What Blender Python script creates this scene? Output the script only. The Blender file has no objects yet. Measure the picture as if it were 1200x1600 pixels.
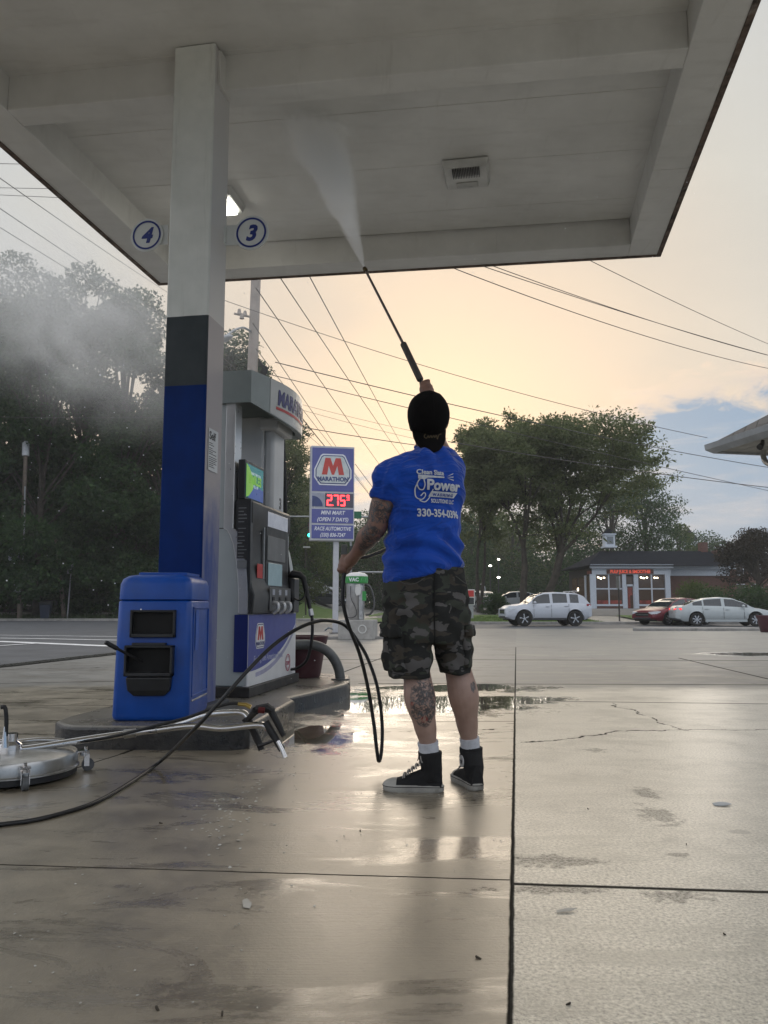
import bpy, bmesh, math, random
import numpy as np
from mathutils import Vector, Matrix, Quaternion, noise
from mathutils.bvhtree import BVHTree
PI=math.pi
R=math.radians
scene=bpy.context.scene
col=scene.collection
random.seed(7)
rng=np.random.default_rng(7)

# ------------------------------------------------------------------ camera
F=1250.0; PITCH=math.atan(146/F); CAMH=0.8
cam_d=bpy.data.cameras.new('camera'); cam=bpy.data.objects.new('camera',cam_d); col.objects.link(cam)
cam_d.sensor_fit='VERTICAL'; cam_d.sensor_height=36.0; cam_d.lens=36.0*F/1600.0
cam_d.clip_start=0.05; cam_d.clip_end=2000
cam.location=(0,0,CAMH); cam.rotation_euler=(PI/2+PITCH,0,0)
scene.camera=cam
scene.render.resolution_x=768; scene.render.resolution_y=1024
scene.view_settings.view_transform='Standard'; scene.view_settings.look='None'
scene.view_settings.exposure=0.85; scene.view_settings.gamma=1.0
try: scene.view_settings.use_curve_mapping=False
except Exception: pass
scene.render.engine='CYCLES'
scene.cycles.volume_bounces=5
scene.cycles.volume_step_rate=2.0
scene.cycles.transparent_max_bounces=12
scene.cycles.max_bounces=6

_c,_s=math.cos(PITCH),math.sin(PITCH)
def ray(px,py):
    x=px-600.0; z=800.0-py
    return Vector((x, F*_c-z*_s, F*_s+z*_c))
def G(px,py,z=0.0):            # pixel of the photo -> point on the plane at height z
    r=ray(px,py); t=(z-CAMH)/r.z
    return Vector((r.x*t, r.y*t, z))
def D(px,py,Y):                # pixel of the photo -> point at depth Y
    r=ray(px,py); t=Y/r.y
    return Vector((r.x*t, Y, CAMH+r.z*t))

# ------------------------------------------------------------------ world
SUN_EL=R(11); SUN_AZ=R(4)      # just right of straight ahead
world=bpy.data.worlds.new('World'); scene.world=world; world.use_nodes=True
class NT:
    def __init__(s,tree): s.t=tree; s.n=tree.nodes; s.l=tree.links
    def new(s,typ,**kw):
        n=s.n.new(typ)
        for k,v in kw.items(): setattr(n,k,v)
        return n
    def put(s,sock,v):
        if v is None: return
        if isinstance(v,bpy.types.NodeSocket): s.l.new(v,sock)
        else:
            try: sock.default_value=v
            except Exception:
                sock.default_value=tuple(v)+(1.0,)
    def math(s,op,a,b=None,c=None,clamp=False):
        n=s.new('ShaderNodeMath',operation=op); n.use_clamp=clamp
        s.put(n.inputs[0],a); s.put(n.inputs[1],b); s.put(n.inputs[2],c)
        return n.outputs[0]
    def vmath(s,op,a,b=None):
        n=s.new('ShaderNodeVectorMath',operation=op)
        s.put(n.inputs[0],a); s.put(n.inputs[1],b)
        return n.outputs['Value'] if op in('DOT_PRODUCT','LENGTH','DISTANCE') else n.outputs[0]
    def mix(s,f,a,b,blend='MIX'):
        n=s.new('ShaderNodeMix',data_type='RGBA',blend_type=blend)
        s.put(n.inputs[0],f); s.put(n.inputs[6],c4(a)); s.put(n.inputs[7],c4(b))
        return n.outputs[2]
    def noise(s,vec,scale,detail=4,rough=0.55,dist=0.0,out=0):
        n=s.new('ShaderNodeTexNoise'); s.put(n.inputs['Vector'],vec)
        n.inputs['Scale'].default_value=scale; n.inputs['Detail'].default_value=detail
        n.inputs['Roughness'].default_value=rough; n.inputs['Distortion'].default_value=dist
        return n.outputs[out]
    def ramp(s,f,stops,interp='LINEAR'):
        n=s.new('ShaderNodeValToRGB'); n.color_ramp.interpolation=interp
        el=n.color_ramp.elements
        el[0].position=stops[0][0]; el[0].color=c4(stops[0][1])
        el[1].position=stops[-1][0]; el[1].color=c4(stops[-1][1])
        for p,c in stops[1:-1]:
            e=el.new(p); e.color=c4(c)
        s.put(n.inputs[0],f)
        return n.outputs[0]
    def sstep(s,x,a,b):
        n=s.new('ShaderNodeMapRange',interpolation_type='SMOOTHSTEP')
        s.put(n.inputs[0],x); n.inputs[1].default_value=a; n.inputs[2].default_value=b
        n.inputs[3].default_value=0; n.inputs[4].default_value=1
        return n.outputs[0]
    def map(s,vec,scale=(1,1,1),rot=(0,0,0),loc=(0,0,0)):
        n=s.new('ShaderNodeMapping'); s.put(n.inputs[0],vec)
        n.inputs[1].default_value=loc; n.inputs[2].default_value=rot; n.inputs[3].default_value=scale
        return n.outputs[0]
    def sep(s,v):
        n=s.new('ShaderNodeSeparateXYZ'); s.put(n.inputs[0],v); return n.outputs
    def comb(s,x,y,z):
        n=s.new('ShaderNodeCombineXYZ'); s.put(n.inputs[0],x); s.put(n.inputs[1],y); s.put(n.inputs[2],z); return n.outputs[0]
def c4(c):
    if isinstance(c,bpy.types.NodeSocket): return c
    if isinstance(c,(int,float)): return (c,c,c,1.0)
    return tuple(c) if len(c)==4 else tuple(c)+(1.0,)
def srgb(r,g,b):
    f=lambda v:(v/255/12.92 if v/255<=0.04045 else ((v/255+0.055)/1.055)**2.4)
    return (f(r),f(g),f(b))

w=NT(world.node_tree); w.n.clear()
wo=w.new('ShaderNodeOutputWorld')
sky=w.new('ShaderNodeTexSky',sky_type='NISHITA'); sky.sun_disc=False
sky.sun_elevation=SUN_EL; sky.sun_rotation=SUN_AZ; sky.air_density=1.2; sky.dust_density=3.0
bg1=w.new('ShaderNodeBackground'); w.put(bg1.inputs[0],sky.outputs[0]); bg1.inputs[1].default_value=0.06
tc=w.new('ShaderNodeTexCoord').outputs['Generated']
d=w.vmath('NORMALIZE',tc)
dx,dy,dz=w.sep(d)
az=w.math('ARCTAN2',dx,dy)                      # 0 straight ahead, + right
nz1=w.noise(w.map(d,(1,1,2.6)),3.2,6,0.6)
nz2=w.noise(w.map(d,(1.0,1.0,2.4)),17.0,8,0.66,0.5)
dist=w.math('DISTANCE',0,0) if False else None
sunv=(math.sin(SUN_AZ)*math.cos(SUN_EL),math.cos(SUN_AZ)*math.cos(SUN_EL),math.sin(SUN_EL))
sd=w.vmath('DOT_PRODUCT',d,sunv)
base=w.ramp(sd,[(0.0,(1.15,1.20,1.30)),(0.45,(1.10,1.12,1.15)),(0.80,srgb(204,208,210)),(0.90,srgb(218,214,204)),(0.955,srgb(231,215,196)),(0.985,srgb(243,218,192)),(1.0,srgb(249,219,186))])
# peach towards the horizon
low=w.sstep(dz,0.30,0.13)
base=w.mix(w.math('MULTIPLY',low,0.75),base,srgb(243,208,177))
# faint cloud mottling
base=w.mix(w.math('MULTIPLY',w.sstep(nz1,0.42,0.66),0.42),base,w.mix(0.5,base,(0.55,0.52,0.48)))
base=w.mix(w.math('MULTIPLY',w.sstep(nz2,0.48,0.75),0.10),base,(0.62,0.58,0.50))
# the bank of open blue sky under the cloud edge
edge=w.math('ADD',w.math('MULTIPLY',w.sstep(az,-0.02,0.40),0.095),0.150)
edge=w.math('ADD',edge,w.math('MULTIPLY',w.math('SUBTRACT',nz2,0.5),0.15))
edge=w.math('ADD',edge,w.math('MULTIPLY',w.math('SUBTRACT',nz1,0.5),0.10))
dd=w.math('SUBTRACT',edge,dz)
bl=w.sstep(dd,-0.012,0.030)
streak=w.noise(w.map(d,(1,1,6)),7.0,6,0.6,0.4)
blue=w.mix(w.sstep(streak,0.48,0.66),srgb(128,160,192),srgb(166,178,196))
blue=w.mix(w.sstep(streak,0.62,0.74),blue,srgb(232,210,196))
base=w.mix(bl,base,blue)
rim=w.math('MULTIPLY',w.math('MULTIPLY',w.sstep(dd,-0.03,0.0),w.sstep(dd,0.03,0.0)),w.sstep(nz2,0.40,0.62))
base=w.mix(w.math('MULTIPLY',rim,0.6),base,srgb(255,226,200))
below=w.sstep(dz,0.0,-0.05)
base=w.mix(below,base,(0.12,0.12,0.11))
bg2=w.new('ShaderNodeBackground'); w.put(bg2.inputs[0],base); bg2.inputs[1].default_value=0.575
ms=w.new('ShaderNodeMixShader'); ms.inputs[0].default_value=0.93
w.l.new(bg1.outputs[0],ms.inputs[1]); w.l.new(bg2.outputs[0],ms.inputs[2]); w.l.new(ms.outputs[0],wo.inputs[0])

sl=bpy.data.lights.new('sun','SUN'); sun=bpy.data.objects.new('sun',sl); col.objects.link(sun)
sl.energy=0.55; sl.angle=R(38); sl.color=(1.0,0.88,0.72)
sun.rotation_euler=Vector(sunv).to_track_quat('Z','Y').to_euler()

# ------------------------------------------------------------------ helpers: objects
def tag(o,label=None,cat=None,group=None,kind=None):
    if label: o['label']=label
    if cat: o['category']=cat
    if group: o['group']=group
    if kind: o['kind']=kind
    return o
def thing(name,loc,rz=0.0,label=None,cat=None,group=None):
    o=bpy.data.objects.new(name,None); col.objects.link(o)
    o.location=loc; o.rotation_euler=(0,0,rz); o.empty_display_size=0.2
    o['_m']=0; del o['_m']
    return tag(o,label,cat,group)
def mw(o):
    if o is None: return Matrix.Identity(4)
    return mw(o.parent) @ (Matrix.Translation(o.location) @ o.rotation_euler.to_matrix().to_4x4() @ Matrix.Diagonal(tuple(o.scale)+(1,)))
class MB:
    def __init__(s): s.v=[]; s.f=[]; s.m=[]; s.mi=0; s.T=Matrix.Identity(4)
    def add(s,vs,fs,mi=None):
        b=len(s.v); s.v+=[tuple(s.T@Vector(v)) for v in vs]
        for f in fs: s.f.append([b+i for i in f]); s.m.append(s.mi if mi is None else mi)
        return s
    def box(s,x0,x1,y0,y1,z0,z1,mi=None):
        return s.add([(x0,y0,z0),(x1,y0,z0),(x1,y1,z0),(x0,y1,z0),(x0,y0,z1),(x1,y0,z1),(x1,y1,z1),(x0,y1,z1)],
          [(0,3,2,1),(4,5,6,7),(0,1,5,4),(1,2,6,5),(2,3,7,6),(3,0,4,7)],mi)
    def obox(s,c,ax,ay,az,mi=None):      # centre + three half-axis vectors
        c=Vector(c);ax=Vector(ax);ay=Vector(ay);az=Vector(az)
        vs=[c+i*ax+j*ay+k*az for k in(-1,1) for (i,j) in((-1,-1),(1,-1),(1,1),(-1,1))]
        return s.add(vs,[(0,3,2,1),(4,5,6,7),(0,1,5,4),(1,2,6,5),(2,3,7,6),(3,0,4,7)],mi)
    def prism(s,poly,z0,z1,mi=None):     # poly in xy, ccw
        n=len(poly); vs=[(x,y,z0) for x,y in poly]+[(x,y,z1) for x,y in poly]
        fs=[tuple(range(n-1,-1,-1)),tuple(range(n,2*n))]+[(i,(i+1)%n,n+(i+1)%n,n+i) for i in range(n)]
        return s.add(vs,fs,mi)
    def plate(s,poly,o,ax,ay,t,mi=None): # planar polygon in frame, thickness t along ax x ay
        o=Vector(o);ax=Vector(ax);ay=Vector(ay); nrm=ax.cross(ay).normalized()*t
        n=len(poly); a=[o+ax*x+ay*y for x,y in poly]; b=[p+nrm for p in a]
        return s.add(a+b,[tuple(range(n-1,-1,-1)),tuple(range(n,2*n))]+[(i,(i+1)%n,n+(i+1)%n,n+i) for i in range(n)],mi)
    def rings(s,rs,closed=True,cap=True,mi=None,loop=False):
        n=len(rs[0]); vs=[p for r in rs for p in r]; fs=[]
        for k in range(len(rs)-(0 if loop else 1)):
            a=k*n; b=((k+1)%len(rs))*n
            for i in range(n if closed else n-1):
                j=(i+1)%n; fs.append((a+i,a+j,b+j,b+i))
        if cap and not loop: fs.append(tuple(range(n-1,-1,-1))); fs.append(tuple((len(rs)-1)*n+i for i in range(n)))
        return s.add(vs,fs,mi)
    def tube(s,pts,r,n=8,mi=None,cap=True):
        pts=[Vector(p) for p in pts]; m=len(pts)
        if not hasattr(r,'__len__'): r=[r]*m
        t0=(pts[1]-pts[0]).normalized(); up=Vector((0,0,1)) if abs(t0.z)<0.9 else Vector((1,0,0))
        nx=t0.cross(up).normalized(); rs=[]
        for i,p in enumerate(pts):
            t=(pts[min(i+1,m-1)]-pts[max(i-1,0)]).normalized()
            nx=(nx-t*nx.dot(t)); nx=nx.normalized() if nx.length>1e-6 else t.orthogonal().normalized()
            ny=t.cross(nx)
            rs.append([p+(nx*math.cos(a)+ny*math.sin(a))*r[i] for a in [2*PI*k/n for k in range(n)]])
        return s.rings(rs,mi=mi,cap=cap)
    def cyl(s,p0,p1,r,n=16,mi=None): return s.tube([p0,p1],r,n,mi)
    def lathe(s,prof,c=(0,0,0),n=32,mi=None,axis='Z'):
        c=Vector(c); rs=[]
        for r,z in prof:
            ring=[]
            for k in range(n):
                a=2*PI*k/n
                if axis=='Z': ring.append(c+Vector((r*math.cos(a),r*math.sin(a),z)))
                elif axis=='Y': ring.append(c+Vector((r*math.sin(a),z,r*math.cos(a))))
                else: ring.append(c+Vector((z,r*math.cos(a),r*math.sin(a))))
            rs.append(ring)
        return s.rings(rs,mi=mi)
    def ell(s,c,ax,ay,az,nu=16,nv=10,mi=None):
        c=Vector(c);ax=Vector(ax);ay=Vector(ay);az=Vector(az); rs=[]
        for j in range(1,nv):
            th=PI*j/nv
            rs.append([c+ax*math.sin(th)*math.cos(2*PI*k/nu)+ay*math.sin(th)*math.sin(2*PI*k/nu)-az*math.cos(th) for k in range(nu)])
        return s.rings(rs,mi=mi)
    def build(s,name,mats,parent=None,world=False,smooth=None,bevel=0,kind=None):
        me=bpy.data.meshes.new(name)
        vs=s.v
        if world and parent is not None:
            inv=mw(parent).inverted(); vs=[tuple(inv@Vector(v)) for v in vs]
        me.from_pydata(vs,[],s.f)
        if not isinstance(mats,(list,tuple)): mats=[mats]
        for m in mats: me.materials.append(m)
        me.polygons.foreach_set('material_index',s.m)
        bm=bmesh.new(); bm.from_mesh(me); bmesh.ops.recalc_face_normals(bm,faces=bm.faces); bm.to_mesh(me); bm.free()
        if smooth:
            me.polygons.foreach_set('use_smooth',[True]*len(me.polygons))
            if smooth<180: me.set_sharp_from_angle(angle=R(smooth))
        me.update()
        o=bpy.data.objects.new(name,me); col.objects.link(o)
        if parent is not None: o.parent=parent
        if bevel:
            b=o.modifiers.new('bevel','BEVEL'); b.width=bevel; b.segments=2; b.limit_method='ANGLE'; b.angle_limit=R(35)
        if kind: o['kind']=kind
        return o
def spline(pts,n=8):
    pts=[Vector(p) for p in pts]; P=[pts[0]*2-pts[1]]+pts+[pts[-1]*2-pts[-2]]; out=[]
    for i in range(1,len(P)-2):
        a,b,c,e=P[i-1],P[i],P[i+1],P[i+2]
        for k in range(n):
            t=k/n
            out.append(0.5*((2*b)+(c-a)*t+(2*a-5*b+4*c-e)*t*t+(3*b-a-3*c+e)*t**3))
    out.append(pts[-1]); return out
def copy_tree(o,parent=None):
    c=o.copy(); col.objects.link(c); c.parent=parent
    for ch in list(o.children): copy_tree(ch,c)
    return c
def text_polys(txt,size=1.0,bold=0.0,shear=0.0,extrude=0.0,align='LEFT',spacing=1.0,sx=1.0):
    cu=bpy.data.curves.new('t','FONT'); cu.body=txt; cu.size=size; cu.offset=bold; cu.shear=shear; cu.extrude=extrude
    cu.align_x=align; cu.space_character=spacing; cu.resolution_u=3
    o=bpy.data.objects.new('t',cu); col.objects.link(o)
    bpy.context.view_layer.update()
    dg=bpy.context.evaluated_depsgraph_get()
    me=bpy.data.meshes.new_from_object(o.evaluated_get(dg))
    vs=[(v.co.x*sx,v.co.y,v.co.z) for v in me.vertices]; fs=[tuple(p.vertices) for p in me.polygons]
    bpy.data.objects.remove(o); bpy.data.curves.remove(cu); bpy.data.meshes.remove(me)
    return vs,fs
def put_text(mb,txt,o,ax,ay,size,depth=0.002,mi=None,**kw):
    vs,fs=text_polys(txt,size,extrude=depth/2,**kw)
    o=Vector(o);ax=Vector(ax).normalized();ay=Vector(ay).normalized();nz=ax.cross(ay)
    mb.add([o+ax*x+ay*y+nz*(z+depth/2) for x,y,z in vs],fs,mi)
def ring_poly(r0,r1,n=40):
    return None

# ------------------------------------------------------------------ helpers: materials
MATS={}
def mat(name,color,rough=0.6,metal=0.0,var=0.12,nscale=6.0,bump=0.0,bscale=60.0,spec=0.5,coat=0.0,dirt=None,emit=None,estr=0.0,alpha=None,trans=0.0):
    if name in MATS: return MATS[name]
    m=bpy.data.materials.new(name); m.use_nodes=True; t=NT(m.node_tree)
    b=t.n['Principled BSDF']; co=t.new('ShaderNodeTexCoord').outputs['Object']
    nz=t.noise(co,nscale,5,0.6)
    dark=tuple(c*(1-var*1.6) for c in color); lite=tuple(min(1,c*(1+var)) for c in color)
    cc=t.ramp(nz,[(0.3,dark),(0.7,lite)])
    if dirt:
        dn=t.noise(co,nscale*0.6,8,0.7)
        cc=t.mix(t.math('MULTIPLY',t.sstep(dn,0.52,0.72),dirt[1]),cc,dirt[0])
    t.put(b.inputs['Base Color'],cc)
    rn=t.noise(co,nscale*2.3,4,0.6)
    t.put(b.inputs['Roughness'],t.math('ADD',t.math('MULTIPLY',t.math('SUBTRACT',rn,0.5),0.18),rough,clamp=True))
    b.inputs['Metallic'].default_value=metal
    b.inputs['Specular IOR Level'].default_value=spec
    b.inputs['Coat Weight'].default_value=coat; b.inputs['Coat Roughness'].default_value=0.10
    if trans: b.inputs['Transmission Weight'].default_value=trans
    if bump:
        bn=t.new('ShaderNodeBump'); bn.inputs['Strength'].default_value=bump; bn.inputs['Distance'].default_value=0.01
        t.put(bn.inputs['Height'],t.noise(co,bscale,6,0.6)); t.l.new(bn.outputs[0],b.inputs['Normal'])
    if emit:
        b.inputs['Emission Color'].default_value=c4(emit); b.inputs['Emission Strength'].default_value=estr
    MATS[name]=m; return m
def newmat(name):
    m=bpy.data.materials.new(name); m.use_nodes=True; t=NT(m.node_tree); MATS[name]=m
    return m,t,t.n['Principled BSDF']
BLACK=mat('black rubber',(0.012,0.012,0.013),0.5,var=0.2)
CHROME=mat('chrome',(0.75,0.75,0.76),0.12,1.0,var=0.04)
STEEL=mat('brushed steel',(0.50,0.50,0.49),0.34,1.0,var=0.12,nscale=14,dirt=((0.16,0.14,0.12),0.5))
WHITEP=mat('white paint',(0.62,0.62,0.60),0.45,var=0.06,dirt=((0.40,0.38,0.34),0.35))
GREYP=mat('grey plastic',(0.22,0.23,0.24),0.45,var=0.08)
DARKP=mat('charcoal plastic',(0.030,0.032,0.036),0.42,var=0.15)
BLUEP=mat('blue plastic',(0.001,0.070,0.38),0.36,var=0.16,nscale=4,bump=0.08,bscale=160,dirt=((0.006,0.075,0.26),0.5))
NAVY=mat('navy print',(0.010,0.022,0.16),0.4,var=0.08)
RED=mat('red print',(0.50,0.03,0.025),0.45,var=0.08)
WHITEPR=mat('white print',(0.75,0.76,0.78),0.45,var=0.04)
GLASSD=mat('dark glass',(0.015,0.018,0.02),0.06,var=0.1,spec=0.7)

# ================================================================== GROUND
def sm(a,b,x):
    t=min(1,max(0,(x-a)/(b-a))); return t*t*(3-2*t)
def gz(x,y):
    z=-0.24*sm(12,38,y)
    z+=0.74*sm(44,66,y)*sm(-4,6,x)
    z+=9.0*sm(66,110,y)*sm(-2,-16,x)+2.0*sm(90,200,y)
    return z
A=R(9.87); U=Vector((math.sin(A),math.cos(A),0)); V=Vector((math.cos(A),-math.sin(A),0))

def sheet(name,xs,ys,off,m,inside=None,kind='structure'):
    vs=[];idx={};fs=[]
    for j,y in enumerate(ys):
        for i,x in enumerate(xs):
            idx[i,j]=len(vs); vs.append((x,y,gz(x,y)+off))
    for j in range(len(ys)-1):
        for i in range(len(xs)-1):
            fs.append((idx[i,j],idx[i+1,j],idx[i+1,j+1],idx[i,j+1]))
    mb=MB(); mb.add(vs,fs); o=mb.build(name,m,smooth=180,kind=kind); return o
def lin(a,b,n): return [a+(b-a)*i/(n-1) for i in range(n)]

# concrete: slabs with joints, cracks, a wet side under the canopy and a drier exposed-aggregate side
gm,t,b=newmat('wet concrete')
P=t.new('ShaderNodeNewGeometry').outputs['Position']
wob=t.vmath('SUBTRACT',t.noise(P,1.3,5,0.6,out=1),(0.5,0.5,0.5))
wob2=t.vmath('SUBTRACT',t.noise(P,9.0,3,0.6,out=1),(0.5,0.5,0.5))
n1=t.vmath('SCALE',wob2,None); n1.node.inputs['Scale'].default_value=0.007
Pj=t.vmath('ADD',P,n1)
n2=t.vmath('SCALE',wob,None); n2.node.inputs['Scale'].default_value=0.55
n3=t.vmath('SCALE',wob2,None); n3.node.inputs['Scale'].default_value=0.09
Pc=t.vmath('ADD',t.vmath('ADD',P,n2),n3)
def sdline(p,a,bb):       # signed distance to line a-b (+ on the right of a->b) and along-parameter 0..1
    a=Vector((a[0],a[1],0)); bb=Vector((bb[0],bb[1],0)); dd=(bb-a); L=dd.length; dd=dd/L; nn=Vector((dd.y,-dd.x,0))
    s1=t.math('SUBTRACT',t.vmath('DOT_PRODUCT',p,tuple(nn)),nn.dot(a))
    s2=t.math('DIVIDE',t.math('SUBTRACT',t.vmath('DOT_PRODUCT',p,tuple(dd)),dd.dot(a)),L)
    return s1,s2
def seg(p,a,bb,wd):
    s1,s2=sdline(p,a,bb)
    line=t.sstep(t.math('ABSOLUTE',s1),wd,wd*0.35)
    inr=t.math('MULTIPLY',t.math('GREATER_THAN',s2,0.0),t.math('LESS_THAN',s2,1.0))
    return t.math('MULTIPLY',line,inr)
main_a=G(797,1600); main_b=G(806,1010)
main_a2=main_a-(main_b-main_a)*0.3
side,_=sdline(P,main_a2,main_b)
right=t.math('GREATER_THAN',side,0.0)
J=[seg(Pj,main_a2,main_b,0.0095),
   seg(Pj,G(-300,1342),G(797,1375),0.007),seg(Pj,G(799,1381),G(1500,1404),0.016),
   seg(Pj,G(806,1095),G(1700,1106),0.022),seg(Pj,G(560,1068),G(1500,1071),0.03),
   seg(Pj,G(620,1128),G(803,1127),0.012),
   seg(Pj,G(-300,1330),G(190,1178),0.010),seg(Pj,G(190,1178),G(190,1178)+U*14,0.02),
   seg(Pj,G(-800,1010),G(-100,1055),0.03),seg(Pj,G(-400,1075),G(330,1062),0.03),
   seg(Pj,G(400,1030),G(1900,1034),0.05),seg(Pj,G(1060,1028),G(1350,1096),0.025),
   seg(Pj,G(-600,1100),G(500,1103),0.02)]
C=[seg(Pc,G(804,1160),G(1010,1140),0.018),seg(Pc,G(1010,1140),G(1500,1138),0.015),seg(Pc,G(950,1098),G(1080,1142),0.012),
   seg(Pc,G(-200,1050),G(300,1040),0.03),seg(Pc,G(560,1145),G(800,1140),0.010)]
jl=J[0]
for q in J[1:]: jl=t.math('MAXIMUM',jl,q)
cl=C[0]
for q in C[1:]: cl=t.math('MAXIMUM',cl,q)
cl=t.math('MULTIPLY',cl,t.sstep(t.noise(P,7,3),0.36,0.5))
lines=t.math('MAXIMUM',jl,cl)
px_,py_,pz_=t.sep(P)
# brushed (broom) grain runs across the slab, aggregate grain on the right
br=t.noise(t.map(P,(3,120,1),(0,0,A)),1.0,4,0.7)
ag=t.noise(P,95,3,0.75)
big=t.noise(P,0.55,5,0.6); mid=t.noise(P,2.6,7,0.68); fine=t.noise(P,28,5,0.7)
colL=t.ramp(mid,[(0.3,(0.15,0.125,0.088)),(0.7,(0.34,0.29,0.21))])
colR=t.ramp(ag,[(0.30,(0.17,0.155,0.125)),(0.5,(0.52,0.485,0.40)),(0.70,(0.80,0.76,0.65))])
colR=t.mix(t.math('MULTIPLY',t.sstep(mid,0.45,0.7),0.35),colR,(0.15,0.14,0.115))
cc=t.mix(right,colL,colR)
cc=t.mix(t.math('MULTIPLY',t.sstep(fine,0.55,0.75),0.3),cc,(0.06,0.055,0.045))
# far lot: dry grey concrete
far=t.sstep(t.math('ADD',py_,t.math('MULTIPLY',t.math('SUBTRACT',big,0.5),2.0)),7.6,8.3)
dry=t.ramp(mid,[(0.3,(0.155,0.152,0.142)),(0.7,(0.25,0.245,0.23))])
dry=t.mix(t.math('MULTIPLY',t.sstep(t.noise(t.map(P,(1,1,1)),0.35,6,0.7),0.5,0.62),0.5),dry,(0.13,0.125,0.115))
cc=t.mix(far,cc,dry)
# oil spots, tyre scrubs and old run-off stains
vo=t.new('ShaderNodeTexVoronoi'); vo.inputs['Scale'].default_value=2.1; t.put(vo.inputs['Vector'],P)
sp1=t.math('MULTIPLY',t.sstep(t.math('ADD',vo.outputs['Distance'],t.math('MULTIPLY',t.noise(P,30,4),0.12)),0.15,0.11),t.math('GREATER_THAN',t.sep(vo.outputs['Color'])[0],0.55))
st1=t.sstep(t.noise(t.map(P,(1.0,3.2,1),(0,0,A)),1.1,7,0.68,0.8),0.50,0.62)
st2=t.sstep(t.noise(t.map(P,(1,1,1),(0,0,0),(4,9,0)),3.4,7,0.7,0.5),0.56,0.66)
cc=t.mix(t.math('MULTIPLY',st1,0.45),cc,t.mix(right,(0.085,0.068,0.046),(0.32,0.30,0.24)))
cc=t.mix(t.math('MULTIPLY',st2,0.30),cc,t.mix(right,(0.045,0.036,0.026),(0.15,0.14,0.11)))
cc=t.mix(t.math('MULTIPLY',sp1,0.55),cc,(0.035,0.03,0.025))
# pitted dark patches (worn surface) at their own places
pitn=t.noise(P,17,6,0.72)
def blob(p,c,rx,ry,soft=0.35,amp=0.9,nzz=None):
    q=t.vmath('MULTIPLY',t.vmath('SUBTRACT',p,(c[0],c[1],0)),(1/rx,1/ry,0))
    l=t.vmath('LENGTH',q); l=t.math('ADD',l,t.math('MULTIPLY',t.math('SUBTRACT',nzz or mid,0.5),amp*2.2))
    return t.sstep(l,1.0+soft*0.5,1.0-soft*0.5)
pit=blob(P,G(862,1345),0.13,0.055,0.5,2.2,pitn)
for (qx,qy,rx,ry) in [(1030,1275,0.06,0.13),(1012,1240,0.04,0.10),(1060,1335,0.03,0.03),(1060,1400,0.09,0.04),(868,1390,0.16,0.03),(930,1172,0.06,0.05)]:
    pit=t.math('MAXIMUM',pit,blob(P,G(qx,qy),rx,ry,0.5,2.2,pitn))
pit=t.math('MULTIPLY',pit,t.sstep(ag,0.35,0.6))
cc=t.mix(t.math('MULTIPLY',pit,0.75),cc,(0.045,0.042,0.036))
cc=t.mix(t.math('MULTIPLY',lines,0.93),cc,(0.012,0.011,0.010))
t.put(b.inputs['Base Color'],cc)
# wetness: film thickness -> roughness
pud=blob(P,G(620,1100),1.1,0.75,0.5,1.2)
for (qx,qy,rx,ry) in [(760,1093,0.7,0.25),(470,1150,0.40,0.5),(700,1075,1.0,0.35),(830,1098,0.25,0.10),(1190,1022,0.9,0.5)]:
    pud=t.math('MAXIMUM',pud,blob(P,G(qx,qy),rx,ry,0.5,1.2))
wet=t.math('SUBTRACT',1.0,far)
rl=t.mix(st1,t.ramp(mid,[(0.32,0.30),(0.50,0.40),(0.70,0.52)]),t.ramp(mid,[(0.32,0.15),(0.50,0.24),(0.70,0.34)]))
rr=t.ramp(mid,[(0.3,0.30),(0.7,0.50)])
ro=t.mix(right,rl,rr)
ro=t.mix(far,ro,t.ramp(mid,[(0.3,0.42),(0.7,0.62)]))
ro=t.mix(pud,ro,0.035)
ro=t.mix(lines,ro,0.95)
t.put(b.inputs['Roughness'],ro)
t.put(b.inputs['Specular IOR Level'],t.mix(t.math('MAXIMUM',lines,pit),0.60,0.05))
t.put(b.inputs['Coat Weight'],t.math('MULTIPLY',t.math('SUBTRACT',1.0,t.math('MAXIMUM',lines,t.math('MULTIPLY',pit,0.7))),t.math('MULTIPLY',wet,t.mix(right,0.85,0.55))))
t.put(b.inputs['Coat Roughness'],t.mix(pud,t.mix(right,t.mix(st1,t.ramp(mid,[(0.3,0.28),(0.7,0.40)]),t.ramp(mid,[(0.3,0.10),(0.7,0.22)])),0.30),0.02))
hl=t.math('MULTIPLY',br,0.9)
hl=t.math('ADD',hl,t.math('MULTIPLY',t.noise(P,75,4,0.7),0.9))
hr=t.math('MULTIPLY',ag,1.5)
hh=t.mix(right,hl,hr)
hh=t.mix(pud,hh,0.3)

bn=t.new('ShaderNodeBump'); t.put(bn.inputs['Strength'],t.math('SUBTRACT',0.6,t.math('MULTIPLY',far,0.5))); bn.inputs['Distance'].default_value=0.006
t.put(bn.inputs['Height'],hh); t.l.new(bn.outputs[0],b.inputs['Normal'])
sheet('ground',lin(-160,160,65)+[],lin(-14,66,100)+lin(67,400,60),0.0,gm)

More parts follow.
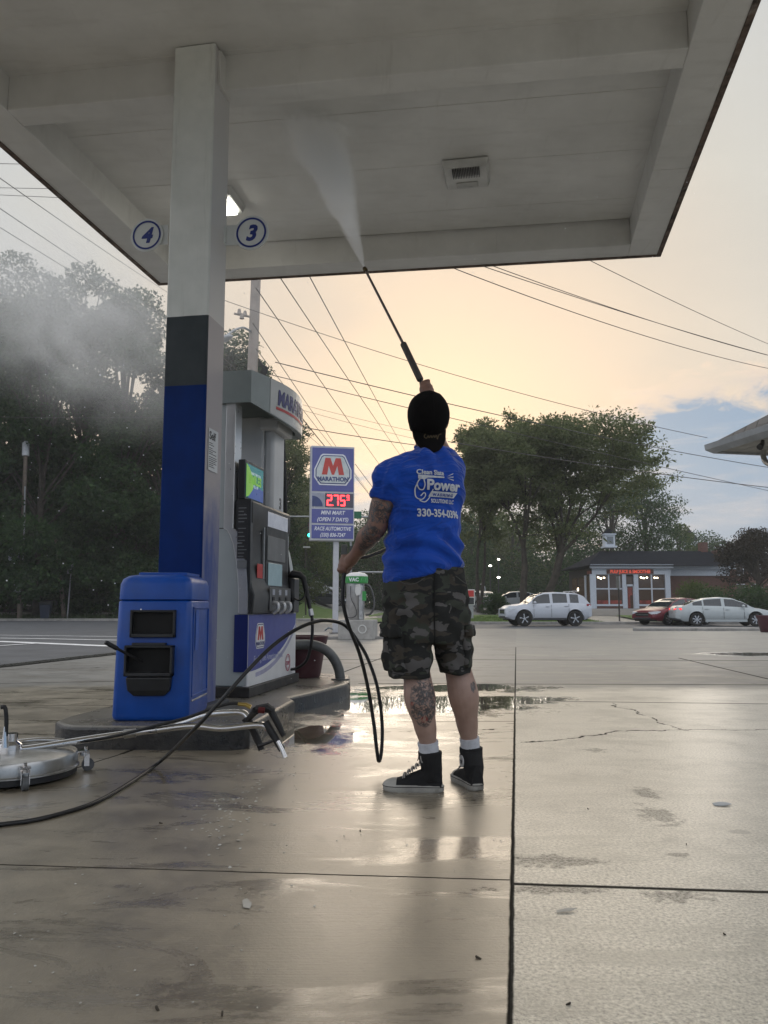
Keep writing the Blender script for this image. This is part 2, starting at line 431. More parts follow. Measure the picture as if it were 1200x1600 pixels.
# road: asphalt sheet 4 mm above the ground sheet
am=mat('asphalt',(0.095,0.098,0.105),0.62,var=0.16,nscale=1.2,bump=0.4,bscale=40,dirt=((0.06,0.06,0.062),0.5))
def poly_sheet(name,poly,off,m,step=1.5,kind='structure',parent=None):
    bm=bmesh.new(); vs=[bm.verts.new((x,y,0)) for x,y in poly]; bm.faces.new(vs)
    xs=[p[0] for p in poly]; ys=[p[1] for p in poly]
    x=min(xs)+step
    while x<max(xs):
        bmesh.ops.bisect_plane(bm,geom=bm.verts[:]+bm.edges[:]+bm.faces[:],plane_co=(x,0,0),plane_no=(1,0,0)); x+=step
    y=min(ys)+step
    while y<max(ys):
        bmesh.ops.bisect_plane(bm,geom=bm.verts[:]+bm.edges[:]+bm.faces[:],plane_co=(0,y,0),plane_no=(0,1,0)); y+=step
    for v in bm.verts: v.co.z=gz(v.co.x,v.co.y)+off
    bmesh.ops.recalc_face_normals(bm,faces=bm.faces)
    me=bpy.data.meshes.new(name); bm.to_mesh(me); bm.free(); me.materials.append(m)
    me.polygons.foreach_set('use_smooth',[True]*len(me.polygons))
    o=bpy.data.objects.new(name,me); col.objects.link(o)
    if kind: o['kind']=kind
    return o
near_edge=[(-30,3.0),(-5.6,8.9),(-5.0,10.9),(-4.5,13.4),(-3.9,17.0),(-3.2,24.0),(2,36.2),(20,37.2),(110,37.6)]
far_edge=[(110,44.6),(6,44.3),(-3,47),(-3,54.5),(-24,54.5),(-110,56)]
poly_sheet('road',near_edge+far_edge,0.004,am,3.0)
gut=mat('dark gutter strip',(0.035,0.034,0.032),0.28,var=0.2)
# dark glossy strip along the gutter line between lot and road
def strip(name,pts,wd,off,m,side=0,kind='structure'):
    pts=[Vector((p[0],p[1],0)) for p in pts]; L=[];Rr=[]
    for i,p in enumerate(pts):
        tt=(pts[min(i+1,len(pts)-1)]-pts[max(0,i-1)]).normalized(); nn=Vector((tt.y,-tt.x,0))
        L.append(p+nn*(wd*(side-0.5))); Rr.append(p+nn*(wd*(side+0.5)))
    mb=MB(); vs=[];fs=[]
    for i in range(len(pts)): vs+= [(L[i].x,L[i].y,gz(L[i].x,L[i].y)+off),(Rr[i].x,Rr[i].y,gz(Rr[i].x,Rr[i].y)+off)]
    for i in range(len(pts)-1): fs.append((2*i,2*i+1,2*i+3,2*i+2))
    mb.add(vs,fs); return mb.build(name,m,kind=kind)
def dens(pts,n=6):
    o=[]
    for a,b_ in zip(pts[:-1],pts[1:]):
        for k in range(n): o.append((a[0]+(b_[0]-a[0])*k/n,a[1]+(b_[1]-a[1])*k/n))
    o.append(pts[-1]); return o
strip('gutter',dens(near_edge[:6],5),0.32,0.009,gut)
paint=mat('road paint',(0.85,0.85,0.84),0.5,var=0.12,nscale=5,dirt=((0.22,0.22,0.22),0.5))
def w2(p): return (p.x,p.y)
strip('road_marking',dens([w2(G(-400,986)),w2(G(0,986.5)),w2(G(190,990)),w2(G(400,993))],6),0.24,0.010,paint)
strip('road_marking',dens([w2(G(-400,989)),w2(G(0,993)),w2(G(190,997.5)),w2(G(400,1001))],6),0.26,0.010,paint)
strip('road_marking',dens([w2(G(-400,992)),w2(G(0,1000)),w2(G(165,1008.5)),w2(G(250,1011))],6),0.38,0.010,paint)
strip('road_marking',dens([w2(G(-200,1016)),w2(G(0,1008.5)),w2(G(56,1004))],6),0.14,0.014,paint)
yel=mat('yellow paint',(0.5,0.36,0.10),0.6)
strip('road_marking',dens([(-7,45.6),(-1,45.0),(1.5,44.6)],4),0.2,0.012,yel)
# far kerb + verge
kerbm=mat('kerb concrete',(0.27,0.26,0.245),0.7,var=0.2,nscale=3,bump=0.3,bscale=25,dirt=((0.10,0.095,0.085),0.6))
def kerb(name,pts,h,wd,m=kerbm,kind='structure'):
    pts=[Vector((p[0],p[1],0)) for p in pts]; rs=[]
    for i,p in enumerate(pts):
        tt=(pts[min(i+1,len(pts)-1)]-pts[max(0,i-1)]).normalized(); nn=Vector((tt.y,-tt.x,0))
        z=gz(p.x,p.y); a=p-nn*wd/2; c=p+nn*wd/2
        rs.append([(a.x,a.y,z-0.1),(c.x,c.y,z-0.1),(c.x,c.y,z+h*0.85),((c.x*0.9+a.x*0.1),(c.y*0.9+a.y*0.1),z+h),(a.x*0.9+c.x*0.1,a.y*0.9+c.y*0.1,z+h),(a.x,a.y,z+h*0.85)])
    mb=MB(); mb.rings(rs); return mb.build(name,m,kind=kind)
kerb('far_kerb',dens([(-3.2,54.7),(-24,54.7),(-110,56.2)],10),0.16,0.3)
kerb('verge_kerb',dens([(1.0,46.0),(6,44.5),(110,44.8)],12),0.15,0.25)
grassm,t,b=newmat('grass')
co=t.new('ShaderNodeTexCoord').outputs['Object']
g1=t.noise(co,0.6,5,0.6); g2=t.noise(co,14,6,0.75)
t.put(b.inputs['Base Color'],t.mix(g1,t.ramp(g2,[(0.3,(0.04,0.085,0.016)),(0.7,(0.13,0.24,0.045))]),t.ramp(g2,[(0.3,(0.07,0.10,0.025)),(0.7,(0.19,0.27,0.06))])))
b.inputs['Roughness'].default_value=0.8
bn=t.new('ShaderNodeBump'); bn.inputs['Strength'].default_value=1.0; bn.inputs['Distance'].default_value=0.06
t.put(bn.inputs['Height'],t.noise(co,22,5,0.8)); t.l.new(bn.outputs[0],b.inputs['Normal'])
poly_sheet('grass_verge',[(1.2,46.1),(6,44.62),(12.5,44.62),(12.5,54),(-2,54),(-2,47.5)],0.10,grassm,1.5)
poly_sheet('grass_verge',[(15.5,44.7),(60,44.8),(60,54),(15.5,54)],0.08,grassm,2.0)
poly_sheet('grass_verge',[(-9,60),(-2,60),(3,70),(0,85),(-12,85)],0.05,grassm,2.0)
poly_sheet('hillside',[(-110,56.4),(-24,54.9),(-9,54.9),(-9,60),(-12,85),(-14,130),(-150,130)],0.05,mat('leaf litter',(0.035,0.030,0.018),0.9,var=0.4,nscale=3,bump=1.0,bscale=12),4.0)
lotm=mat('lot asphalt',(0.13,0.13,0.13),0.7,var=0.15,nscale=1.5)
poly_sheet('store_lot',[(-6,54.2),(60,54.2),(60,90),(3,90),(-1,70),(-2,60)],0.02,lotm,3.0)
# grass blades on the verges (one uncountable mass)
def blades(name,n,boxes,h,m):
    vs=[];fs=[]
    for (x0,x1,y0,y1,off) in boxes:
        for k in range(n):
            x=random.uniform(x0,x1); y=random.uniform(y0,y1); z=gz(x,y)+off; a=random.uniform(0,PI); hh=h*random.uniform(0.5,1.2)
            dx,dy=0.03*math.cos(a),0.03*math.sin(a); i=len(vs)
            vs+=[(x-dx,y-dy,z),(x+dx,y+dy,z),(x+random.uniform(-.06,.06),y+random.uniform(-.06,.06),z+hh)]; fs.append((i,i+1,i+2))
    mb=MB(); mb.v=vs; mb.f=fs; mb.m=[0]*len(fs); o=mb.build(name,m); o['kind']='stuff'; return o
blades('grass',5000,[(1.5,12.3,44.9,52,0.10),(15.7,30,44.9,52,0.08)],0.10,grassm)
blades('grass',7000,[(-45,-10,55.1,58,0.05)],0.45,mat('weeds',(0.035,0.055,0.018),0.8,var=0.4,nscale=2))

# lot islands
def slab_island(name,poly,h,m,kind='structure',bevel=0.03):
    cx=sum(p[0] for p in poly)/len(poly); cy=sum(p[1] for p in poly)/len(poly); z=gz(cx,cy)
    mb=MB(); mb.prism(poly,z-0.15,z+h); return mb.build(name,m,bevel=bevel,kind=kind)
a_=G(650,987,-0.05)
slab_island('planting_strip',[(-4.0,20.0),(-0.2,20.7),(2.2,23.0),(2.2,24.0),(-4.5,23.6)],0.10,kerbm)
slab_island('traffic_island',[(9.9,32.2),(15.2,32.2),(15.2,33.6),(10.6,33.6)],0.12,kerbm)
# pump island, dumb-bell shaped with an iron edge
def loc2(p): return (p[0],p[1])
isl=[(-1.83,4.66),(-1.74,4.60),(-0.86,4.56),(-0.76,4.62),(-0.64,5.85),(-0.70,6.03),(-0.56,6.35),(-0.33,7.02),(-0.30,7.25),(-0.34,7.95),(-0.60,8.15),(-1.55,8.30),(-1.75,8.10),(-1.80,7.4),(-1.72,6.4),(-1.80,5.9),(-1.93,5.0),(-1.93,4.80)]
islm,t,b=newmat('island concrete')
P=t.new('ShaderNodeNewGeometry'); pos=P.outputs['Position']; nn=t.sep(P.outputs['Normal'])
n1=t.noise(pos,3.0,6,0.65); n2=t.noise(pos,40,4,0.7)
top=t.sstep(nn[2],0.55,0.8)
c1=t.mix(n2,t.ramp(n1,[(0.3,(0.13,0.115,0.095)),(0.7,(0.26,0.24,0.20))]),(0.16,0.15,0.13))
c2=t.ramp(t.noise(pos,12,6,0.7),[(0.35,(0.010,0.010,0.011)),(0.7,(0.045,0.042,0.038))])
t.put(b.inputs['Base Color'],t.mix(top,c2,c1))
t.put(b.inputs['Roughness'],t.ramp(n1,[(0.3,0.2),(0.7,0.42)]))
bn=t.new('ShaderNodeBump'); bn.inputs['Strength'].default_value=0.6; bn.inputs['Distance'].default_value=0.008
t.put(bn.inputs['Height'],t.math('ADD',n2,t.noise(pos,9,4,0.6))); t.l.new(bn.outputs[0],b.inputs['Normal'])
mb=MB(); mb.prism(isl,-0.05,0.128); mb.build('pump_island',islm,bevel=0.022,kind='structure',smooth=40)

# ================================================================== CANOPY
KS=1.075
ZL=CAMH+3.50*KS; ZC=CAMH+3.76*KS
FR=G(1028,398,ZL); FL=G(250,443,ZL)
VV=(FR-FL); CW=VV.length; VV=VV/CW
root=thing('station_canopy',(0,0,0),0,'flat white fuel station canopy on a tall square column, spanning the top of the photo','canopy')
canm,t,b=newmat('canopy paint')
pos=t.new('ShaderNodeNewGeometry').outputs['Position']
n1=t.noise(pos,1.2,6,0.65); n2=t.noise(t.map(pos,(1,5,1),(0,0,A)),2.0,5,0.6)
cc=t.ramp(n1,[(0.3,(0.58,0.575,0.55)),(0.7,(0.74,0.735,0.71))])
cc=t.mix(t.math('MULTIPLY',t.sstep(n2,0.50,0.72),0.14),cc,(0.33,0.31,0.27))
n4=t.noise(t.map(pos,(9,0.9,1),(0,0,A)),1.6,6,0.7); cc=t.mix(t.math('MULTIPLY',t.sstep(n4,0.58,0.74),0.16),cc,(0.27,0.24,0.20))
t.put(b.inputs['Base Color'],cc); b.inputs['Roughness'].default_value=0.42
fasm=mat('weathered fascia',(0.42,0.41,0.39),0.5,var=0.15,nscale=2,dirt=((0.10,0.065,0.045),0.9))
rust=mat('rusty edge',(0.13,0.09,0.07),0.8,var=0.5,nscale=9,dirt=((0.30,0.28,0.26),0.8))
LIP=0.32
CL=17.0
def cp(s,tt,z): # s across 0..CW from left, tt depth back from far edge
    p=FL+VV*s-U*tt; return (p.x,p.y,z)
def cbox(mb,s0,s1,t0,t1,z0,z1,mi=None):
    mb.add([cp(s0,t1,z0),cp(s1,t1,z0),cp(s1,t0,z0),cp(s0,t0,z0),cp(s0,t1,z1),cp(s1,t1,z1),cp(s1,t0,z1),cp(s0,t0,z1)],
          [(0,3,2,1),(4,5,6,7),(0,1,5,4),(1,2,6,5),(2,3,7,6),(3,0,4,7)],mi)
# ceiling pans: each pan a shallow tray so that seams read
mb=MB(); k=0; pw=0.435; tt=LIP
while tt<CL-LIP-0.01:
    t1=min(tt+pw,CL-LIP)
    cbox(mb,LIP-0.02,CW-LIP+0.02,tt,t1-0.006,ZC+(0.0025 if k%2 else 0.0),ZC+0.03)
    cbox(mb,LIP-0.02,CW-LIP+0.02,t1-0.006,t1,ZC-0.001,ZC+0.03)
    tt=t1; k+=1
mb.build('ceiling',canm,root,bevel=0)
mb=MB()
cbox(mb,0,LIP,0,CL,ZL,ZL+0.36); cbox(mb,CW-LIP,CW,0,1.75,ZL,ZL+0.36); cbox(mb,CW-LIP,CW,1.756,CL,ZL,ZL+0.36)
cbox(mb,LIP,CW-LIP,0,LIP-0.04,ZL,ZL+0.36); cbox(mb,LIP,CW-LIP,CL-LIP,CL,ZL,ZL+0.36)
mb.build('soffit_frame',canm,root,bevel=0.008)
mb=MB()
e=0.02
for (s0,s1,a0,a1) in ((-e,0,-e,CL+e),(CW,CW+e,-e,CL+e),(0,CW,-e,0),(0,CW,CL,CL+e)):
    cbox(mb,s0,s1,a0,a1,ZL+0.02,ZL+0.95)
cbox(mb,0,CW,0,CL,ZL+0.93,ZL+0.95)
mb.build('fascia',fasm,root)
mb=MB()
for (s0,s1,a0,a1) in ((-0.035,0.012,-0.035,CL),(CW-0.012,CW+0.035,-0.035,CL),(0.012,CW-0.012,-0.035,0.006)):
    cbox(mb,s0,s1,a0,a1,ZL-0.012,ZL+0.02)
mb.build('drip_edge',rust,root,bevel=0.004)
# beam through the column
C0=Vector((-1.132*KS,4.97*KS,0)); CS=0.29*KS
cen=C0-V*CS/2+U*CS/2
mb=MB()
pn=Vector((-1.087,5.107,0))*KS; pf=Vector((-1.09,5.306,0))*KS; 
tn=(FL-pn).dot(U)-(FL-pn).dot(U)*0
def tdepth(p): # solve p=FL+VV*s-U*t
    q=p-FL; M=Matrix(((VV.x,-U.x),(VV.y,-U.y))); s_,t_=M.inverted()@Vector((q.x,q.y)); return s_,t_
sN,tN=tdepth(pn); sF,tF=tdepth(pf); 
cbox(mb,LIP,CW-LIP,tF,tN,ZL+0.003,ZC+0.02)
mb.build('beam',canm,root,bevel=0.008)
mb=MB(); cbox(mb,LIP,CW-LIP,tN+2*3.0,tF+2*3.0,ZL+0.003,ZC+0.02); mb.build('beam',canm,root,bevel=0.008)
# column with painted bands, base plate
def zat(py): return D(315,py,4.97*KS).z
zb=zat(600); zg=zat(491)
bandm,t,b=newmat('column paint')
gp=t.new('ShaderNodeNewGeometry'); pos=gp.outputs['Position']; z_=t.sep(pos)[2]; nrm=gp.outputs['Normal']
front=t.math('GREATER_THAN',t.vmath('DOT_PRODUCT',nrm,tuple(-U)),0.3)
n1=t.noise(pos,5,6,0.6)
white=t.ramp(n1,[(0.3,(0.66,0.68,0.64)),(0.7,(0.78,0.79,0.75))])
bluec=t.ramp(n1,[(0.3,(0.0005,0.018,0.11)),(0.7,(0.0008,0.026,0.16))])
greyc=t.ramp(n1,[(0.3,(0.045,0.055,0.060)),(0.7,(0.065,0.075,0.080))])
zz=t.math('ADD',z_,t.math('MULTIPLY',n1,0.006))
f1=t.math('LESS_THAN',zz,zg); f2=t.math('LESS_THAN',zz,zb)
cfront=t.mix(f2,t.mix(f1,white,greyc),bluec)
fade=t.mix(t.math('MULTIPLY',t.sstep(t.noise(t.map(pos,(3,3,0.7)),2.2,6,0.65),0.3,0.6),0.75),(0.05,0.09,0.30),(0.25,0.25,0.33))
cside=t.mix(t.sstep(t.math('ADD',z_,t.math('MULTIPLY',n1,0.5)),1.95,1.45),(0.42,0.39,0.40),fade)
cside=t.mix(t.math('GREATER_THAN',z_,zg),cside,(0.60,0.59,0.58))
stk=t.sstep(t.noise(t.map(pos,(14,14,0.8)),1.0,6,0.7),0.56,0.72)
cfront=t.mix(t.math('MULTIPLY',t.math('MULTIPLY',stk,0.28),t.math('SUBTRACT',1.0,f1)),cfront,(0.30,0.29,0.26))
t.put(b.inputs['Base Color'],t.mix(front,cside,cfront)); b.inputs['Roughness'].default_value=0.45; b.inputs['Specular IOR Level'].default_value=0.10
bn=t.new('ShaderNodeBump'); bn.inputs['Strength'].default_value=0.15; bn.inputs['Distance'].default_value=0.005
t.put(bn.inputs['Height'],t.noise(pos,12,5,0.6)); t.l.new(bn.outputs[0],b.inputs['Normal'])
def colpoly(h):
    c=cen; return [tuple((c+V*a+U*d)[:2]) for a,d in((-h,-h),(h,-h),(h,h),(-h,h))]
mb=MB(); mb.prism(colpoly(CS/2),0.129,ZC-0.002); cc_=mb.build('column',bandm,root,bevel=0.012,smooth=40)
mb=MB(); mb.prism(colpoly(CS/2+0.07),0.129,0.15); mb.build('base_plate',mat('grey steel',(0.12,0.12,0.125),0.5,0.6),cc_,bevel=0.003)
for sx in(-1,1):
    mb=MB(); c=cen+V*sx*(CS/2+0.012)
    mb.obox((c.x,c.y,ZL+0.12),V*0.012,U*0.10,(0,0,0.13)); mb.build('gusset',canm,cc_,bevel=0.003)

# canopy lights
lens_on=mat('lit lens',(0.9,0.9,0.85),0.3,emit=(1.0,0.97,0.86),estr=7)
lens_off=mat('unlit lens',(0.40,0.40,0.38),0.3)
def canopy_light(c,on,label):
    o=thing('canopy_light',(c.x,c.y,ZC),-A,label,'light')
    mb=MB()
    n=0.21
    mb.rings([[(-n,-n,-0.006),(n,-n,-0.006),(n,n,-0.006),(-n,n,-0.006)],[(-n,-n,-0.02),(n,-n,-0.02),(n,n,-0.02),(-n,n,-0.02)],[(-n+.02,-n+.02,-0.085),(n-.02,-n+.02,-0.085),(n-.02,n-.02,-0.085),(-n+.02,n-.02,-0.085)]])
    mb.build('housing',mat('fixture paint',(0.55,0.55,0.53),0.4),o,bevel=0.008)
    mb=MB()
    if on: mb.box(-0.15,0.15,-0.12,0.15,-0.125,-0.0855)
    else: mb.box(-0.10,0.10,0.06,0.15,-0.096,-0.0855)
    mb.build('lens',lens_on if on else lens_off,o,bevel=0.01)
    mb=MB()
    for k in range(17):
        x=-0.12+k*0.015; mb.box(x,x+0.006,-0.19,-0.05 if not on else -0.13,-0.112,-0.0855)
    mb.build('heat_sink',mat('dark aluminium',(0.08,0.08,0.085),0.4,0.7),o)
    return o
canopy_light(G(341,320,ZC-0.08),True,'lit canopy light glowing behind the round 3 sign beside the column')
canopy_light(G(729,278,ZC-0.08),False,'unlit canopy light with dark cooling fins right of the spray')

# column number signs
signw=mat('sign face grey',(0.62,0.64,0.62),0.4,var=0.06)
ringm=mat('sign ring blue',(0.008,0.025,0.19),0.4)
def pump_sign(side,digit,label,c,flag):
    o=thing('number_sign',c,-A,label,'sign','round pump number signs on the column')
    r=0.118*KS
    mb=MB(); circ=[(r*math.cos(2*PI*k/48),r*math.sin(2*PI*k/48)) for k in range(48)]
    mb.plate(circ,(0,0.006,0),(1,0,0),(0,0,1),0.012)
    mb.build('sign_face',signw,o,bevel=0.002)
    ro,ri=0.103*KS,0.090*KS
    mb=MB(); vs=[];fs=[];n=48
    for k in range(n):
        a=2*PI*k/n; vs+=[(ro*math.cos(a),-0.0085,ro*math.sin(a)),(ri*math.cos(a),-0.0085,ri*math.sin(a))]
    for k in range(n): j=(k+1)%n; fs.append((2*k,2*j,2*j+1,2*k+1))
    mb.add(vs,fs); mb.build('ring',ringm,o)
    mb=MB(); put_text(mb,digit,(-0.004,-0.0065,-0.055),(1,0,0),(0,0,1),0.155,0.002,bold=0.006,shear=0.25,align='CENTER')
    mb.build('digit',ringm,o)
    mb=MB(); 
    x0,x1=(-0.2,-0.07) if flag>0 else (0.07,0.16)
    mb.box(x0,x1,0.0065,0.012,-0.075,0.075); mb.build('flag_bracket',signw,o)
    if flag>0: mb=MB(); mb.box(x0-0.006,x0+0.010,-0.006,0.006,-0.06,0.06); mb.build('bolt_plate',signw,o)
p4=D(230,368,5.22*KS); p3=D(393,364,5.02*KS)
pump_sign(-1,'4','round grey sign reading 4 in a blue ring, left of the column',p4,-1)
pump_sign(1,'3','round grey sign reading 3 in a blue ring, right of the column',p3,1)
# paper notice on the column's side face
c=C0+V*0.003+U*0.14; z0=D(333,737,5.1*KS).z; z1=D(333,672,5.1*KS).z
o=thing('notice',(c.x,c.y,(z0+z1)/2),-A,'narrow white self service notice stuck on the side of the blue column','notice')
hh=(z1-z0)/2
mb=MB(); mb.box(0,0.002,-0.085,0.085,-hh,hh); mb.build('sheet',mat('notice paper',(0.6,0.62,0.64),0.5,var=0.05),o)
mb=MB(); ink=mat('grey ink',(0.06,0.06,0.065),0.6)
put_text(mb,'Self',(0.0022,-0.075,hh-0.075),(0,1,0),(0,0,1),0.078,0.0012,bold=0.002)
zz=hh-0.10
for k in range(12):
    wd=random.uniform(0.05,0.14); 
    if k in(2,6): zz-=0.008
    mb.box(0.0022,0.0034,-0.075,-0.075+wd,zz-0.0045,zz); zz-=0.0135
mb.build('print',ink,o)

# ================================================================== DISPENSER
DO=Vector((-1.007,5.974,0.129))
disp=thing('fuel_dispenser',DO,-A,'tall grey and blue fuel dispenser behind the column with a curved lettered crown','fuel dispenser')
# local axes: +x toward the right-hand customer side (front face at x=0), y away from camera, z up
greyd=mat('dispenser grey',(0.42,0.46,0.47),0.38,var=0.06,nscale=2,dirt=((0.20,0.21,0.20),0.3))
lgrey=mat('dispenser light grey',(0.58,0.59,0.60),0.36,var=0.06,nscale=2)
silver=mat('silver trim',(0.62,0.63,0.64),0.3,0.5,var=0.05)
bluef=mat('dispenser blue',(0.055,0.075,0.34),0.36,var=0.05)
DW=0.66; DL=1.26
mb=MB(); mb.box(-DW-0.03,0.03,-0.03,DL+0.03,0.0,0.075); mb.build('plinth',mat('dark plinth',(0.045,0.042,0.040),0.5,0.3,var=0.3),disp,bevel=0.006)
def lz(py,Y=6.0): return D(385,py,Y).z-0.129
zP=lz(960)      # top of blue panel
zT=lz(585); zS=lz(631)
# end panels: profile in x-z with the sweeping curved edge, extruded along y
def endprof():
    z1=lz(830); pts=[(0.0,0.075),(0.0,zP+0.0)]
    for k in range(1,9):
        a=k/8; pts.append((0.0-0.13*(1-math.cos(a*PI/2)),zP+0.02+(z1-zP)*math.sin(a*PI/2)*1.0))
    pts+=[(-0.13,zS+0.01)]
    left=[(-DW-x,z) for x,z in reversed(pts)]
    return pts+left
pr=endprof()
mb=MB(); n=len(pr)
for (y0,y1) in((0.0,0.13),(DL-0.13,DL)):
    mb.rings([[(x,y0,z) for x,z in pr],[(x,y1,z) for x,z in pr]])
mb.build('end_panel',greyd,disp,bevel=0.012,smooth=35)
mb=MB()   # raised silver curved trim along the near end edge
tr=[(x+0.004,z) for x,z in pr[1:n//2]]
tr2=[(x-0.075,z+0.0) for x,z in pr[1:n//2]]
for y0,y1 in((-0.012,0.135),):
    r=tr+list(reversed(tr2)); mb.rings([[(x,y0,z) for x,z in r],[(x,y1,z) for x,z in r]])
mb.build('curved_trim',silver,disp,bevel=0.006,smooth=35)
mb=MB(); mb.box(-DW+0.02,-0.02,-0.003,0.0,lz(830)+0.02,lz(830)+0.026); mb.box(-0.27,-0.266,-0.003,0.0,lz(830)+0.03,zS); mb.build('seam',BLACK,disp)
# body core
mb=MB(); mb.box(-DW+0.03,-0.035,0.131,DL-0.13,0.075,lz(800)); mb.build('cabinet',greyd,disp)
for s in(0,1):
    # lower door with printed graphic
    X=0.0 if s==0 else -DW
    mb=MB()
    if s==0: mb.box(-0.034,0.004,0.002,DL-0.002,0.076,zP)
    else: mb.box(-DW-0.004,-DW+0.034,0.002,DL-0.002,0.076,zP)
    door=mb.build('lower_door',WHITEPR,disp,bevel=0.003)
    if s==0:
        ax=Vector((0,1,0)); az_=Vector((0,0,1)); hz=zP-0.079
        # blue field: full height on the left sweeping up to the right
        cur=[(0.0,hz*0.20)]+[(DL*0.98*k/14, hz*(0.20+0.62*(k/14)**2.3)) for k in range(1,15)]
        poly=[(DL-0.01,hz-0.002),(0.0,hz-0.002)]+cur
        mb=MB(); mb.plate(poly,(0.0045,0.004,0.079),ax,az_,0.0015); mb.build('blue_field',bluef,door)
        c1=[(DL*k/14, hz*(0.10+0.66*(k/14)**2.6)) for k in range(2,15)]; c2=[(DL*k/14, hz*(0.16+0.66*(k/14)**2.5)) for k in range(14,1,-1)]
        mb=MB(); mb.plate(c1+c2,(0.0045,0.002,0.079),ax,az_,0.001); mb.build('lilac_swoosh',mat('lilac',(0.38,0.38,0.55),0.4),door)
        # navy corner return
        mb=MB(); mb.box(-0.10,0.0055,-0.016,-0.0125,0.079+hz*0.20,zP-0.002); mb.build('corner_strip',NAVY,door)
        # emblem
        def emblem(par,o,ax,ay,wd,nrm_depth=0.0,word='MARATHON',cols=(WHITEPR,NAVY,WHITEPR,RED,NAVY),t0=0.0015):
            o=Vector(o);ax=Vector(ax);ay=Vector(ay);nz=ax.cross(ay)
            def hexa(sc):
                p=[(-0.26,-0.41),(0.26,-0.41),(0.50,-0.02),(0.50,-0.02),(0.30,0.42),(-0.30,0.42),(-0.50,-0.02)]
                p=[(-0.36,-0.42),(0.36,-0.42),(0.50,-0.22),(0.50,0.0),(0.33,0.38),(0.27,0.42),(-0.27,0.42),(-0.33,0.38),(-0.50,0.0),(-0.50,-0.22)]
                k=1-sc*2; return [(x*wd*(1-sc*2),y*wd*(1-sc*2.3)) for x,y in p]
            lay=0.0
            for sc,cm,nm in((0.0,cols[0],'emblem_rim'),(0.035,cols[1],'emblem_band'),(0.062,cols[2],'emblem_field')):
                mb=MB(); mb.plate(hexa(sc),o+nz*lay,ax,ay,t0); mb.build(nm,cm,par); lay+=t0*0.9
            M=[(-0.30,-0.14),(-0.155,-0.14),(-0.115,0.10),(-0.03,-0.14),(0.03,-0.14),(0.115,0.10),(0.155,-0.14),(0.30,-0.14),(0.205,0.31),(0.07,0.31),(0.0,0.10),(-0.07,0.31),(-0.205,0.31)]
            mb=MB(); mb.plate([(x*wd,y*wd) for x,y in M],o+nz*lay,ax,ay,t0); mb.build('letter_m',cols[3],par)
            mb=MB(); put_text(mb,word,o+nz*lay+ay*(-0.31*wd),ax,ay,0.16*wd,t0,bold=0.0035*wd/0.5,align='CENTER',sx=0.92); mb.build('emblem_word',cols[4],par)
        emblem(door,(0.0062,0.27,zP-0.165),(0,1,0),(0,0,1),0.23,t0=0.001)
        mb=MB(); put_text(mb,'Fueling the American Spirit.',(0.0062,0.12,zP-0.36),(0,1,0),(0,0,1),0.070,0.001,shear=0.25,sx=0.95,bold=0.0008); mb.build('slogan',mat('pale lilac ink',(0.42,0.44,0.62),0.5),door)
        mb=MB(); 
        for k in range(32):
            a0=2*PI*k/32;a1=2*PI*(k+1)/32
            for r0,r1 in((0.062,0.072),(0.048,0.052)):
                yc,zc=DL-0.24,0.185
                mb.add([(0.0064,yc+r0*math.cos(a0),zc+r0*math.sin(a0)),(0.0064,yc+r1*math.cos(a0),zc+r1*math.sin(a0)),(0.0064,yc+r1*math.cos(a1),zc+r1*math.sin(a1)),(0.0064,yc+r0*math.cos(a1),zc+r0*math.sin(a1))],[(0,1,2,3)])
        put_text(mb,'TOP',(0.0062,DL-0.285,0.165),(0,1,0),(0,0,1),0.045,0.001,bold=0.001)
        mb.build('round_mark',mat('crimson print',(0.42,0.04,0.10),0.5),door)
    # head housing (black) with display bezel, screen and buttons
    sx=1 if s==0 else -1; X0=0.0 if s==0 else -DW
    hz0,hz1=zP+0.004,lz(781)
    def fx(d): return X0+sx*d
    # profile (depth,z): lower lip slopes out
    prof=[(-0.12,hz0),(0.035,hz0),(0.045,hz0+0.14),(0.025,hz0+0.20),(0.0,hz0+0.34),(-0.01,hz1-0.22),(0.02,hz1-0.17),(0.02,hz1-0.02),(0.0,hz1),(-0.12,hz1)]
    mb=MB(); y0,y1=0.0,1.0
    mb.rings([[(fx(a),y0+0.004,z) for a,z in prof],[(fx(a),y1,z) for a,z in prof]])
    head=mb.build('display_housing',mat('housing grey',(0.055,0.057,0.060),0.5,var=0.15,nscale=4),disp,bevel=0.008,smooth=35)
    if s==0:
        mb=MB(); z1_=lz(830); ck=[(0.02,hz0),(0.012,hz1),(-0.095,hz1),(-0.098,z1_)]+[(max(-0.098,-0.13*(1-math.cos(a*PI/2))+0.012),zP+0.02+(z1_-zP)*math.sin(a*PI/2)) for a in [1-k/10 for k in range(1,11)]]+[(0.0,hz0)]
        mb.rings([[(x,-0.022,z) for x,z in ck],[(x,0.03,z) for x,z in ck]])
        sp=mb.build('side_cheek',DARKP,head,bevel=0.006)
        mb=MB(); 
        for (za,zb_,n_) in ((hz1-0.18,hz1-0.05,5),(hz1-0.32,hz1-0.2,4),(hz1-0.44,hz1-0.34,4)):
            mb=MB(); mb.box(-0.088,-0.006,-0.0235,-0.0222,za-0.005,zb_+0.005,0)
            for q in range(n_):
                z=za+(zb_-za)*q/n_; mb.box(-0.082,-0.082+random.uniform(0.04,0.07),-0.0245,-0.0236,z+0.006,z+0.013,1)
            mb.build('instruction_sticker',[mat('sticker dark',(0.035,0.036,0.04),0.5),mat('sticker grey',(0.20,0.21,0.22),0.5)],sp)
        mb=MB(); mb.box(-0.085,-0.01,-0.024,-0.0225,hz1-0.52,hz1-0.46); mb.build('serial_plate',mat('sticker grey',(0,0,0)),sp)
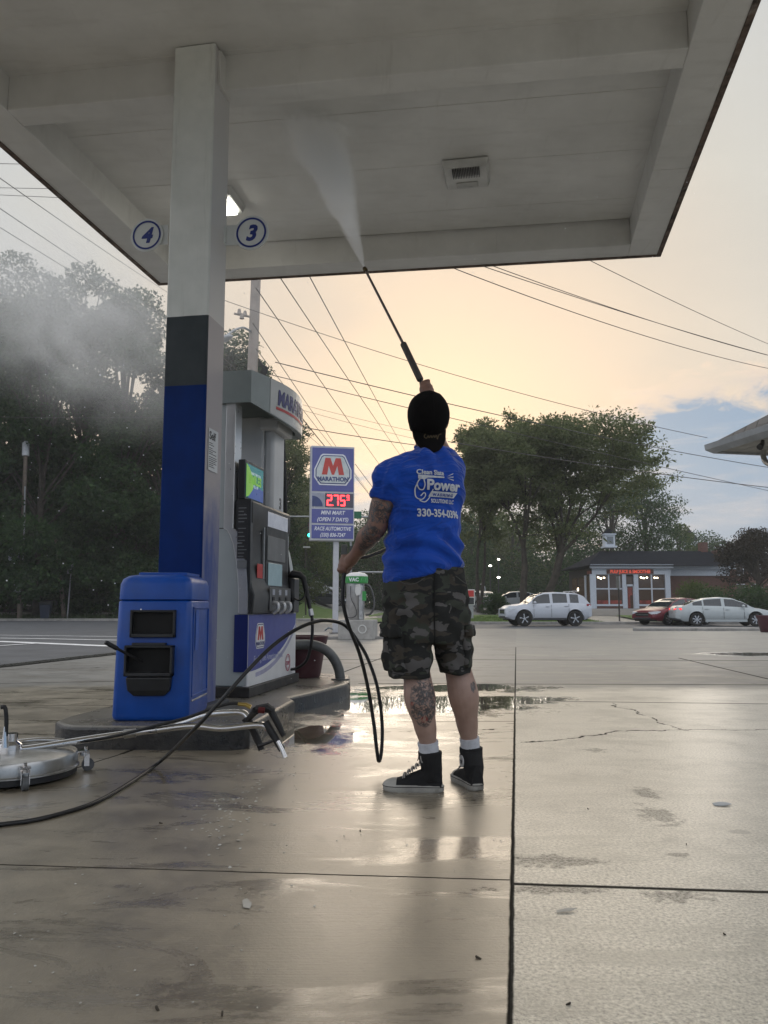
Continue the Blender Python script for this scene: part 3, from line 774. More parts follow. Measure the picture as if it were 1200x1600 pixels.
    def face(name,ya,yb,za,zb_,d,m,th=0.006,par=None,bev=0.002):
        mb=MB(); xa,xb=sorted((fx(d),fx(d+th))); mb.box(xa,xb,ya,yb,za,zb_); return mb.build(name,m,par or head,bevel=bev)
    fr=face('silver_frame',0.30,0.96,hz0+0.16,hz1-0.012,-0.005,mat('frame silver',(0.30,0.30,0.30),0.35,0.7),0.018)
    face('recess_panel',0.34,0.93,hz0+0.22,hz1-0.035,0.016,mat('recess grey',(0.035,0.036,0.038),0.5),0.003)
    face('price_display',0.36,0.90,hz1-0.17,hz1-0.05,0.021,mat('display face',(0.34,0.36,0.40),0.2,emit=(0.4,0.42,0.5),estr=0.15),0.004)
    face('upper_panel',0.36,0.84,hz0+0.42,hz1-0.24,0.021,mat('panel grey',(0.16,0.165,0.17),0.45),0.004)
    face('payment_screen',0.38,0.74,hz0+0.22,hz0+0.40,0.025,mat('payment screen',(0.10,0.14,0.16),0.1,emit=(0.40,0.55,0.62),estr=0.15),0.005)
    face('button_panel',0.36,0.93,hz0+0.02,hz0+0.205,0.044,mat('button panel',(0.11,0.112,0.115),0.45),0.006)
    for q in range(3):
        ya=0.42+q*0.17
        face('grade_label',ya,ya+0.06,hz0+0.145,hz0+0.19,0.0505,mat('label pale',(0.42,0.45,0.52),0.4),0.003)
        face('grade_button',ya,ya+0.05,hz0+0.10,hz0+0.13,0.0505,BLACK,0.006)
        mb=MB(); xa,xb=fx(0.05),fx(0.085)
        mb.tube(spline([(fx(0.046),ya+0.03,hz0+0.085),(fx(0.085),ya+0.03,hz0+0.075),(fx(0.088),ya+0.03,hz0+0.03),(fx(0.05),ya+0.03,hz0-0.0)],4),0.016,8)
        mb.build('nozzle_cover',silver,head,smooth=60)
    face('warning_sticker',0.14,0.27,hz0+0.27,hz0+0.38,0.014,RED,0.004)
    # media screen standing on the head
    zs0,zs1=hz1+0.005,lz(718)
    mb=MB(); xa,xb=sorted((fx(-0.10),fx(-0.045))); mb.box(xa,xb,0.0,0.44,zs0,zs1); ms_=mb.build('media_screen',DARKP,disp,bevel=0.006)
    if s==0:
        mb=MB(); mb.box(-0.0445,-0.042,0.02,0.42,zs0+0.02,zs1-0.025); mb.build('picture',mat('screen teal',(0.02,0.16,0.17),0.2,emit=(0.02,0.22,0.22),estr=0.2),ms_)
        hh=zs1-zs0-0.045
        mb=MB(); bow=[(0.0,0.0)]+[(0.16*math.sin(PI*(0.12+0.88*k/10))**0.7*1.0,hh*k/10) for k in range(1,10)]+[(0.0,hh)]
        mb.plate(bow,(-0.0418,0.02,zs0+0.02),(0,1,0),(0,0,1),0.0015); mb.build('green_arc',mat('lime',(0.28,0.62,0.05),0.3,emit=(0.3,0.7,0.05),estr=0.12),ms_)
        mb=MB(); mb.plate([(0.04,0.0),(0.40,0.0),(0.40,hh*0.36),(0.20,hh*0.42)],(-0.0414,0.02,zs0+0.02),(0,1,0),(0,0,1),0.0014); mb.build('blue_arc',mat('screen blue',(0.05,0.10,0.35),0.3,emit=(0.05,0.1,0.4),estr=0.15),ms_)
        mb=MB(); put_text(mb,'SMILES',(-0.0398,0.085,zs0+0.02+hh*0.46),(0,1,0),(0,0,1),0.095,0.001,bold=0.004); mb.build('screen_word',MATS['lime'],ms_)
        mb=MB(); put_text(mb,'EVERY TIME YOU',(-0.0398,0.12,zs0+0.02+hh*0.72),(0,1,0),(0,0,1),0.030,0.001); mb.build('screen_text',mat('screen white',(0.5,0.6,0.6),0.3,emit=(0.5,0.6,0.6),estr=0.3),ms_); mb=MB(); put_text(mb,'FILL UP',(-0.0398,0.18,zs0+0.02+hh*0.34),(0,1,0),(0,0,1),0.035,0.001); mb.build('screen_text',mat('screen white',(0.5,0.6,0.6),0.3,emit=(0.5,0.6,0.6),estr=0.3),ms_)
# hose mast and near posts up to the crown
mb=MB(); mb.box(-DW+0.14,-0.12,DL-0.62,DL-0.30,lz(790)-0.2,zS+0.05); mb.build('mast',lgrey,disp,bevel=0.015)
mb=MB(); mb.box(-0.125,-0.035,DL-0.60,DL-0.28,lz(800),zS-0.06); mast=mb.build('hose_post',lgrey,disp,bevel=0.03,smooth=40)
mb=MB(); put_text(mb,'3',(-0.034,DL-0.43,lz(775)),(0,1,0),(0,0,1),0.13,0.002,bold=0.004); mb.build('digit',mat('digit grey',(0.12,0.12,0.13)),mast)
mb=MB(); mb.box(-0.15,0.02,DL-0.66,DL-0.22,zS-0.07,zS+0.03); mb.build('mast_cap',lgrey,disp,bevel=0.02)
# crown: flat ends, bowed lettered faces both sides
cz1=lz(585)+0.02
N=18; top=[];bot=[]
def cx(u,side): 
    b_=math.sin(PI*u); return (0.0+0.15*b_) if side>0 else (-DW-0.15*b_)
mb=MB(); y0,y1=-0.03,DL+0.10
ringA=[];ringB=[]
for side in(1,-1):
    us=[k/N for k in range(N+1)] if side>0 else [1-k/N for k in range(N+1)]
    for u in us:
        y=y0+(y1-y0)*u; x=cx(u,side); zb_=zS-0.07*math.sin(PI*u)
        ringA.append((x,y,zb_)); ringB.append((x,y,cz1))
n=len(ringA)
vs=ringA+ringB; fs=[(i,(i+1)%n,n+(i+1)%n,n+i) for i in range(n)]+[tuple(range(n,2*n))]
mb.add(vs,fs)
# inner skin + underside lip
inn=[(x*0.88-DW*0.06 if True else x,y0+0.04+(y-y0)*0.93,z+0.02) for x,y,z in ringA]
b0=len(mb.v); mb.v+=inn
for i in range(n):
    j=(i+1)%n; mb.f.append([i,j,b0+j,b0+i]); mb.m.append(0)
mb.add([(x,y,cz1-0.06) for x,y,z in inn],[tuple(range(n))])
top2=len(mb.v)-n
for i in range(n):
    j=(i+1)%n; mb.f.append([b0+i,b0+j,top2+j,top2+i]); mb.m.append(0)
crown=mb.build('crown',mat('crown grey',(0.26,0.30,0.30),0.35,var=0.05),disp,smooth=30)
mb=MB()
for k in range(3,N-1):        # pale face wrap
    u0,u1=k/N,(k+1)/N
    q=[]
    for u in(u0,u1):
        y=y0+(y1-y0)*u; x=cx(u,1)+0.003; q+= [(x,y,zS-0.07*math.sin(PI*u)+0.005),(x,y,cz1-0.004)]
    mb.add([q[0],q[2],q[3],q[1]],[(0,1,2,3)])
mb.build('crown_face',mat('crown pale',(0.52,0.53,0.52),0.35,var=0.05),crown,smooth=60)
def wrapx(vs,ystart,zbase,off):
    out=[]
    for x,y,z in vs:
        yy=ystart+x; u=(yy-y0)/(y1-y0); out.append((cx(u,1)+off+z,yy,zbase+y-0.20*max(0,0)*x))
    return out
vs,fs=text_polys('MARATHON',0.17,bold=0.006,shear=0.12,extrude=0.0012,sx=0.82)
mb=MB(); mb.add(wrapx(vs,0.30,cz1-0.19,0.006),fs); mb.build('crown_word',mat('word navy',(0.03,0.03,0.17),0.4),crown)
mb=MB()
for k in range(20):
    ya=0.28+k*0.033; yb=ya+0.033; ua=(ya-y0)/(y1-y0); ub=(yb-y0)/(y1-y0)
    mb.add([(cx(ua,1)+0.006,ya,cz1-0.235),(cx(ub,1)+0.006,yb,cz1-0.235),(cx(ub,1)+0.006,yb,cz1-0.212),(cx(ua,1)+0.006,ya,cz1-0.212)],[(0,1,2,3)])
mb.build('red_underline',RED,crown)
# nozzle boot, nozzle and hose at the far end of the customer side
mb=MB(); mb.box(-0.04,0.05,1.03,1.20,hz0+0.0,hz0+0.30); mb.build('nozzle_boot',DARKP,disp,bevel=0.012)
inv=mw(disp).inverted()
def L(px,py,Y): return inv@D(px,py,Y)
mb=MB(); 
mb.tube([L(452,900,6.95),L(458,897,6.9),L(468,898,6.9),L(476,905,6.9)],[0.020,0.035,0.03,0.022],8)
mb.tube([L(474,903,6.9),L(480,930,6.9),L(484,950,6.88)],[0.024,0.020,0.018],8)
mb.tube([L(455,905,6.95),L(455,925,6.93),L(458,940,6.92)],[0.035,0.03,0.02],8)
mb.tube(spline([L(460,935,6.9),L(468,938,6.88),L(476,930,6.88),L(478,915,6.9)],4),0.008,6)
mb.tube(spline([L(452,893,6.95),L(456,899,6.92),L(463,896,6.9),L(470,900,6.9),L(476,912,6.9),L(480,935,6.88)],4),0.007,6)
mb.tube([L(450,905,6.97),L(452,925,6.95),L(453,940,6.95)],[0.045,0.05,0.03],8)
mb.build('nozzle',BLACK,disp,smooth=50)
mb=MB(); mb.tube(spline([L(484,948,6.88),L(488,970,6.86),L(487,1000,6.86),L(480,1030,6.9),L(466,1043,6.98),L(454,1046,7.1),L(440,1046,7.2)],6),0.0135,8); mb.build('fuel_hose',BLACK,disp,smooth=60)
mb=MB(); mb.tube([L(485,952,6.88),L(487,962,6.87)],0.022,8); mb.build('hose_ferrule',silver,disp)
mb=MB(); mb.tube(spline([(-0.06,DL-0.26,zS-0.08),(-0.05,DL-0.22,zS-0.5),(-0.03,DL-0.2,hz0+0.5),(0.0,DL-0.15,hz0+0.2)],5),0.018,8); mb.build('overhead_hose',BLACK,disp,smooth=60)

# ================================================================== BIN WITH WINDSCREEN WASH
bc=G(293,1127,0.129); bn_ang=R(0)
waste=thing('waste_bin',(bc.x,bc.y,0.129),bn_ang,'blue plastic forecourt bin with two black openings, in front of the column','bin')
# local: near face at y=0, right near corner x=0
zt=D(294,897,bc.y).z-0.129; zl=D(294,938,bc.y).z-0.129
wd=0.435; dp=0.525
mb=MB()
def rrect(x0,x1,y0,y1,r,z,n=6):
    out=[]
    for (cx_,cy_,a0) in((x1-r,y0+r,-PI/2),(x1-r,y1-r,0),(x0+r,y1-r,PI/2),(x0+r,y0+r,PI)):
        for k in range(n+1):
            a=a0+PI/2*k/n; out.append((cx_+r*math.cos(a),cy_+r*math.sin(a),z))
    return out
rs=[]
def body_ring(z,ins=0.0,r=0.035):
    f=z/zl; tp=0.022*(1-f)*-1
    return rrect(-wd-0.016+0.016*f+ins,0.004-0.004*f-ins,0+ins,dp-ins,r,z)
for z,ins in((0.0,0.015),(0.012,0.004),(0.03,0.0),(zl*0.5,0.0),(zl-0.012,0.0),(zl-0.004,0.004),(zl,0.014)): rs.append(body_ring(z,ins))
mb.rings(rs); body=mb.build('body',BLUEP,waste,smooth=50)
mb=MB(); rs=[]
hl_=zt-zl
for z,ins,r in((zl+0.001,0.012,0.035),(zl+0.006,0.0,0.04),(zl+hl_*0.62,0.002,0.045),(zl+hl_*0.82,0.012,0.05),(zl+hl_*0.95,0.04,0.05),(zl+hl_,0.085,0.04)):
    rs.append(rrect(-wd+ins,0-ins,0+ins,dp-ins,r,z))
mb.rings(rs); lid=mb.build('lid',BLUEP,waste,smooth=60)
mb=MB(); mb.rings([rrect(-wd+0.09,-0.05,0.08,dp-0.08,0.03,zt-0.004),rrect(-wd+0.09,-0.05,0.08,dp-0.08,0.03,zt+0.012),rrect(-wd+0.10,-0.06,0.09,dp-0.09,0.03,zt+0.014)]); mb.build('lid_panel',BLUEP,lid,smooth=50)
# side label holder frame (right side face x=0)
mb=MB()
ya,yb,za,zb2=0.06,dp-0.05,0.13,zl-0.04
for (a0,a1,b0_,b1_) in((ya,ya+0.012,za,zb2),(yb-0.012,yb,za,zb2),(ya,yb,zb2-0.012,zb2),(ya,yb,za,za+0.012)): mb.box(-0.002,0.008,a0,a1,b0_,b1_)
mb.build('side_frame',BLUEP,body,bevel=0.003)
mb=MB(); mb.box(0.0045,0.0105,0.05,dp-0.07,0.105,0.117); mb.build('ledge_strip',mat('pale ledge',(0.35,0.37,0.42),0.12),body,bevel=0.002)  # glossy ledge strip, paler and greyer than the blue body
mb=MB(); mb.plate([(0,0),(0.08,0),(0.09,0.10),(0.07,0.16),(0.08,0.24),(0.0,0.24)],(0.0045,0.12,zl-0.30),(0,1,0),(0,0,1),0.001); mb.build('worn_patch',mat('worn blue',(0.01,0.10,0.50),0.4),body)
def bz(py): return D(262,py,bc.y).z-0.129
def bx(px): return (px-294)/ (1250/ (bc.y*1.0))*0.985
bkm=mat('bin black plastic',(0.014,0.015,0.017),0.38,var=0.3,nscale=8)
inm=mat('opening shade black',(0.004,0.004,0.004),0.8)
def opening(name,x0,x1,z0,z1,prot,par):
    mb=MB(); w_=0.014
    for (a,b2,c,d2) in((x0,x1,z1-w_,z1),(x0,x1,z0,z0+w_*1.6),(x0,x0+w_,z0,z1),(x1-w_,x1,z0,z1)): mb.box(a,b2,-prot,0.006,c,d2)
    o=mb.build(name,bkm,par,bevel=0.004)
    mb=MB(); mb.box(x0+w_,x1-w_,-0.003,0.004,z0+w_,z1-w_); mb.build('cavity_shade',inm,o)  # flat black panel standing in for the shade inside the opening
    return o
opening('towel_slot',bx(201),bx(272),bz(996),bz(953),0.028,waste)
o=opening('wash_tray',bx(196),bx(271),bz(1056),bz(1008),0.055,waste)
mb=MB(); mb.rings([[(bx(200)+0.01,-0.035,bz(1056)),(bx(268)-0.01,-0.035,bz(1056)),(bx(268)-0.01,0.0,bz(1056)),(bx(200)+0.01,0.0,bz(1056))],[(bx(199),-0.045,bz(1058)),(bx(269),-0.045,bz(1058)),(bx(269),0.0,bz(1058)),(bx(199),0.0,bz(1058))],[(bx(201),-0.035,bz(1078)),(bx(267),-0.035,bz(1078)),(bx(267),0,bz(1078)),(bx(201),0,bz(1078))],[(bx(210),-0.025,bz(1087)),(bx(258),-0.025,bz(1087)),(bx(258),0,bz(1087)),(bx(210),0,bz(1087))]])
mb.build('water_tub',bkm,o,bevel=0.006)
mb=MB(); mb.box(bx(207),bx(259),-0.05,-0.01,bz(1008),bz(1004)); mb.build('hinge_bar',bkm,o,bevel=0.002)
sq=thing('squeegee',D(222,1032,bc.y-0.02),0,'black squeegee with its handle sticking out left of the bin opening','squeegee')
a_=D(222,1034,bc.y-0.0); b_=D(184,1014,bc.y-0.13); c_=D(164,1003,bc.y-0.17)
mb=MB(); mb.tube([a_,a_.lerp(b_,0.6),b_],0.0085,8); mb.build('shaft',BLACK,sq,world=True,smooth=60)
mb=MB(); mb.tube([b_,b_.lerp(c_,0.1),c_.lerp(b_,0.03),c_],[0.010,0.0135,0.0135,0.008],10); mb.build('grip',BLACK,sq,world=True,smooth=60)

# ================================================================== SURFACE CLEANER
sc0=G(28,1236,0.0); scc=Vector((sc0.x-0.0,sc0.y+0.30,0))
rad=0.30
edge=G(112,1205,0.03)
scc=Vector((edge.x-rad,edge.y+0.02,0.0))
clean=thing('surface_cleaner',scc,0,'round stainless surface cleaner with long chrome handle, cut by the left edge','surface cleaner')
mb=MB(); mb.lathe([(0.0,0.125),(0.12,0.125),(0.20,0.122),(0.27,0.116),(0.295,0.108),(0.30,0.098),(0.30,0.050),(0.306,0.046),(0.306,0.040),(0.29,0.040),(0.0,0.045)][::-1],n=64); deck=mb.build('housing',STEEL,clean,smooth=35)
mb=MB(); mb.lathe([(0.296,0.040),(0.298,0.012),(0.288,0.012),(0.286,0.040)],n=48); mb.build('brush_skirt',BLACK,clean,smooth=35)
mb=MB(); mb.lathe([(0.0,0.118),(0.05,0.118),(0.05,0.15),(0.03,0.165),(0.03,0.20),(0.0,0.20)][::-1],n=24); mb.build('swivel',CHROME,clean,smooth=35)
iv=mw(clean).inverted()
def S(px,py,Y): return iv@D(px,py,Y)
Ye=edge.y
# caster on the near right rim
def caster(ang):
    dirv=Vector((math.cos(ang),math.sin(ang),0)); sd_=Vector((-dirv.y,dirv.x,0)); p=dirv*0.315
    mb=MB(); mb.obox(p+Vector((0,0,0.095)),dirv*0.035,sd_*0.022,(0,0,0.004)); mb.cyl(p+dirv*0.015+Vector((0,0,0.09)),p+dirv*0.015+Vector((0,0,0.075)),0.022,14)
    for q in(-1,1): mb.obox(p+dirv*0.025+sd_*q*0.017+Vector((0,0,0.055)),dirv*0.012,sd_*0.002,(0,0,0.030))
    mb.cyl(p+dirv*0.02+Vector((0,0,0.1)),p+dirv*0.02+Vector((0,0,0.115)),0.009,8)
    o=mb.build('caster_fork',CHROME,clean,smooth=40)
    mb=MB(); q=p+dirv*0.032+Vector((0,0,0.030)); mb.tube([q-sd_*0.012,q+sd_*0.012],0.029,18); mb.build('caster_wheel',mat('grey wheel',(0.10,0.105,0.11),0.5),o,smooth=40)
caster(-R(55)); caster(R(25)); caster(R(120)); caster(R(200))
YH=4.15   # the handle rests beside the island
mb=MB()
r_=0.0165
ha=[S(-40,1175,3.85),S(40,1170,3.9),S(150,1153,3.98),S(245,1140,4.02),S(300,1134,4.04),S(345,1138,4.05),S(385,1134,4.06),S(408,1133,4.06),S(417,1137,4.06)]
hb=[S(-40,1158,4.0),S(20,1159,4.02),S(60,1156,4.05),S(100,1157,4.08)]
hc=[S(245,1140,4.02),S(285,1129,4.10),S(320,1117,4.16),S(360,1113,4.20),S(380,1114,4.20),S(388,1122,4.19)]
mb.tube(spline(ha,5),r_,12); mb.tube(spline(hc,5),r_,12); mb.tube(spline(hb,5),0.012,10)
mb.build('handle_bar',CHROME,clean,smooth=60)
mb=MB(); mb.tube([S(194,1147,4.0),S(212,1145,4.005)],0.0215,12); mb.build('handle_clamp',STEEL,clean,smooth=40)
mb=MB(); mb.tube([S(243,1140,4.02),S(246,1140,4.021)],0.019,12); mb.build('handle_joint',STEEL,clean,smooth=40)
mb=MB(); mb.tube(spline([S(2,1105,3.8),S(8,1106,3.8),S(10,1125,3.8),S(9,1150,3.8)],5),0.010,8); mb.build('feed_hose',BLACK,clean,smooth=50)
mb=MB(); mb.tube([S(9,1135,3.8),S(8,1150,3.8),S(8,1168,3.8)],[0.009,0.012,0.016],10); mb.build('hose_coupling',CHROME,clean,smooth=50)
mb=MB(); mb.tube(spline([S(-10,1162,3.9),S(15,1171,3.9),S(60,1166,3.92),S(110,1160,3.95),S(170,1152,3.97),S(240,1135,4.0),S(290,1122,4.03),S(335,1106,4.05),S(362,1099,4.06),S(384,1101,4.06)],5),0.0075,8); mb.build('trigger_hose',BLACK,clean,smooth=50)
mb=MB(); mb.tube([S(372,1100,4.06),S(384,1101,4.06),S(392,1105,4.06)],[0.009,0.010,0.012],10); mb.build('brass_fitting',mat('brass',(0.45,0.33,0.10),0.3,0.9),clean,smooth=50)
mb=MB()
for (y_,dxp) in((4.06,0),(4.18,-32)):
    mb.tube([S(415+dxp,1128-(6 if dxp else 0),y_),S(428+dxp*0.9,1150-(4 if dxp else 0),y_-0.01),S(441+dxp,1172+(0 if dxp else 0),y_-0.02)],[0.020,0.019,0.017],10)
mb.tube([S(400,1108,4.05),S(418,1106,4.05),S(428,1112,4.05)],[0.018,0.024,0.016],8)
mb.tube([S(424,1112,4.05),S(436,1135,4.05),S(443,1150,4.05)],[0.018,0.016,0.012],8)
mb.tube([S(404,1166,4.10),S(418,1161,4.09),S(430,1156,4.06)],[0.010,0.008,0.008],6)
mb.tube([S(400,1110,4.05),S(388,1124,4.15),S(404,1160,4.17)],[0.020,0.018,0.018],8)
tg=mb.build('trigger_gun',BLACK,clean,smooth=40)
mb=MB(); mb.tube([S(404,1109,4.035),S(414,1110,4.035)],0.017,6); mb.build('red_latch',mat('dull red plastic',(0.10,0.008,0.010),0.4),tg,smooth=40)
mb=MB(); mb.tube([S(434,1158,4.03),S(441,1172,4.02),S(446,1184,4.01)],[0.011,0.011,0.012],12); mb.build('swivel_tip',CHROME,clean,smooth=50)

# ================================================================== POT AND HOOP GUARD ON ISLAND
pc=G(478,1059,0.129); pc=Vector((-0.78,7.70,0.129))
maroon=mat('maroon pot',(0.075,0.022,0.032),0.45,var=0.15,nscale=4,dirt=((0.12,0.09,0.08),0.4))
def pot(c,r,h,label,m):
    o=thing('flower_pot',c,0,label,'flower pot')
    mb=MB(); mb.lathe([(0.0,0.0),(r*0.68,0.0),(r*0.72,0.02),(r*0.90,h*0.80),(r*0.93,h*0.80),(r*1.0,h*0.97),(r*1.0,h),(r*0.90,h),(r*0.86,h*0.86),(0,h*0.84)],n=40); mb.build('pot',m,o,smooth=40)
    mb=MB(); mb.lathe([(0.0,h*0.86),(r*0.5,h*0.87),(r*0.85,h*0.855),(r*0.85,h*0.84),(0,h*0.84)],n=30); mb.build('soil',mat('soil',(0.03,0.022,0.016),0.95,var=0.3,nscale=20,bump=1,bscale=60),o)
    return o
pot(pc,0.25,0.385,'maroon planter with a dark rim behind the hoop guard, right of the dispenser',maroon)
hg=thing('hoop_guard',(-0.60,7.40,0.129),-A,'thick grey steel hoop guard on the end of the pump island','guard rail')
gm2=mat('guard paint',(0.13,0.135,0.135),0.4,0.2,var=0.15,nscale=8,dirt=((0.30,0.30,0.29),0.3))
iv2=mw(hg).inverted()
def H(px,py,Y): return iv2@D(px,py,Y)
base=iv2@G(532,1062,0.129); hY=(mw(hg)@base).y
pts=[base,H(529,1045,hY),H(521,1028,hY),H(508,1015,hY),H(490,1008,hY),H(466,1007,hY),H(440,1009,hY),H(418,1018,hY),H(404,1040,hY)]
last=H(400,1062,hY); last.z=0
mb=MB(); mb.tube(spline(pts+[last],6),0.045,16); mb.build('hoop_pipe',gm2,hg,smooth=60)
mb=MB()
for p in(base,last): mb.tube([p,p+Vector((0,0,0.012))],0.085,20)
mb.build('base_flange',gm2,hg)

# ================================================================== ROADSIDE PRICE SIGN
Ys=22.5
tl=D(486.5,696,Ys); tr_=D(554,692,Ys+0.25)
bl_=D(489,844,Ys)
sw=0.0+math.hypot(tr_.x-tl.x,0.25); shh=tl.z-bl_.z
rzs=math.atan2(0.25,tr_.x-tl.x)
zg0=gz(-1.2,Ys)+0.1
cxm=(tl.x+tr_.x)/2
sg=thing('price_sign',(cxm,Ys+0.12,zg0),rzs,'tall roadside fuel price sign with glowing red price digits on a white post','sign')
hw=sw/2; zb0=bl_.z-zg0; zt0=tl.z-zg0
cabm=mat('sign cabinet',(0.50,0.51,0.54),0.4,var=0.05)
mb=MB(); mb.box(-hw,hw,0.0,0.34,zb0,zt0); cab=mb.build('cabinet',cabm,sg,bevel=0.012)
pan=mat('sign panel blue',(0.085,0.095,0.27),0.35,var=0.04,emit=(0.115,0.125,0.33),estr=0.06)
H_=zt0-zb0
def sy(py): return zt0-(py-695.0)/(844.0-695.0)*H_
def panel(name,a,b_,m=pan,x0=-hw+0.03,x1=hw-0.03,yy=-0.012):
    mb=MB(); mb.box(x0,x1,yy,0.0,sy(b_),sy(a)); return mb.build(name,m,cab,bevel=0.003)
p1=panel('brand_panel',698,767)
white2=mat('sign white',(0.58,0.60,0.64),0.4,var=0.04,emit=(0.5,0.5,0.55),estr=0.1)
sgr=mat('sign red',(0.40,0.06,0.05),0.4,emit=(0.4,0.05,0.04),estr=0.1); sgn=mat('sign navy',(0.06,0.08,0.20),0.4)
sgf=mat('sign field grey',(0.42,0.46,0.47),0.4,emit=(0.42,0.46,0.47),estr=0.1)
emblem(p1,(0,-0.0125,(sy(698)+sy(767))/2),(1,0,0),(0,0,1),1.0*sw*0.86,cols=(white2,sgn,sgf,sgr,sgn),t0=0.006)
p2=panel('led_panel',770,792,mat('led panel',(0.10,0.10,0.13),0.4),x0=-hw+0.03+sw*0.30)
p2b=panel('card_panel',770,792,mat('card panel',(0.34,0.36,0.44),0.4),x1=-hw+0.02+sw*0.29)
mb=MB(); arc=[(0.0,0.0)]+[(0.30*math.cos(a),0.30*math.sin(a)) for a in [PI/2*k/8 for k in range(9)]]
mb.plate([(x,y) for x,y in arc],(-hw+0.04,-0.0125,sy(792)+0.02),(1,0,0),(0,0,1),0.004); mb.build('card_curve',sgn,p2b)
led=mat('led red',(0.3,0.01,0.01),0.4,emit=(1.0,0.025,0.03),estr=5.0)
mb=MB()
hd=(sy(770)-sy(792)); 
def seg7(dg,x,z,w_,h,t_):
    S7={'2':'abged','7':'abc','5':'afgcd','6':'afgecd','9':'abcdfg'}[dg]; c={}
    g=t_*0.35
    c['a']=(x+g,x+w_-g,z+h-t_,z+h); c['d']=(x+g,x+w_-g,z,z+t_); c['g']=(x+g,x+w_-g,z+h/2-t_/2,z+h/2+t_/2)
    c['f']=(x,x+t_,z+h/2+g,z+h-g); c['b']=(x+w_-t_,x+w_,z+h/2+g,z+h-g); c['e']=(x,x+t_,z+g,z+h/2-g); c['c']=(x+w_-t_,x+w_,z+g,z+h/2-g)
    for k in S7:
        q=c[k]; mb.box(q[0],q[1],-0.020,-0.0125,q[2],q[3])
x=-hw+sw*0.365
for dg in '275': seg7(dg,x,sy(792)+0.045,0.15,hd-0.09,0.034); x+=0.19
mb.box(-hw+sw*0.365+0.158,-hw+sw*0.365+0.182,-0.02,-0.0125,sy(792)+0.045,sy(792)+0.07)
seg7('9',x+0.0,sy(792)+hd*0.52,0.075,hd*0.38,0.020)
mb.build('price_digits',led,p2)
p3_=panel('shop_panel',795,817); p4_=panel('garage_panel',820,841)
for par,rows in((p3_,(('MINI MART',0.62,0.155),('(OPEN 7 DAYS)',0.14,0.150))),(p4_,(('RACE AUTOMOTIVE',0.60,0.150),('(330) 836-7247',0.14,0.150)))):
    a,b_=(795,817) if par is p3_ else (820,841); hp=sy(a)-sy(b_)
    for tx,fz,sz in rows:
        mb=MB(); put_text(mb,tx,(0,-0.0125,sy(b_)+hp*fz),(1,0,0),(0,0,1),sz,0.004,bold=0.003,shear=0.25,align='CENTER',sx=0.88 if len(tx)<14 else 0.76); mb.build('lettering',white2,par)
mb=MB(); xp=D(525.5,900,Ys).x-cxm; mb.box(xp-0.075,xp+0.075,0.10,0.25,0,zb0+0.02); mb.build('post',cabm,sg,bevel=0.01)
mb=MB(); mb.box(xp-0.15,xp+0.15,0.02,0.33,0,0.03); mb.build('post_base',MATS['grey steel'],sg)

# ================================================================== VACUUM STATION
Yv=20.6
vb=G(565,995,0.0); vz=0.0
vx=lambda px:D(px,940,Yv).x
vac=thing('vacuum_station',(vx(558),Yv,gz(0,Yv)),-R(12),'silver coin vacuum with a green banded cap on a pale concrete block','vacuum')
conc=mat('precast concrete',(0.36,0.35,0.33),0.75,var=0.14,nscale=4,bump=0.3,bscale=20,dirt=((0.16,0.15,0.13),0.5))
mb=MB(); mb.box(-0.44,0.44,-0.25,0.45,0,0.50); blk=mb.build('block',conc,vac,bevel=0.02)
mb=MB(); 
n=24
for k in range(n):
    a0=2*PI*k/n;a1=2*PI*(k+1)/n
    mb.add([(0.20+0.085*math.cos(a0),-0.262,0.27+0.085*math.sin(a0)),(0.20+0.11*math.cos(a0),-0.262,0.27+0.11*math.sin(a0)),(0.20+0.11*math.cos(a1),-0.262,0.27+0.11*math.sin(a1)),(0.20+0.085*math.cos(a1),-0.262,0.27+0.085*math.sin(a1)),
            (0.20+0.085*math.cos(a0),-0.249,0.27+0.085*math.sin(a0)),(0.20+0.11*math.cos(a0),-0.249,0.27+0.11*math.sin(a0)),(0.20+0.11*math.cos(a1),-0.249,0.27+0.11*math.sin(a1)),(0.20+0.085*math.cos(a1),-0.249,0.27+0.085*math.sin(a1))],[(0,1,2,3),(1,5,6,2),(0,3,7,4)])
mb.build('lifting_ring',WHITEP,blk)
mb=MB(); mb.lathe([(0,0.5),(0.225,0.5),(0.235,0.52),(0.235,1.42),(0.0,1.42)][::-1],c=(-0.06,0.05,0),n=32); can=mb.build('canister',mat('satin steel',(0.52,0.51,0.50),0.32,0.75,var=0.1),vac,smooth=40)
mb=MB(); mb.box(0.10,0.20,-0.22,-0.10,0.5,1.36); mb.build('coin_post',STEEL,vac,bevel=0.01)
mb=MB(); mb.lathe([(0.0,1.42),(0.27,1.42),(0.29,1.44),(0.29,1.60),(0.0,1.60)],c=(-0.02,0.03,0),n=32); band=mb.build('cap_band',mat('vac green',(0.03,0.20,0.05),0.4,emit=(0.04,0.4,0.07),estr=0.05),vac,smooth=40)
mb=MB(); 
for k in range(14):
    a=2*PI*k/14; c=Vector((-0.02+0.292*math.cos(a),0.03+0.292*math.sin(a),1.52)); tt=Vector((-math.sin(a),math.cos(a),0)); mb.obox(c,tt*0.012+Vector((0,0,0.03)),Vector((math.cos(a),math.sin(a),0))*0.003,Vector((0,0,0.035))+tt*0.01)
mb.build('zigzag_print',mat('pale green',(0.2,0.6,0.25),0.4),band)
mb=MB(); put_text(mb,'VAC',(-0.02,-0.268,1.47),(1,0,0),(0,0,1),0.13,0.006,bold=0.004,align='CENTER'); mb.build('cap_word',white2,band)
mb=MB(); mb.lathe([(0.29,1.60),(0.275,1.64),(0.20,1.685),(0.10,1.705),(0.0,1.71)],c=(-0.02,0.03,0),n=32); mb.build('cap',WHITEP,vac,smooth=60)
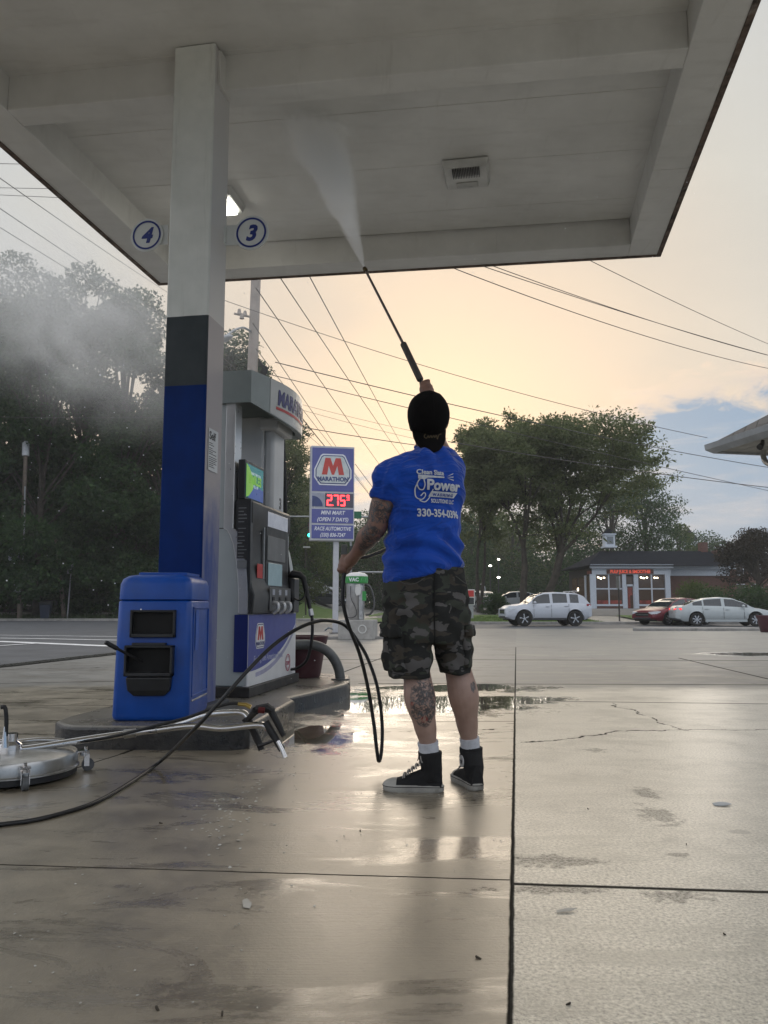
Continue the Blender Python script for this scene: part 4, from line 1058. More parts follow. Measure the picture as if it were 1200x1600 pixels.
mb=MB(); mb.plate([(0,0),(0.11,0.03),(0.13,0.16),(0.09,0.30),(-0.02,0.28),(-0.04,0.10)],(0.04,-0.232,1.10),(1,0,0),(0,0,1),0.02); mb.build('instruction_tag',WHITEP,vac,bevel=0.01)
mb=MB(); mb.box(0.19,0.29,-0.235,-0.215,0.98,1.22); mb.build('green_label',mat('vac green',(0,0,0)),vac)
hm=mat('ribbed hose grey',(0.07,0.07,0.072),0.5)
mb=MB(); mb.tube(spline([(0.22,0.0,1.40),(0.34,0.0,1.33),(0.42,0.02,1.10),(0.44,0.02,0.85),(0.36,0.0,0.66),(0.24,-0.05,0.62)],6),0.028,8); mb.build('vacuum_hose',hm,vac,smooth=60)
mb=MB(); mb.tube(spline([(-0.26,-0.16,1.40),(-0.30,-0.20,1.0),(-0.28,-0.22,0.65),(-0.12,-0.24,0.55),(0.04,-0.24,0.62),(0.02,-0.24,0.80),(-0.10,-0.24,1.05),(-0.12,-0.22,1.35)],6),0.011,6); mb.build('looped_cord',hm,vac,smooth=60)
cord=MB(); cord.tube(spline([G(508,985,0.13),G(514,981,0.2),G(520,983,0.12),G(530,982,0.11),G(540,984,0.14)],5),0.02,6)
tag(cord.build('loose_cable',mat('blue grey cable',(0.10,0.14,0.18),0.5)),'short loose cable coil lying beside the vacuum block','cable')

# ================================================================== STATION ROOF CORNER (right)
tip=D(1098.5,700,9.4)
aB=-R(-11.6)
nb=Vector((math.sin(-R(11.6)),math.cos(R(11.6)),0))   # away from camera along the side eave (vp left)
near=-nb; rt=Vector((nb.y,-nb.x,0))
sr=thing('station_building',(tip.x,tip.y,0),0,'low building corner with pale boarded eave and downpipe, cut by the right edge','building')
sof=mat('soffit boards',(0.42,0.41,0.38),0.6,var=0.1)
def sp(a,b_,z): p=Vector((tip.x,tip.y,0))+near*a+rt*b_; return (p.x,p.y,z)
Ze=tip.z-0.02; Ln=7.0; Lr=9.0
mb=MB()
k=0; x=0.10
while x<Lr:     # soffit boards
    w_=0.14; 
    mb.add([sp(0.1,x,Ze-0.03),sp(Ln,x,Ze-0.03),sp(Ln,min(x+w_-0.012,Lr),Ze-0.03),sp(0.1,min(x+w_-0.012,Lr),Ze-0.03),sp(0.1,x,Ze),sp(Ln,x,Ze),sp(Ln,min(x+w_-0.012,Lr),Ze),sp(0.1,min(x+w_-0.012,Lr),Ze)],[(0,3,2,1),(4,5,6,7),(0,1,5,4),(1,2,6,5),(2,3,7,6),(3,0,4,7)]); x+=w_
    if x>1.2: break
mb.add([sp(0.1,0.1,Ze-0.012),sp(Ln,0.1,Ze-0.012),sp(Ln,Lr,Ze-0.012),sp(0.1,Lr,Ze-0.012)],[(0,1,2,3)])
mb.build('soffit',sof,sr,world=True)
mb=MB()   # gutter on both eaves
gut_p=[(0.0,-0.055),(-0.02,-0.06),(-0.085,-0.01),(-0.09,0.055),(-0.08,0.055),(-0.07,0.0),(0.0,0.0)]
def gprof(a,b_,z,dirn): return None
rs=[]
for (a,b_,kx,ky) in((Ln,0.10,0,1),(0.10,0.10,1,1),(0.10,Lr,1,0)):
    rs.append([sp(a+(o if kx else 0),b_+(o if ky else 0),Ze+z+0.0) for o,z in gut_p])
mb.rings(rs); mb.build('gutter',mat('gutter paint',(0.40,0.42,0.44),0.4),sr,world=True,bevel=0)
mb=MB()
zr=1.0; rise=0.30
shing,t_,b_s=newmat('roof shingles')
co=t_.new('ShaderNodeNewGeometry').outputs['Position']
bk=t_.new('ShaderNodeTexBrick'); bk.inputs['Scale'].default_value=3.0; bk.inputs['Mortar Size'].default_value=0.012
bk.inputs['Color1'].default_value=(0.12,0.115,0.11,1); bk.inputs['Color2'].default_value=(0.075,0.072,0.07,1); bk.inputs['Mortar'].default_value=(0.02,0.02,0.02,1)
t_.put(bk.inputs['Vector'],t_.map(co,(1,1,1.0),(R(65),0,0))); t_.l.new(bk.outputs[0],b_s.inputs['Base Color']); b_s.inputs['Roughness'].default_value=0.85
mid_=Ln/2
mb.add([sp(0.05,0.05,Ze+0.05),sp(Ln,0.05,Ze+0.05),sp(Ln,mid_,Ze+0.05+mid_*0.60),sp(mid_,mid_,Ze+0.05+mid_*0.60),sp(0.05,Lr,Ze+0.05),sp(mid_,Lr,Ze+0.05+mid_*0.60)],[(0,1,2,3),(0,3,5,4)])
mb.add([sp(0.05,0.05,Ze+0.01),sp(Ln,0.05,Ze+0.01),sp(Ln,Lr,Ze+0.01),sp(0.05,Lr,Ze+0.01)],[(0,1,2,3)])
mb.build('roof',shing,sr,world=True)
mb=MB(); 
wv=[sp(0.75,0.75,-0.05),sp(Ln,0.75,-0.05),sp(Ln,Lr,-0.05),sp(0.75,Lr,-0.05)]; wt=[(x,y,Ze-0.035) for x,y,z in wv]
mb.add(wv+wt,[(0,1,5,4),(1,2,6,5),(2,3,7,6),(3,0,4,7)]); mb.build('wall',mat('painted wall',(0.5,0.49,0.46),0.6),sr,world=True)
mb=MB()
dpp=D(1193,712,9.1); q=lambda px,py,Y=9.1: D(px,py,Y)
mb.tube(spline([q(1193,703,9.3),q(1193,714,9.3),q(1197,722,9.2),q(1206,727,9.0),q(1216,730,8.8),q(1224,742,8.7),Vector((q(1226,750,8.65).x,8.65,0.05))],5),0.032,10); mb.build('downpipe',mat('pipe paint',(0.34,0.34,0.32),0.45),sr,world=True,smooth=50)
mb=MB(); fl=D(1190,696,8.6); mb.tube([D(1192,688,8.6),D(1190,696,8.6)],0.02,8); mb.tube([D(1192,692,8.6),D(1187,699,8.55)],[0.02,0.035],10); mb.build('flood_lamp',MATS['dark aluminium'],sr,world=True,smooth=50)

# ================================================================== STORE ACROSS THE ROAD
Yb=76.0
def B(px,py,Y=Yb): return D(px,py,Y)
x0=B(927,940).x; x1=B(1148,940).x; xm=B(1046,940).x
zb1=gz(x0,Yb); 
store=thing('corner_store',(x0,Yb,zb1),0,'low shop with a glazed white front, dark hipped roof and brick side wing','shop')
def bz_(py): return B(1000,py).z-zb1
def bxx(px): return B(px,900).x-x0
brick,t,b=newmat('brick')
bk=t.new('ShaderNodeTexBrick'); bk.inputs['Scale'].default_value=4.0; bk.inputs['Mortar Size'].default_value=0.015
bk.inputs['Color1'].default_value=(0.15,0.062,0.045,1); bk.inputs['Color2'].default_value=(0.10,0.045,0.035,1); bk.inputs['Mortar'].default_value=(0.16,0.13,0.12,1)
co=t.new('ShaderNodeTexCoord').outputs['Object']
t.put(bk.inputs['Vector'],t.map(co,(1,1,1),(R(90),0,0))); t.l.new(bk.outputs[0],b.inputs['Base Color']); b.inputs['Roughness'].default_value=0.85
trim=mat('store trim',(0.58,0.63,0.70),0.5,var=0.05)
W_=bxx(1148); We=bxx(1046); Hh=bz_(886); depth=11.0
mb=MB(); mb.box(We,W_,1.0,depth,-0.6,Hh); mb.build('brick_wing',brick,store)
mb=MB(); mb.box(0.3,We,0.25,depth,-0.6,Hh-0.02); wl=mb.build('front_wall',mat('shop interior',(0.03,0.025,0.02),0.7),store)
mb=MB(); mb.box(0,We+0.15,0,0.24,bz_(897.5),bz_(886)); mb.box(We+0.15,W_+0.25,0.85,0.99,bz_(899),bz_(887)); mb.box(-0.25,We+0.3,-0.35,0.0,bz_(888),bz_(882)); mb.box(We+0.3,W_+0.35,0.45,0.99,bz_(888.5),bz_(883)); mb.build('cornice',trim,store)
mb=MB(); 
for a,b_ in((922,931),(972,978),(990,997),(1039,1047)): mb.box(bxx(a),bxx(b_),-0.02,0.24,-0.55,bz_(897))
for a,b_ in((931,972),(997,1039)): mb.box(bxx(a),bxx(b_),0.0,0.2,bz_(947),bz_(944)); 
for c_ in(951,1018): mb.box(bxx(c_)-0.06,bxx(c_)+0.06,0.02,0.2,bz_(944),bz_(898))
for a,b_ in((931,972),(997,1039)): mb.box(bxx(a),bxx(b_),0.03,0.2,bz_(921),bz_(919))
mb.box(bxx(978),bxx(990),0.03,0.2,bz_(916),bz_(913)); 
for a in(978.2,988.6): mb.box(bxx(a),bxx(a+1.3),0.03,0.2,-0.5,bz_(913))
mb.build('window_frame',trim,store)
for a,b_ in((931,972),(997,1039)): mb=MB(); mb.box(bxx(a),bxx(b_),0.05,0.24,-0.5,bz_(947)); mb.build('stall_riser',brick,store)
gl=mat('store glass',(0.05,0.04,0.035),0.08,var=0.1,emit=(0.35,0.20,0.12),estr=0.03)
glr=mat('lit red poster',(0.22,0.05,0.04),0.3,var=0.5,nscale=1.6,emit=(0.8,0.10,0.06),estr=0.02)
for a,b_ in((931,951),(951,972),(997,1018),(1018,1039)):
    mb=MB(); mb.box(bxx(a)+0.05,bxx(b_)-0.05,0.12,0.16,bz_(919),bz_(898)); mb.build('window',gl,store)
    mb=MB(); mb.box(bxx(a)+0.05,bxx(b_)-0.05,0.12,0.16,bz_(944),bz_(921)); pw_=mb.build('window',gl,store)
    mb=MB(); mb.box(bxx(a)+0.10,bxx(b_)-0.10,0.09,0.119,bz_(943.5),bz_(938)); mb.build('red_poster',glr,pw_)
mb=MB(); mb.box(bxx(979.4),bxx(988.7),0.12,0.16,bz_(952),bz_(916)); dr=mb.build('door',gl,store)
mb=MB(); mb.box(bxx(980.5),bxx(984),0.09,0.119,bz_(950),bz_(918)); mb.box(bxx(984),bxx(987.6),0.09,0.119,bz_(930),bz_(918)); mb.build('red_poster',glr,dr)
mb=MB(); mb.box(bxx(979.4),bxx(988.7),0.12,0.16,bz_(913),bz_(901)); mb.build('transom',gl,store)
lampm=mat('shop lamp',(0.9,0.8,0.6),0.4,emit=(1,0.85,0.6),estr=6)
for px in(935,939,944,1002,1006,1011,1023,1027): 
    mb=MB(); mb.ell((bxx(px),0.06,bz_(903+random.uniform(-1,1.5))),(0.09,0,0),(0,0.03,0),(0,0,0.07),8,6); mb.build('ceiling_lamp',lampm,store)
# red channel-letter sign over the door
mb=MB(); mb.box(bxx(948),bxx(1021),-0.10,-0.03,bz_(896.5),bz_(889.5)); sb=mb.build('sign_board',mat('brown sign board',(0.12,0.05,0.035),0.5),store)
mb=MB(); put_text(mb,'PULP JUICE & SMOOTHIE',((bxx(948)+bxx(1021))/2,-0.105,bz_(895.6)),(1,0,0),(0,0,1),0.44,0.03,bold=0.014,align='CENTER',sx=0.78) ; mb.build('red_lettering',mat('lit red letters',(0.6,0.08,0.05),0.4,emit=(1.0,0.14,0.08),estr=0.22),sb)
mb=MB(); mb.box(-0.02,0.10,0.8,2.0,bz_(896),bz_(891)); mb.build('side_sign',mat('dull red sign',(0.22,0.04,0.03),0.5),store)
rfm=mat('slate roof',(0.012,0.014,0.020),0.95,var=0.2,nscale=2,spec=0.05)
zr0=bz_(884); zr1=bz_(856)
mb=MB(); rx0,rx1=bxx(953),bxx(1140); o0=-0.55
mb.add([(-0.6,-0.6,zr0),(We+0.3,-0.6,zr0),(W_+0.1,0.3,zr0+0.02),(W_+0.1,depth+0.4,zr0),(-0.6,depth+0.4,zr0),(rx0+0.4,4.6,zr1),(rx1,4.6,zr1)],[(0,1,2,6,5),(2,3,6),(3,4,5,6),(4,0,5),(0,4,3,2,1)])
mb.build('roof',rfm,store)
mb=MB(); mb.box(W_-0.1,W_+0.45,0.7,7.0,-0.6,bz_(886)); mb.box(W_-0.05,W_+0.3,3.9,5.1,bz_(890),bz_(855)); mb.build('gable_wall',brick,store)
mb=MB(); mb.box(bxx(1126),bxx(1136),4.2,5.2,zr1-0.4,bz_(842)); mb.build('chimney',brick,store)
cu=MB(); cx0,cx1=bxx(963),bxx(984)
cu.box(cx0,cx1,3.8,5.1,bz_(851),bz_(848)); cu.box(cx0+0.15,cx1-0.15,3.9,5.0,bz_(848),bz_(830)); cu.box(cx0+0.02,cx1-0.02,3.8,5.1,bz_(830),bz_(828))
cup=cu.build('cupola',trim,store); mb=MB(); mb.box(cx0+0.32,cx1-0.32,3.87,3.899,bz_(845),bz_(833)); mb.build('louvre',mat('louvre grey',(0.2,0.23,0.26),0.5),cup)
mb=MB(); mb.add([(cx0,3.8,bz_(828)),(cx1,3.8,bz_(828)),(cx1,5.1,bz_(828)),(cx0,5.1,bz_(828)),((cx0+cx1)/2,4.45,bz_(818))],[(0,1,4),(1,2,4),(2,3,4),(3,0,4)]); mb.build('cupola_roof',rfm,cup)
# left side glazing
mb=MB()
for k in range(3): mb.box(0.22,0.29,1.2+k*3.0,3.2+k*3.0,bz_(946),bz_(899))
mb.build('side_window',gl,store)
mb=MB(); mb.box(0.20,0.32,0.24,1.0,-0.5,bz_(897)); mb.box(0.2,0.32,3.4,4.0,-0.5,bz_(897)); mb.build('side_pilaster',trim,store)
for k,px in enumerate((905,912)):
    o=thing('wall_lamp',tuple(D(px,921,83)),0,'small lit globe lamp at the %s end of the shop side'%('far','near')[k],'lamp')
    mb=MB(); mb.ell((0,0,0),(0.2,0,0),(0,0.2,0),(0,0,0.2),10,8); mb.build('globe',lampm,o); mb=MB(); mb.cyl((0,0,-0.2),(0,0,-(D(px,921,83).z-gz(15,83))),0.05); mb.build('post',MATS['dark aluminium'],o)

def simple_house(name,px0,px1,pyt,pyb,Y,dep,label,wallm,roofm,rh,wins=()):
    a=D(px0,pyb,Y); c=D(px1,pyt,Y); z0=gz(a.x,Y)
    o=thing(name,(a.x,Y,z0),0,label,'house'); w_=c.x-a.x; h=c.z-z0
    mb=MB(); mb.box(0,w_,0,dep,-1,h); mb.build('wall',wallm,o)
    mb=MB(); mb.add([(-0.3,-0.3,h),(w_+0.3,-0.3,h),(w_+0.3,dep+0.3,h),(-0.3,dep+0.3,h),(w_*0.15,dep/2,h+rh),(w_*0.85,dep/2,h+rh)],[(0,1,5,4),(1,2,5),(2,3,4,5),(3,0,4),(0,3,2,1)]); mb.build('roof',roofm,o)
    for (u,v_,ww,hh) in wins:
        mb=MB(); mb.box(w_*u-ww/2-0.08,w_*u+ww/2+0.08,-0.04,0,v_-0.08,v_+hh+0.08); f_=mb.build('window',trim,o); mb=MB(); mb.box(w_*u-ww/2,w_*u+ww/2,-0.06,-0.041,v_,v_+hh); mb.build('pane',gl,f_)
    return o
simple_house('brick_house',1140,1235,893,960,98,10,'brick house with white trimmed windows half hidden by the dark red tree',brick,rfm,3.0,[(0.18,1.0,1.2,1.8),(0.45,1.0,1.2,1.8),(0.72,1.0,1.2,1.8),(0.18,4.0,1.0,1.4),(0.45,4.0,1.0,1.4)])
st=thing('church_steeple',(D(1077,855,150).x,150,gz(40,150)),0,'small pale steeple showing above the shop roof','steeple')
zt_=D(1077,846,150).z-gz(40,150)
mb=MB(); mb.box(-1.3,1.3,-1.3,1.3,0,zt_); mb.build('tower',trim,st)
mb=MB(); mb.add([(-1.4,-1.4,zt_),(1.4,-1.4,zt_),(1.4,1.4,zt_),(-1.4,1.4,zt_),(0,0,zt_+2.6)],[(0,1,4),(1,2,4),(2,3,4),(3,0,4)]); mb.build('spire',rfm,st)

# ================================================================== CARS
tyre=mat('tyre',(0.012,0.012,0.012),0.8,var=0.2); rimm=mat('alloy rim',(0.55,0.56,0.58),0.28,0.8,var=0.05); rimd=mat('dark rim',(0.02,0.02,0.022),0.35,0.5)
carglass=mat('car glass',(0.02,0.026,0.032),0.05,var=0.1,spec=0.8)
taillm=mat('tail lamp',(0.35,0.01,0.012),0.2,var=0.1); headlm=mat('head lamp',(0.62,0.66,0.70),0.1,var=0.1)
def carpaint(n,c,met=0.3): return mat(n,c,0.42,met*0.2,var=0.02,coat=0.25)
def car(kind,label,paint,L,W,spec,loc,rz,group=None,lit=False):
    o=thing(kind,loc,rz,label,'car',group)
    hl,hw_=L/2,W/2; zs,rw=spec['sill'],spec['wheel_r']; wx=spec['axles']
    def interp(tab,x):
        for (a,va),(c,vc) in zip(tab[:-1],tab[1:]):
            if a<=x<=c: 
                t=(x-a)/(c-a) if c>a else 0; t=t*t*(3-2*t)*0.5+t*0.5; return va+(vc-va)*t
        return tab[0][1] if x<tab[0][0] else tab[-1][1]
    xs=sorted(set([-hl+L*k/72 for k in range(73)]))
    rs=[]
    Ra=rw+0.055
    for x in xs:
        nose=min(1,(hl-x)/0.55); tail=min(1,(x+hl)/0.45)
        w_=hw_*(1-0.20*(1-nose)**2.2)*(1-0.16*(1-tail)**2.2)
        zl=zs+0.12*(1-min(1,(hl-x)/0.35))+0.16*(1-min(1,(x+hl)/0.4))
        for ax_ in wx:
            dx_=abs(x-ax_)
            if dx_<Ra: zl=max(zl,rw+math.sqrt(Ra*Ra-dx_*dx_))
        zb_=interp(spec['belt'],x); zc=zb_+0.02
        half=[(w_*0.90,zl),(w_*0.985,max(zl+0.015,zs+0.14)),(w_,max(zl+0.03,zs+(zb_-zs)*0.45)),(w_*0.985,max(zl+0.045,zs+(zb_-zs)*0.62)),(w_*0.955,zb_-0.06),(w_*0.90,zb_-0.005),(w_*0.55,zb_+0.035),(0,zb_+0.05)]
        ring=[(x,y,z) for y,z in half]+[(x,-y,z) for y,z in reversed(half[:-1])]
        rs.append(ring)
    mb=MB(); mb.rings(rs,closed=True); body=mb.build('body',paint,o,smooth=38)
    # greenhouse
    gx=spec['roof']  # list (x,z)
    x_a,x_b=gx[0][0],gx[-1][0]
    N=44; paintb=MB(); glassb=MB(); prev=None
    zmax=max(z for _,z in gx)
    for k in range(N+1):
        x=x_a+(x_b-x_a)*k/N; z=interp(gx,x); zb_=interp(spec['belt'],x)
        f=max(0.0,(z-zb_)/(zmax-zb_)); wb=hw_*0.90; wr=hw_*(0.90-0.20*f)
        z=max(z,zb_+0.01)
        rail=0.07*f
        zr_=z-rail; wrl=wr+ (wb-wr)*0.12
        pts=[(x,wb,zb_-0.01),(x,wb-(wb-wr)*0.1*f,zb_+0.03*f),(x,wrl,zr_-0.0),(x,wr-0.05,z-0.015*f),(x,wr*0.55,z+0.01*f),(x,0,z+0.015*f)]
        if prev:
            xm_=(x+prev[0][0])/2
            pillar=any(abs(xm_-p)<0.055 for p in spec['pillars'])
            slope=abs(pts[5][2]-prev[5][2])/abs(x-prev[0][0])
            steep=slope>0.30
            for sgn in(1,-1):
                for q in range(5):
                    quad=[prev[q],pts[q],pts[q+1],prev[q+1]]
                    quad=[(a,b_*sgn,c_) for a,b_,c_ in quad]
                    isg=(q==1 and not pillar and (spec['glass'][0]<xm_<spec['glass'][1])) or (q>=3 and steep) or (q==4 and steep)
                    (glassb if isg else paintb).add(quad,[(0,1,2,3)])
        prev=pts
    roofm_=paintb.build('roof',paint,o,smooth=38); glassb.build('windows',carglass,o,smooth=30)
    for ax_ in wx:
        for sgn in(1,-1):
            mb=MB(); y0_=sgn*(hw_-0.21); y1_=sgn*(hw_-0.005)
            prof=[(rw*0.64,y0_),(rw*0.97,y0_),(rw,y0_+sgn*0.02),(rw,y1_-sgn*0.02),(rw*0.97,y1_),(rw*0.66,y1_-sgn*0.004),(rw*0.64,y1_-sgn*0.03)]
            mb.lathe([(r,y) for r,y in prof],c=(ax_,0,rw),n=36,axis='Y'); wh=mb.build('wheel',tyre,o,smooth=40)
            mb=MB(); mb.lathe([(0.0,y1_-sgn*0.05),(rw*0.66,y1_-sgn*0.05)],c=(ax_,0,rw),n=24,axis='Y'); mb.lathe([(rw*0.60,y1_-sgn*0.04),(rw*0.66,y1_-sgn*0.012),(rw*0.68,y1_-sgn*0.012),(rw*0.68,y1_-sgn*0.05)],c=(ax_,0,rw),n=30,axis='Y'); mb.build('rim_well',rimd if not spec.get('silver') else rimm,wh)
            mb=MB()
            ns=spec.get('spokes',6)
            for k in range(ns):
                a=2*PI*k/ns+0.2; dr=Vector((math.cos(a),0,math.sin(a))); td=Vector((-math.sin(a),0,math.cos(a)))
                yc=y1_-sgn*0.028
                p0=Vector((ax_,yc,rw)); vs=[]
                for rr_,ww in((0.03,0.030),(rw*0.63,0.055)):
                    for off in(-0.012,0.012): vs+=[p0+dr*rr_+td*ww*0.6+Vector((0,off,0)),p0+dr*rr_-td*ww*0.6+Vector((0,off,0))]
                mb.add(vs,[(0,1,3,2),(4,6,7,5),(0,4,5,1),(2,3,7,6),(0,2,6,4),(1,5,7,3)])
            mb.lathe([(0.0,y1_-sgn*0.012),(0.05,y1_-sgn*0.016),(0.06,y1_-sgn*0.04)],c=(ax_,0,rw),n=14,axis='Y'); mb.build('rim',rimm,wh)
            if sgn>0 and ax_==wx[0]: pass
    # dark arch liners / underbody
    mb=MB(); mb.box(-hl+0.25,hl-0.25,-hw_+0.14,hw_-0.14,zs-0.03,zs+0.25)
    for ax_ in wx: mb.box(ax_-Ra*0.98,ax_+Ra*0.98,-hw_+0.24,hw_-0.24,zs,rw+Ra*0.8)
    mb.build('underbody',BLACK,o)
    mb=MB()
    for sgn in(1,-1):
        mb.box(wx[0]+Ra+0.02 if wx[0]<wx[1] else 0,wx[1]-Ra-0.02,sgn*hw_*0.93-0.03,sgn*hw_*0.93+0.045*1.0,zs-0.02,zs+0.09)
    mb.build('sill_trim',DARKP if spec.get('clad') else paint,o,bevel=0.01)
    # doors seams, handles, mirrors
    mb=MB()
    for p in spec['seams']:
        for sgn in(1,-1):
            zb_=interp(spec['belt'],p); mb.box(p-0.006,p+0.006,sgn*hw_*1.003-0.004,sgn*hw_*1.003+0.004,zs+0.12,zs+(zb_-zs)*0.7); mb.box(p-0.006,p+0.006,sgn*hw_*0.965-0.006,sgn*hw_*0.965+0.006,zs+(zb_-zs)*0.62,zb_-0.04)
    mb.build('door_seams',BLACK,body)
    for p in spec['handles']:
        for sgn in(1,-1):
            mb=MB(); zb_=interp(spec['belt'],p)-0.13; mb.box(p-0.10,p+0.10,sgn*hw_*0.985-0.012,sgn*hw_*0.985+0.022,zb_-0.014,zb_+0.014); mb.build('door_handle',paint,body,bevel=0.008)
    for sgn in(1,-1):
        mb=MB(); xm_=spec['mirror']; zb_=interp(spec['belt'],xm_); mb.ell((xm_,sgn*(hw_+0.05),zb_+0.07),(0.07,0,0),(0,0.12,0),(0,0,0.075),12,8); mb.build('mirror',paint,o,smooth=60)
    zf=interp(spec['belt'],hl-0.1); zr_=interp(spec['belt'],-hl+0.1)
    nosew=hw_*0.80; 
    for sgn in(1,-1):
        mb=MB(); zh=spec['headz']
        mb.rings([[(hl-0.03,sgn*hw_*0.45,zh-0.05),(hl-0.03,sgn*hw_*0.45,zh+0.05),(hl-0.03-0.08,sgn*hw_*0.45,zh+0.06),(hl-0.11,sgn*hw_*0.45,zh-0.05)],
                  [(hl+0.008,sgn*hw_*0.72,zh-0.07),(hl+0.008,sgn*hw_*0.72,zh+0.07),(hl-0.12,sgn*hw_*0.72,zh+0.08),(hl-0.12,sgn*hw_*0.72,zh-0.06)],
                  [(hl-0.17,sgn*hw_*0.925,zh-0.05),(hl-0.17,sgn*hw_*0.925,zh+0.08),(hl-0.25,sgn*hw_*0.90,zh+0.09),(hl-0.25,sgn*hw_*0.90,zh-0.05)],
                  [(hl-0.42,sgn*hw_*0.985,zh+0.04),(hl-0.42,sgn*hw_*0.985,zh+0.09),(hl-0.44,sgn*hw_*0.93,zh+0.09),(hl-0.44,sgn*hw_*0.93,zh+0.04)]])
        mb.build('headlight',headlm,o,bevel=0.006)
        mb=MB(); zt_=spec['tailz']
        mb.rings([[(-hl-0.004,sgn*hw_*0.50,zt_-0.03),(-hl-0.004,sgn*hw_*0.50,zt_+0.05),(-hl+0.06,sgn*hw_*0.50,zt_+0.05),(-hl+0.06,sgn*hw_*0.50,zt_-0.03)],
                  [(-hl+0.03,sgn*hw_*0.80,zt_-0.06),(-hl+0.03,sgn*hw_*0.80,zt_+0.07),(-hl+0.12,sgn*hw_*0.80,zt_+0.07),(-hl+0.12,sgn*hw_*0.80,zt_-0.06)],
                  [(-hl+0.30,sgn*hw_*0.985,zt_+0.00),(-hl+0.26,sgn*hw_*0.975,zt_+0.08),(-hl+0.30,sgn*hw_*0.90,zt_+0.08),(-hl+0.32,sgn*hw_*0.92,zt_)]])
        mb.build('taillight',mat('lit tail lamp',(0.5,0.02,0.02),0.2,emit=(1,0.03,0.03),estr=0.9) if lit else taillm,o,bevel=0.006)
    mb=MB(); mb.box(hl-0.06,hl+0.012,-hw_*0.50,hw_*0.50,spec['headz']-0.18,spec['headz']+0.03); mb.build('grille',BLACK,o,bevel=0.02)
    mb=MB(); mb.box(hl-0.08,hl+0.010,-hw_*0.62,hw_*0.62,zs+0.06,zs+0.18); mb.build('lower_intake',DARKP,o,bevel=0.02)
    mb=MB(); mb.box(hl-0.02,hl+0.022,-hw_*0.50,hw_*0.50,spec['headz']-0.10,spec['headz']-0.075); mb.build('grille_bar',CHROME,o)
    mb=MB(); mb.box(-hl-0.008,-hl+0.05,-0.26,0.26,spec['tailz']-0.20,spec['tailz']-0.05); mb.build('number_plate',mat('plate',(0.35,0.36,0.38),0.5),o,bevel=0.004)
    if spec.get('rails'):
        mb=MB()
        for sgn in(1,-1):
            mb.tube(spline([(spec['roof'][2][0]-0.0,sgn*hw_*0.66,zmax-0.0),(spec['roof'][2][0]-0.15,sgn*hw_*0.66,zmax+0.05),(-1.2,sgn*hw_*0.66,zmax+0.035),(-1.4,sgn*hw_*0.66,zmax-0.03)],4),0.018,6)
        mb.build('roof_rails',MATS['satin steel'],o)
    return o
suv_s=dict(sill=0.33,wheel_r=0.385,axles=(-1.30,1.30),belt=[(-2.21,1.02),(-2.08,1.12),(-1.0,1.14),(0.8,1.10),(1.3,1.08),(1.95,1.00),(2.21,0.84)],
  roof=[(-2.12,1.10),(-1.80,1.52),(-1.45,1.65),(-0.4,1.70),(0.25,1.66),(0.50,1.58),(1.15,1.10)],glass=(-1.62,0.85),pillars=(-1.02,-0.10,-1.60),seams=(0.82,-0.08,-0.98),handles=(0.12,-0.85),mirror=0.78,headz=0.80,tailz=1.02,clad=True,rails=True,spokes=5)
sed_s=dict(sill=0.24,wheel_r=0.335,axles=(-1.42,1.40),belt=[(-2.42,0.78),(-2.33,0.97),(-1.7,1.02),(-0.8,0.99),(0.8,0.93),(1.6,0.86),(2.2,0.74),(2.42,0.58)],
  roof=[(-2.05,1.01),(-1.35,1.28),(-0.85,1.40),(-0.2,1.44),(0.35,1.40),(0.75,1.25),(1.35,0.93)],glass=(-1.55,1.05),pillars=(-0.12,-1.08),seams=(0.85,-0.12,-1.12),handles=(0.05,-0.92),mirror=0.80,headz=0.64,tailz=0.82,silver=True,spokes=7)
def gp(px,Y): x=D(px,960,Y).x; return (x,Y,gz(x,Y)+0.006)
pos=gp(851,41.0); suv=car('parked_car','silver white family car with roof rails on the road below the big tree',carpaint('pearl paint',(0.46,0.49,0.54),0.25),4.42,1.82,suv_s,pos,PI+R(6))
pos=gp(1127,41.0); car('parked_car','pale silver saloon with a lit red tail lamp in front of the shop',carpaint('silver paint',(0.40,0.44,0.45),0.5),4.85,1.82,sed_s,pos,R(-7),lit=True)
pos=gp(1054,43.5); car('parked_car','dark red saloon nose-out behind the silver saloon',carpaint('maroon paint',(0.13,0.010,0.020),0.35),4.8,1.82,sed_s,pos,PI+R(28))
carsil=carpaint('grey paint',(0.25,0.27,0.28),0.5)
pos=gp(803,60); car('parked_car','grey hatchback in the far lot, roof showing left of the big tree trunks',carsil,4.6,1.8,sed_s,(pos[0],60,gz(pos[0],60)+0.03),PI+R(4))
pos=gp(748,62); car('parked_car','grey car mostly hidden behind the bush beside the man',carsil,4.6,1.8,sed_s,(pos[0],62,gz(pos[0],62)+0.03),PI/2+R(20))
pos=gp(495,92); car('parked_car','white van parked far away on the grass left of the price sign post',carpaint('far white paint',(0.55,0.56,0.58),0.1),4.6,1.85,suv_s,(pos[0],92,gz(pos[0],92)),R(15))
pos=gp(512,88); car('parked_car','dark car parked far away next to the price sign post',carpaint('far dark paint',(0.03,0.035,0.045),0.3),4.6,1.8,sed_s,(pos[0],88,gz(pos[0],88)),R(-10))

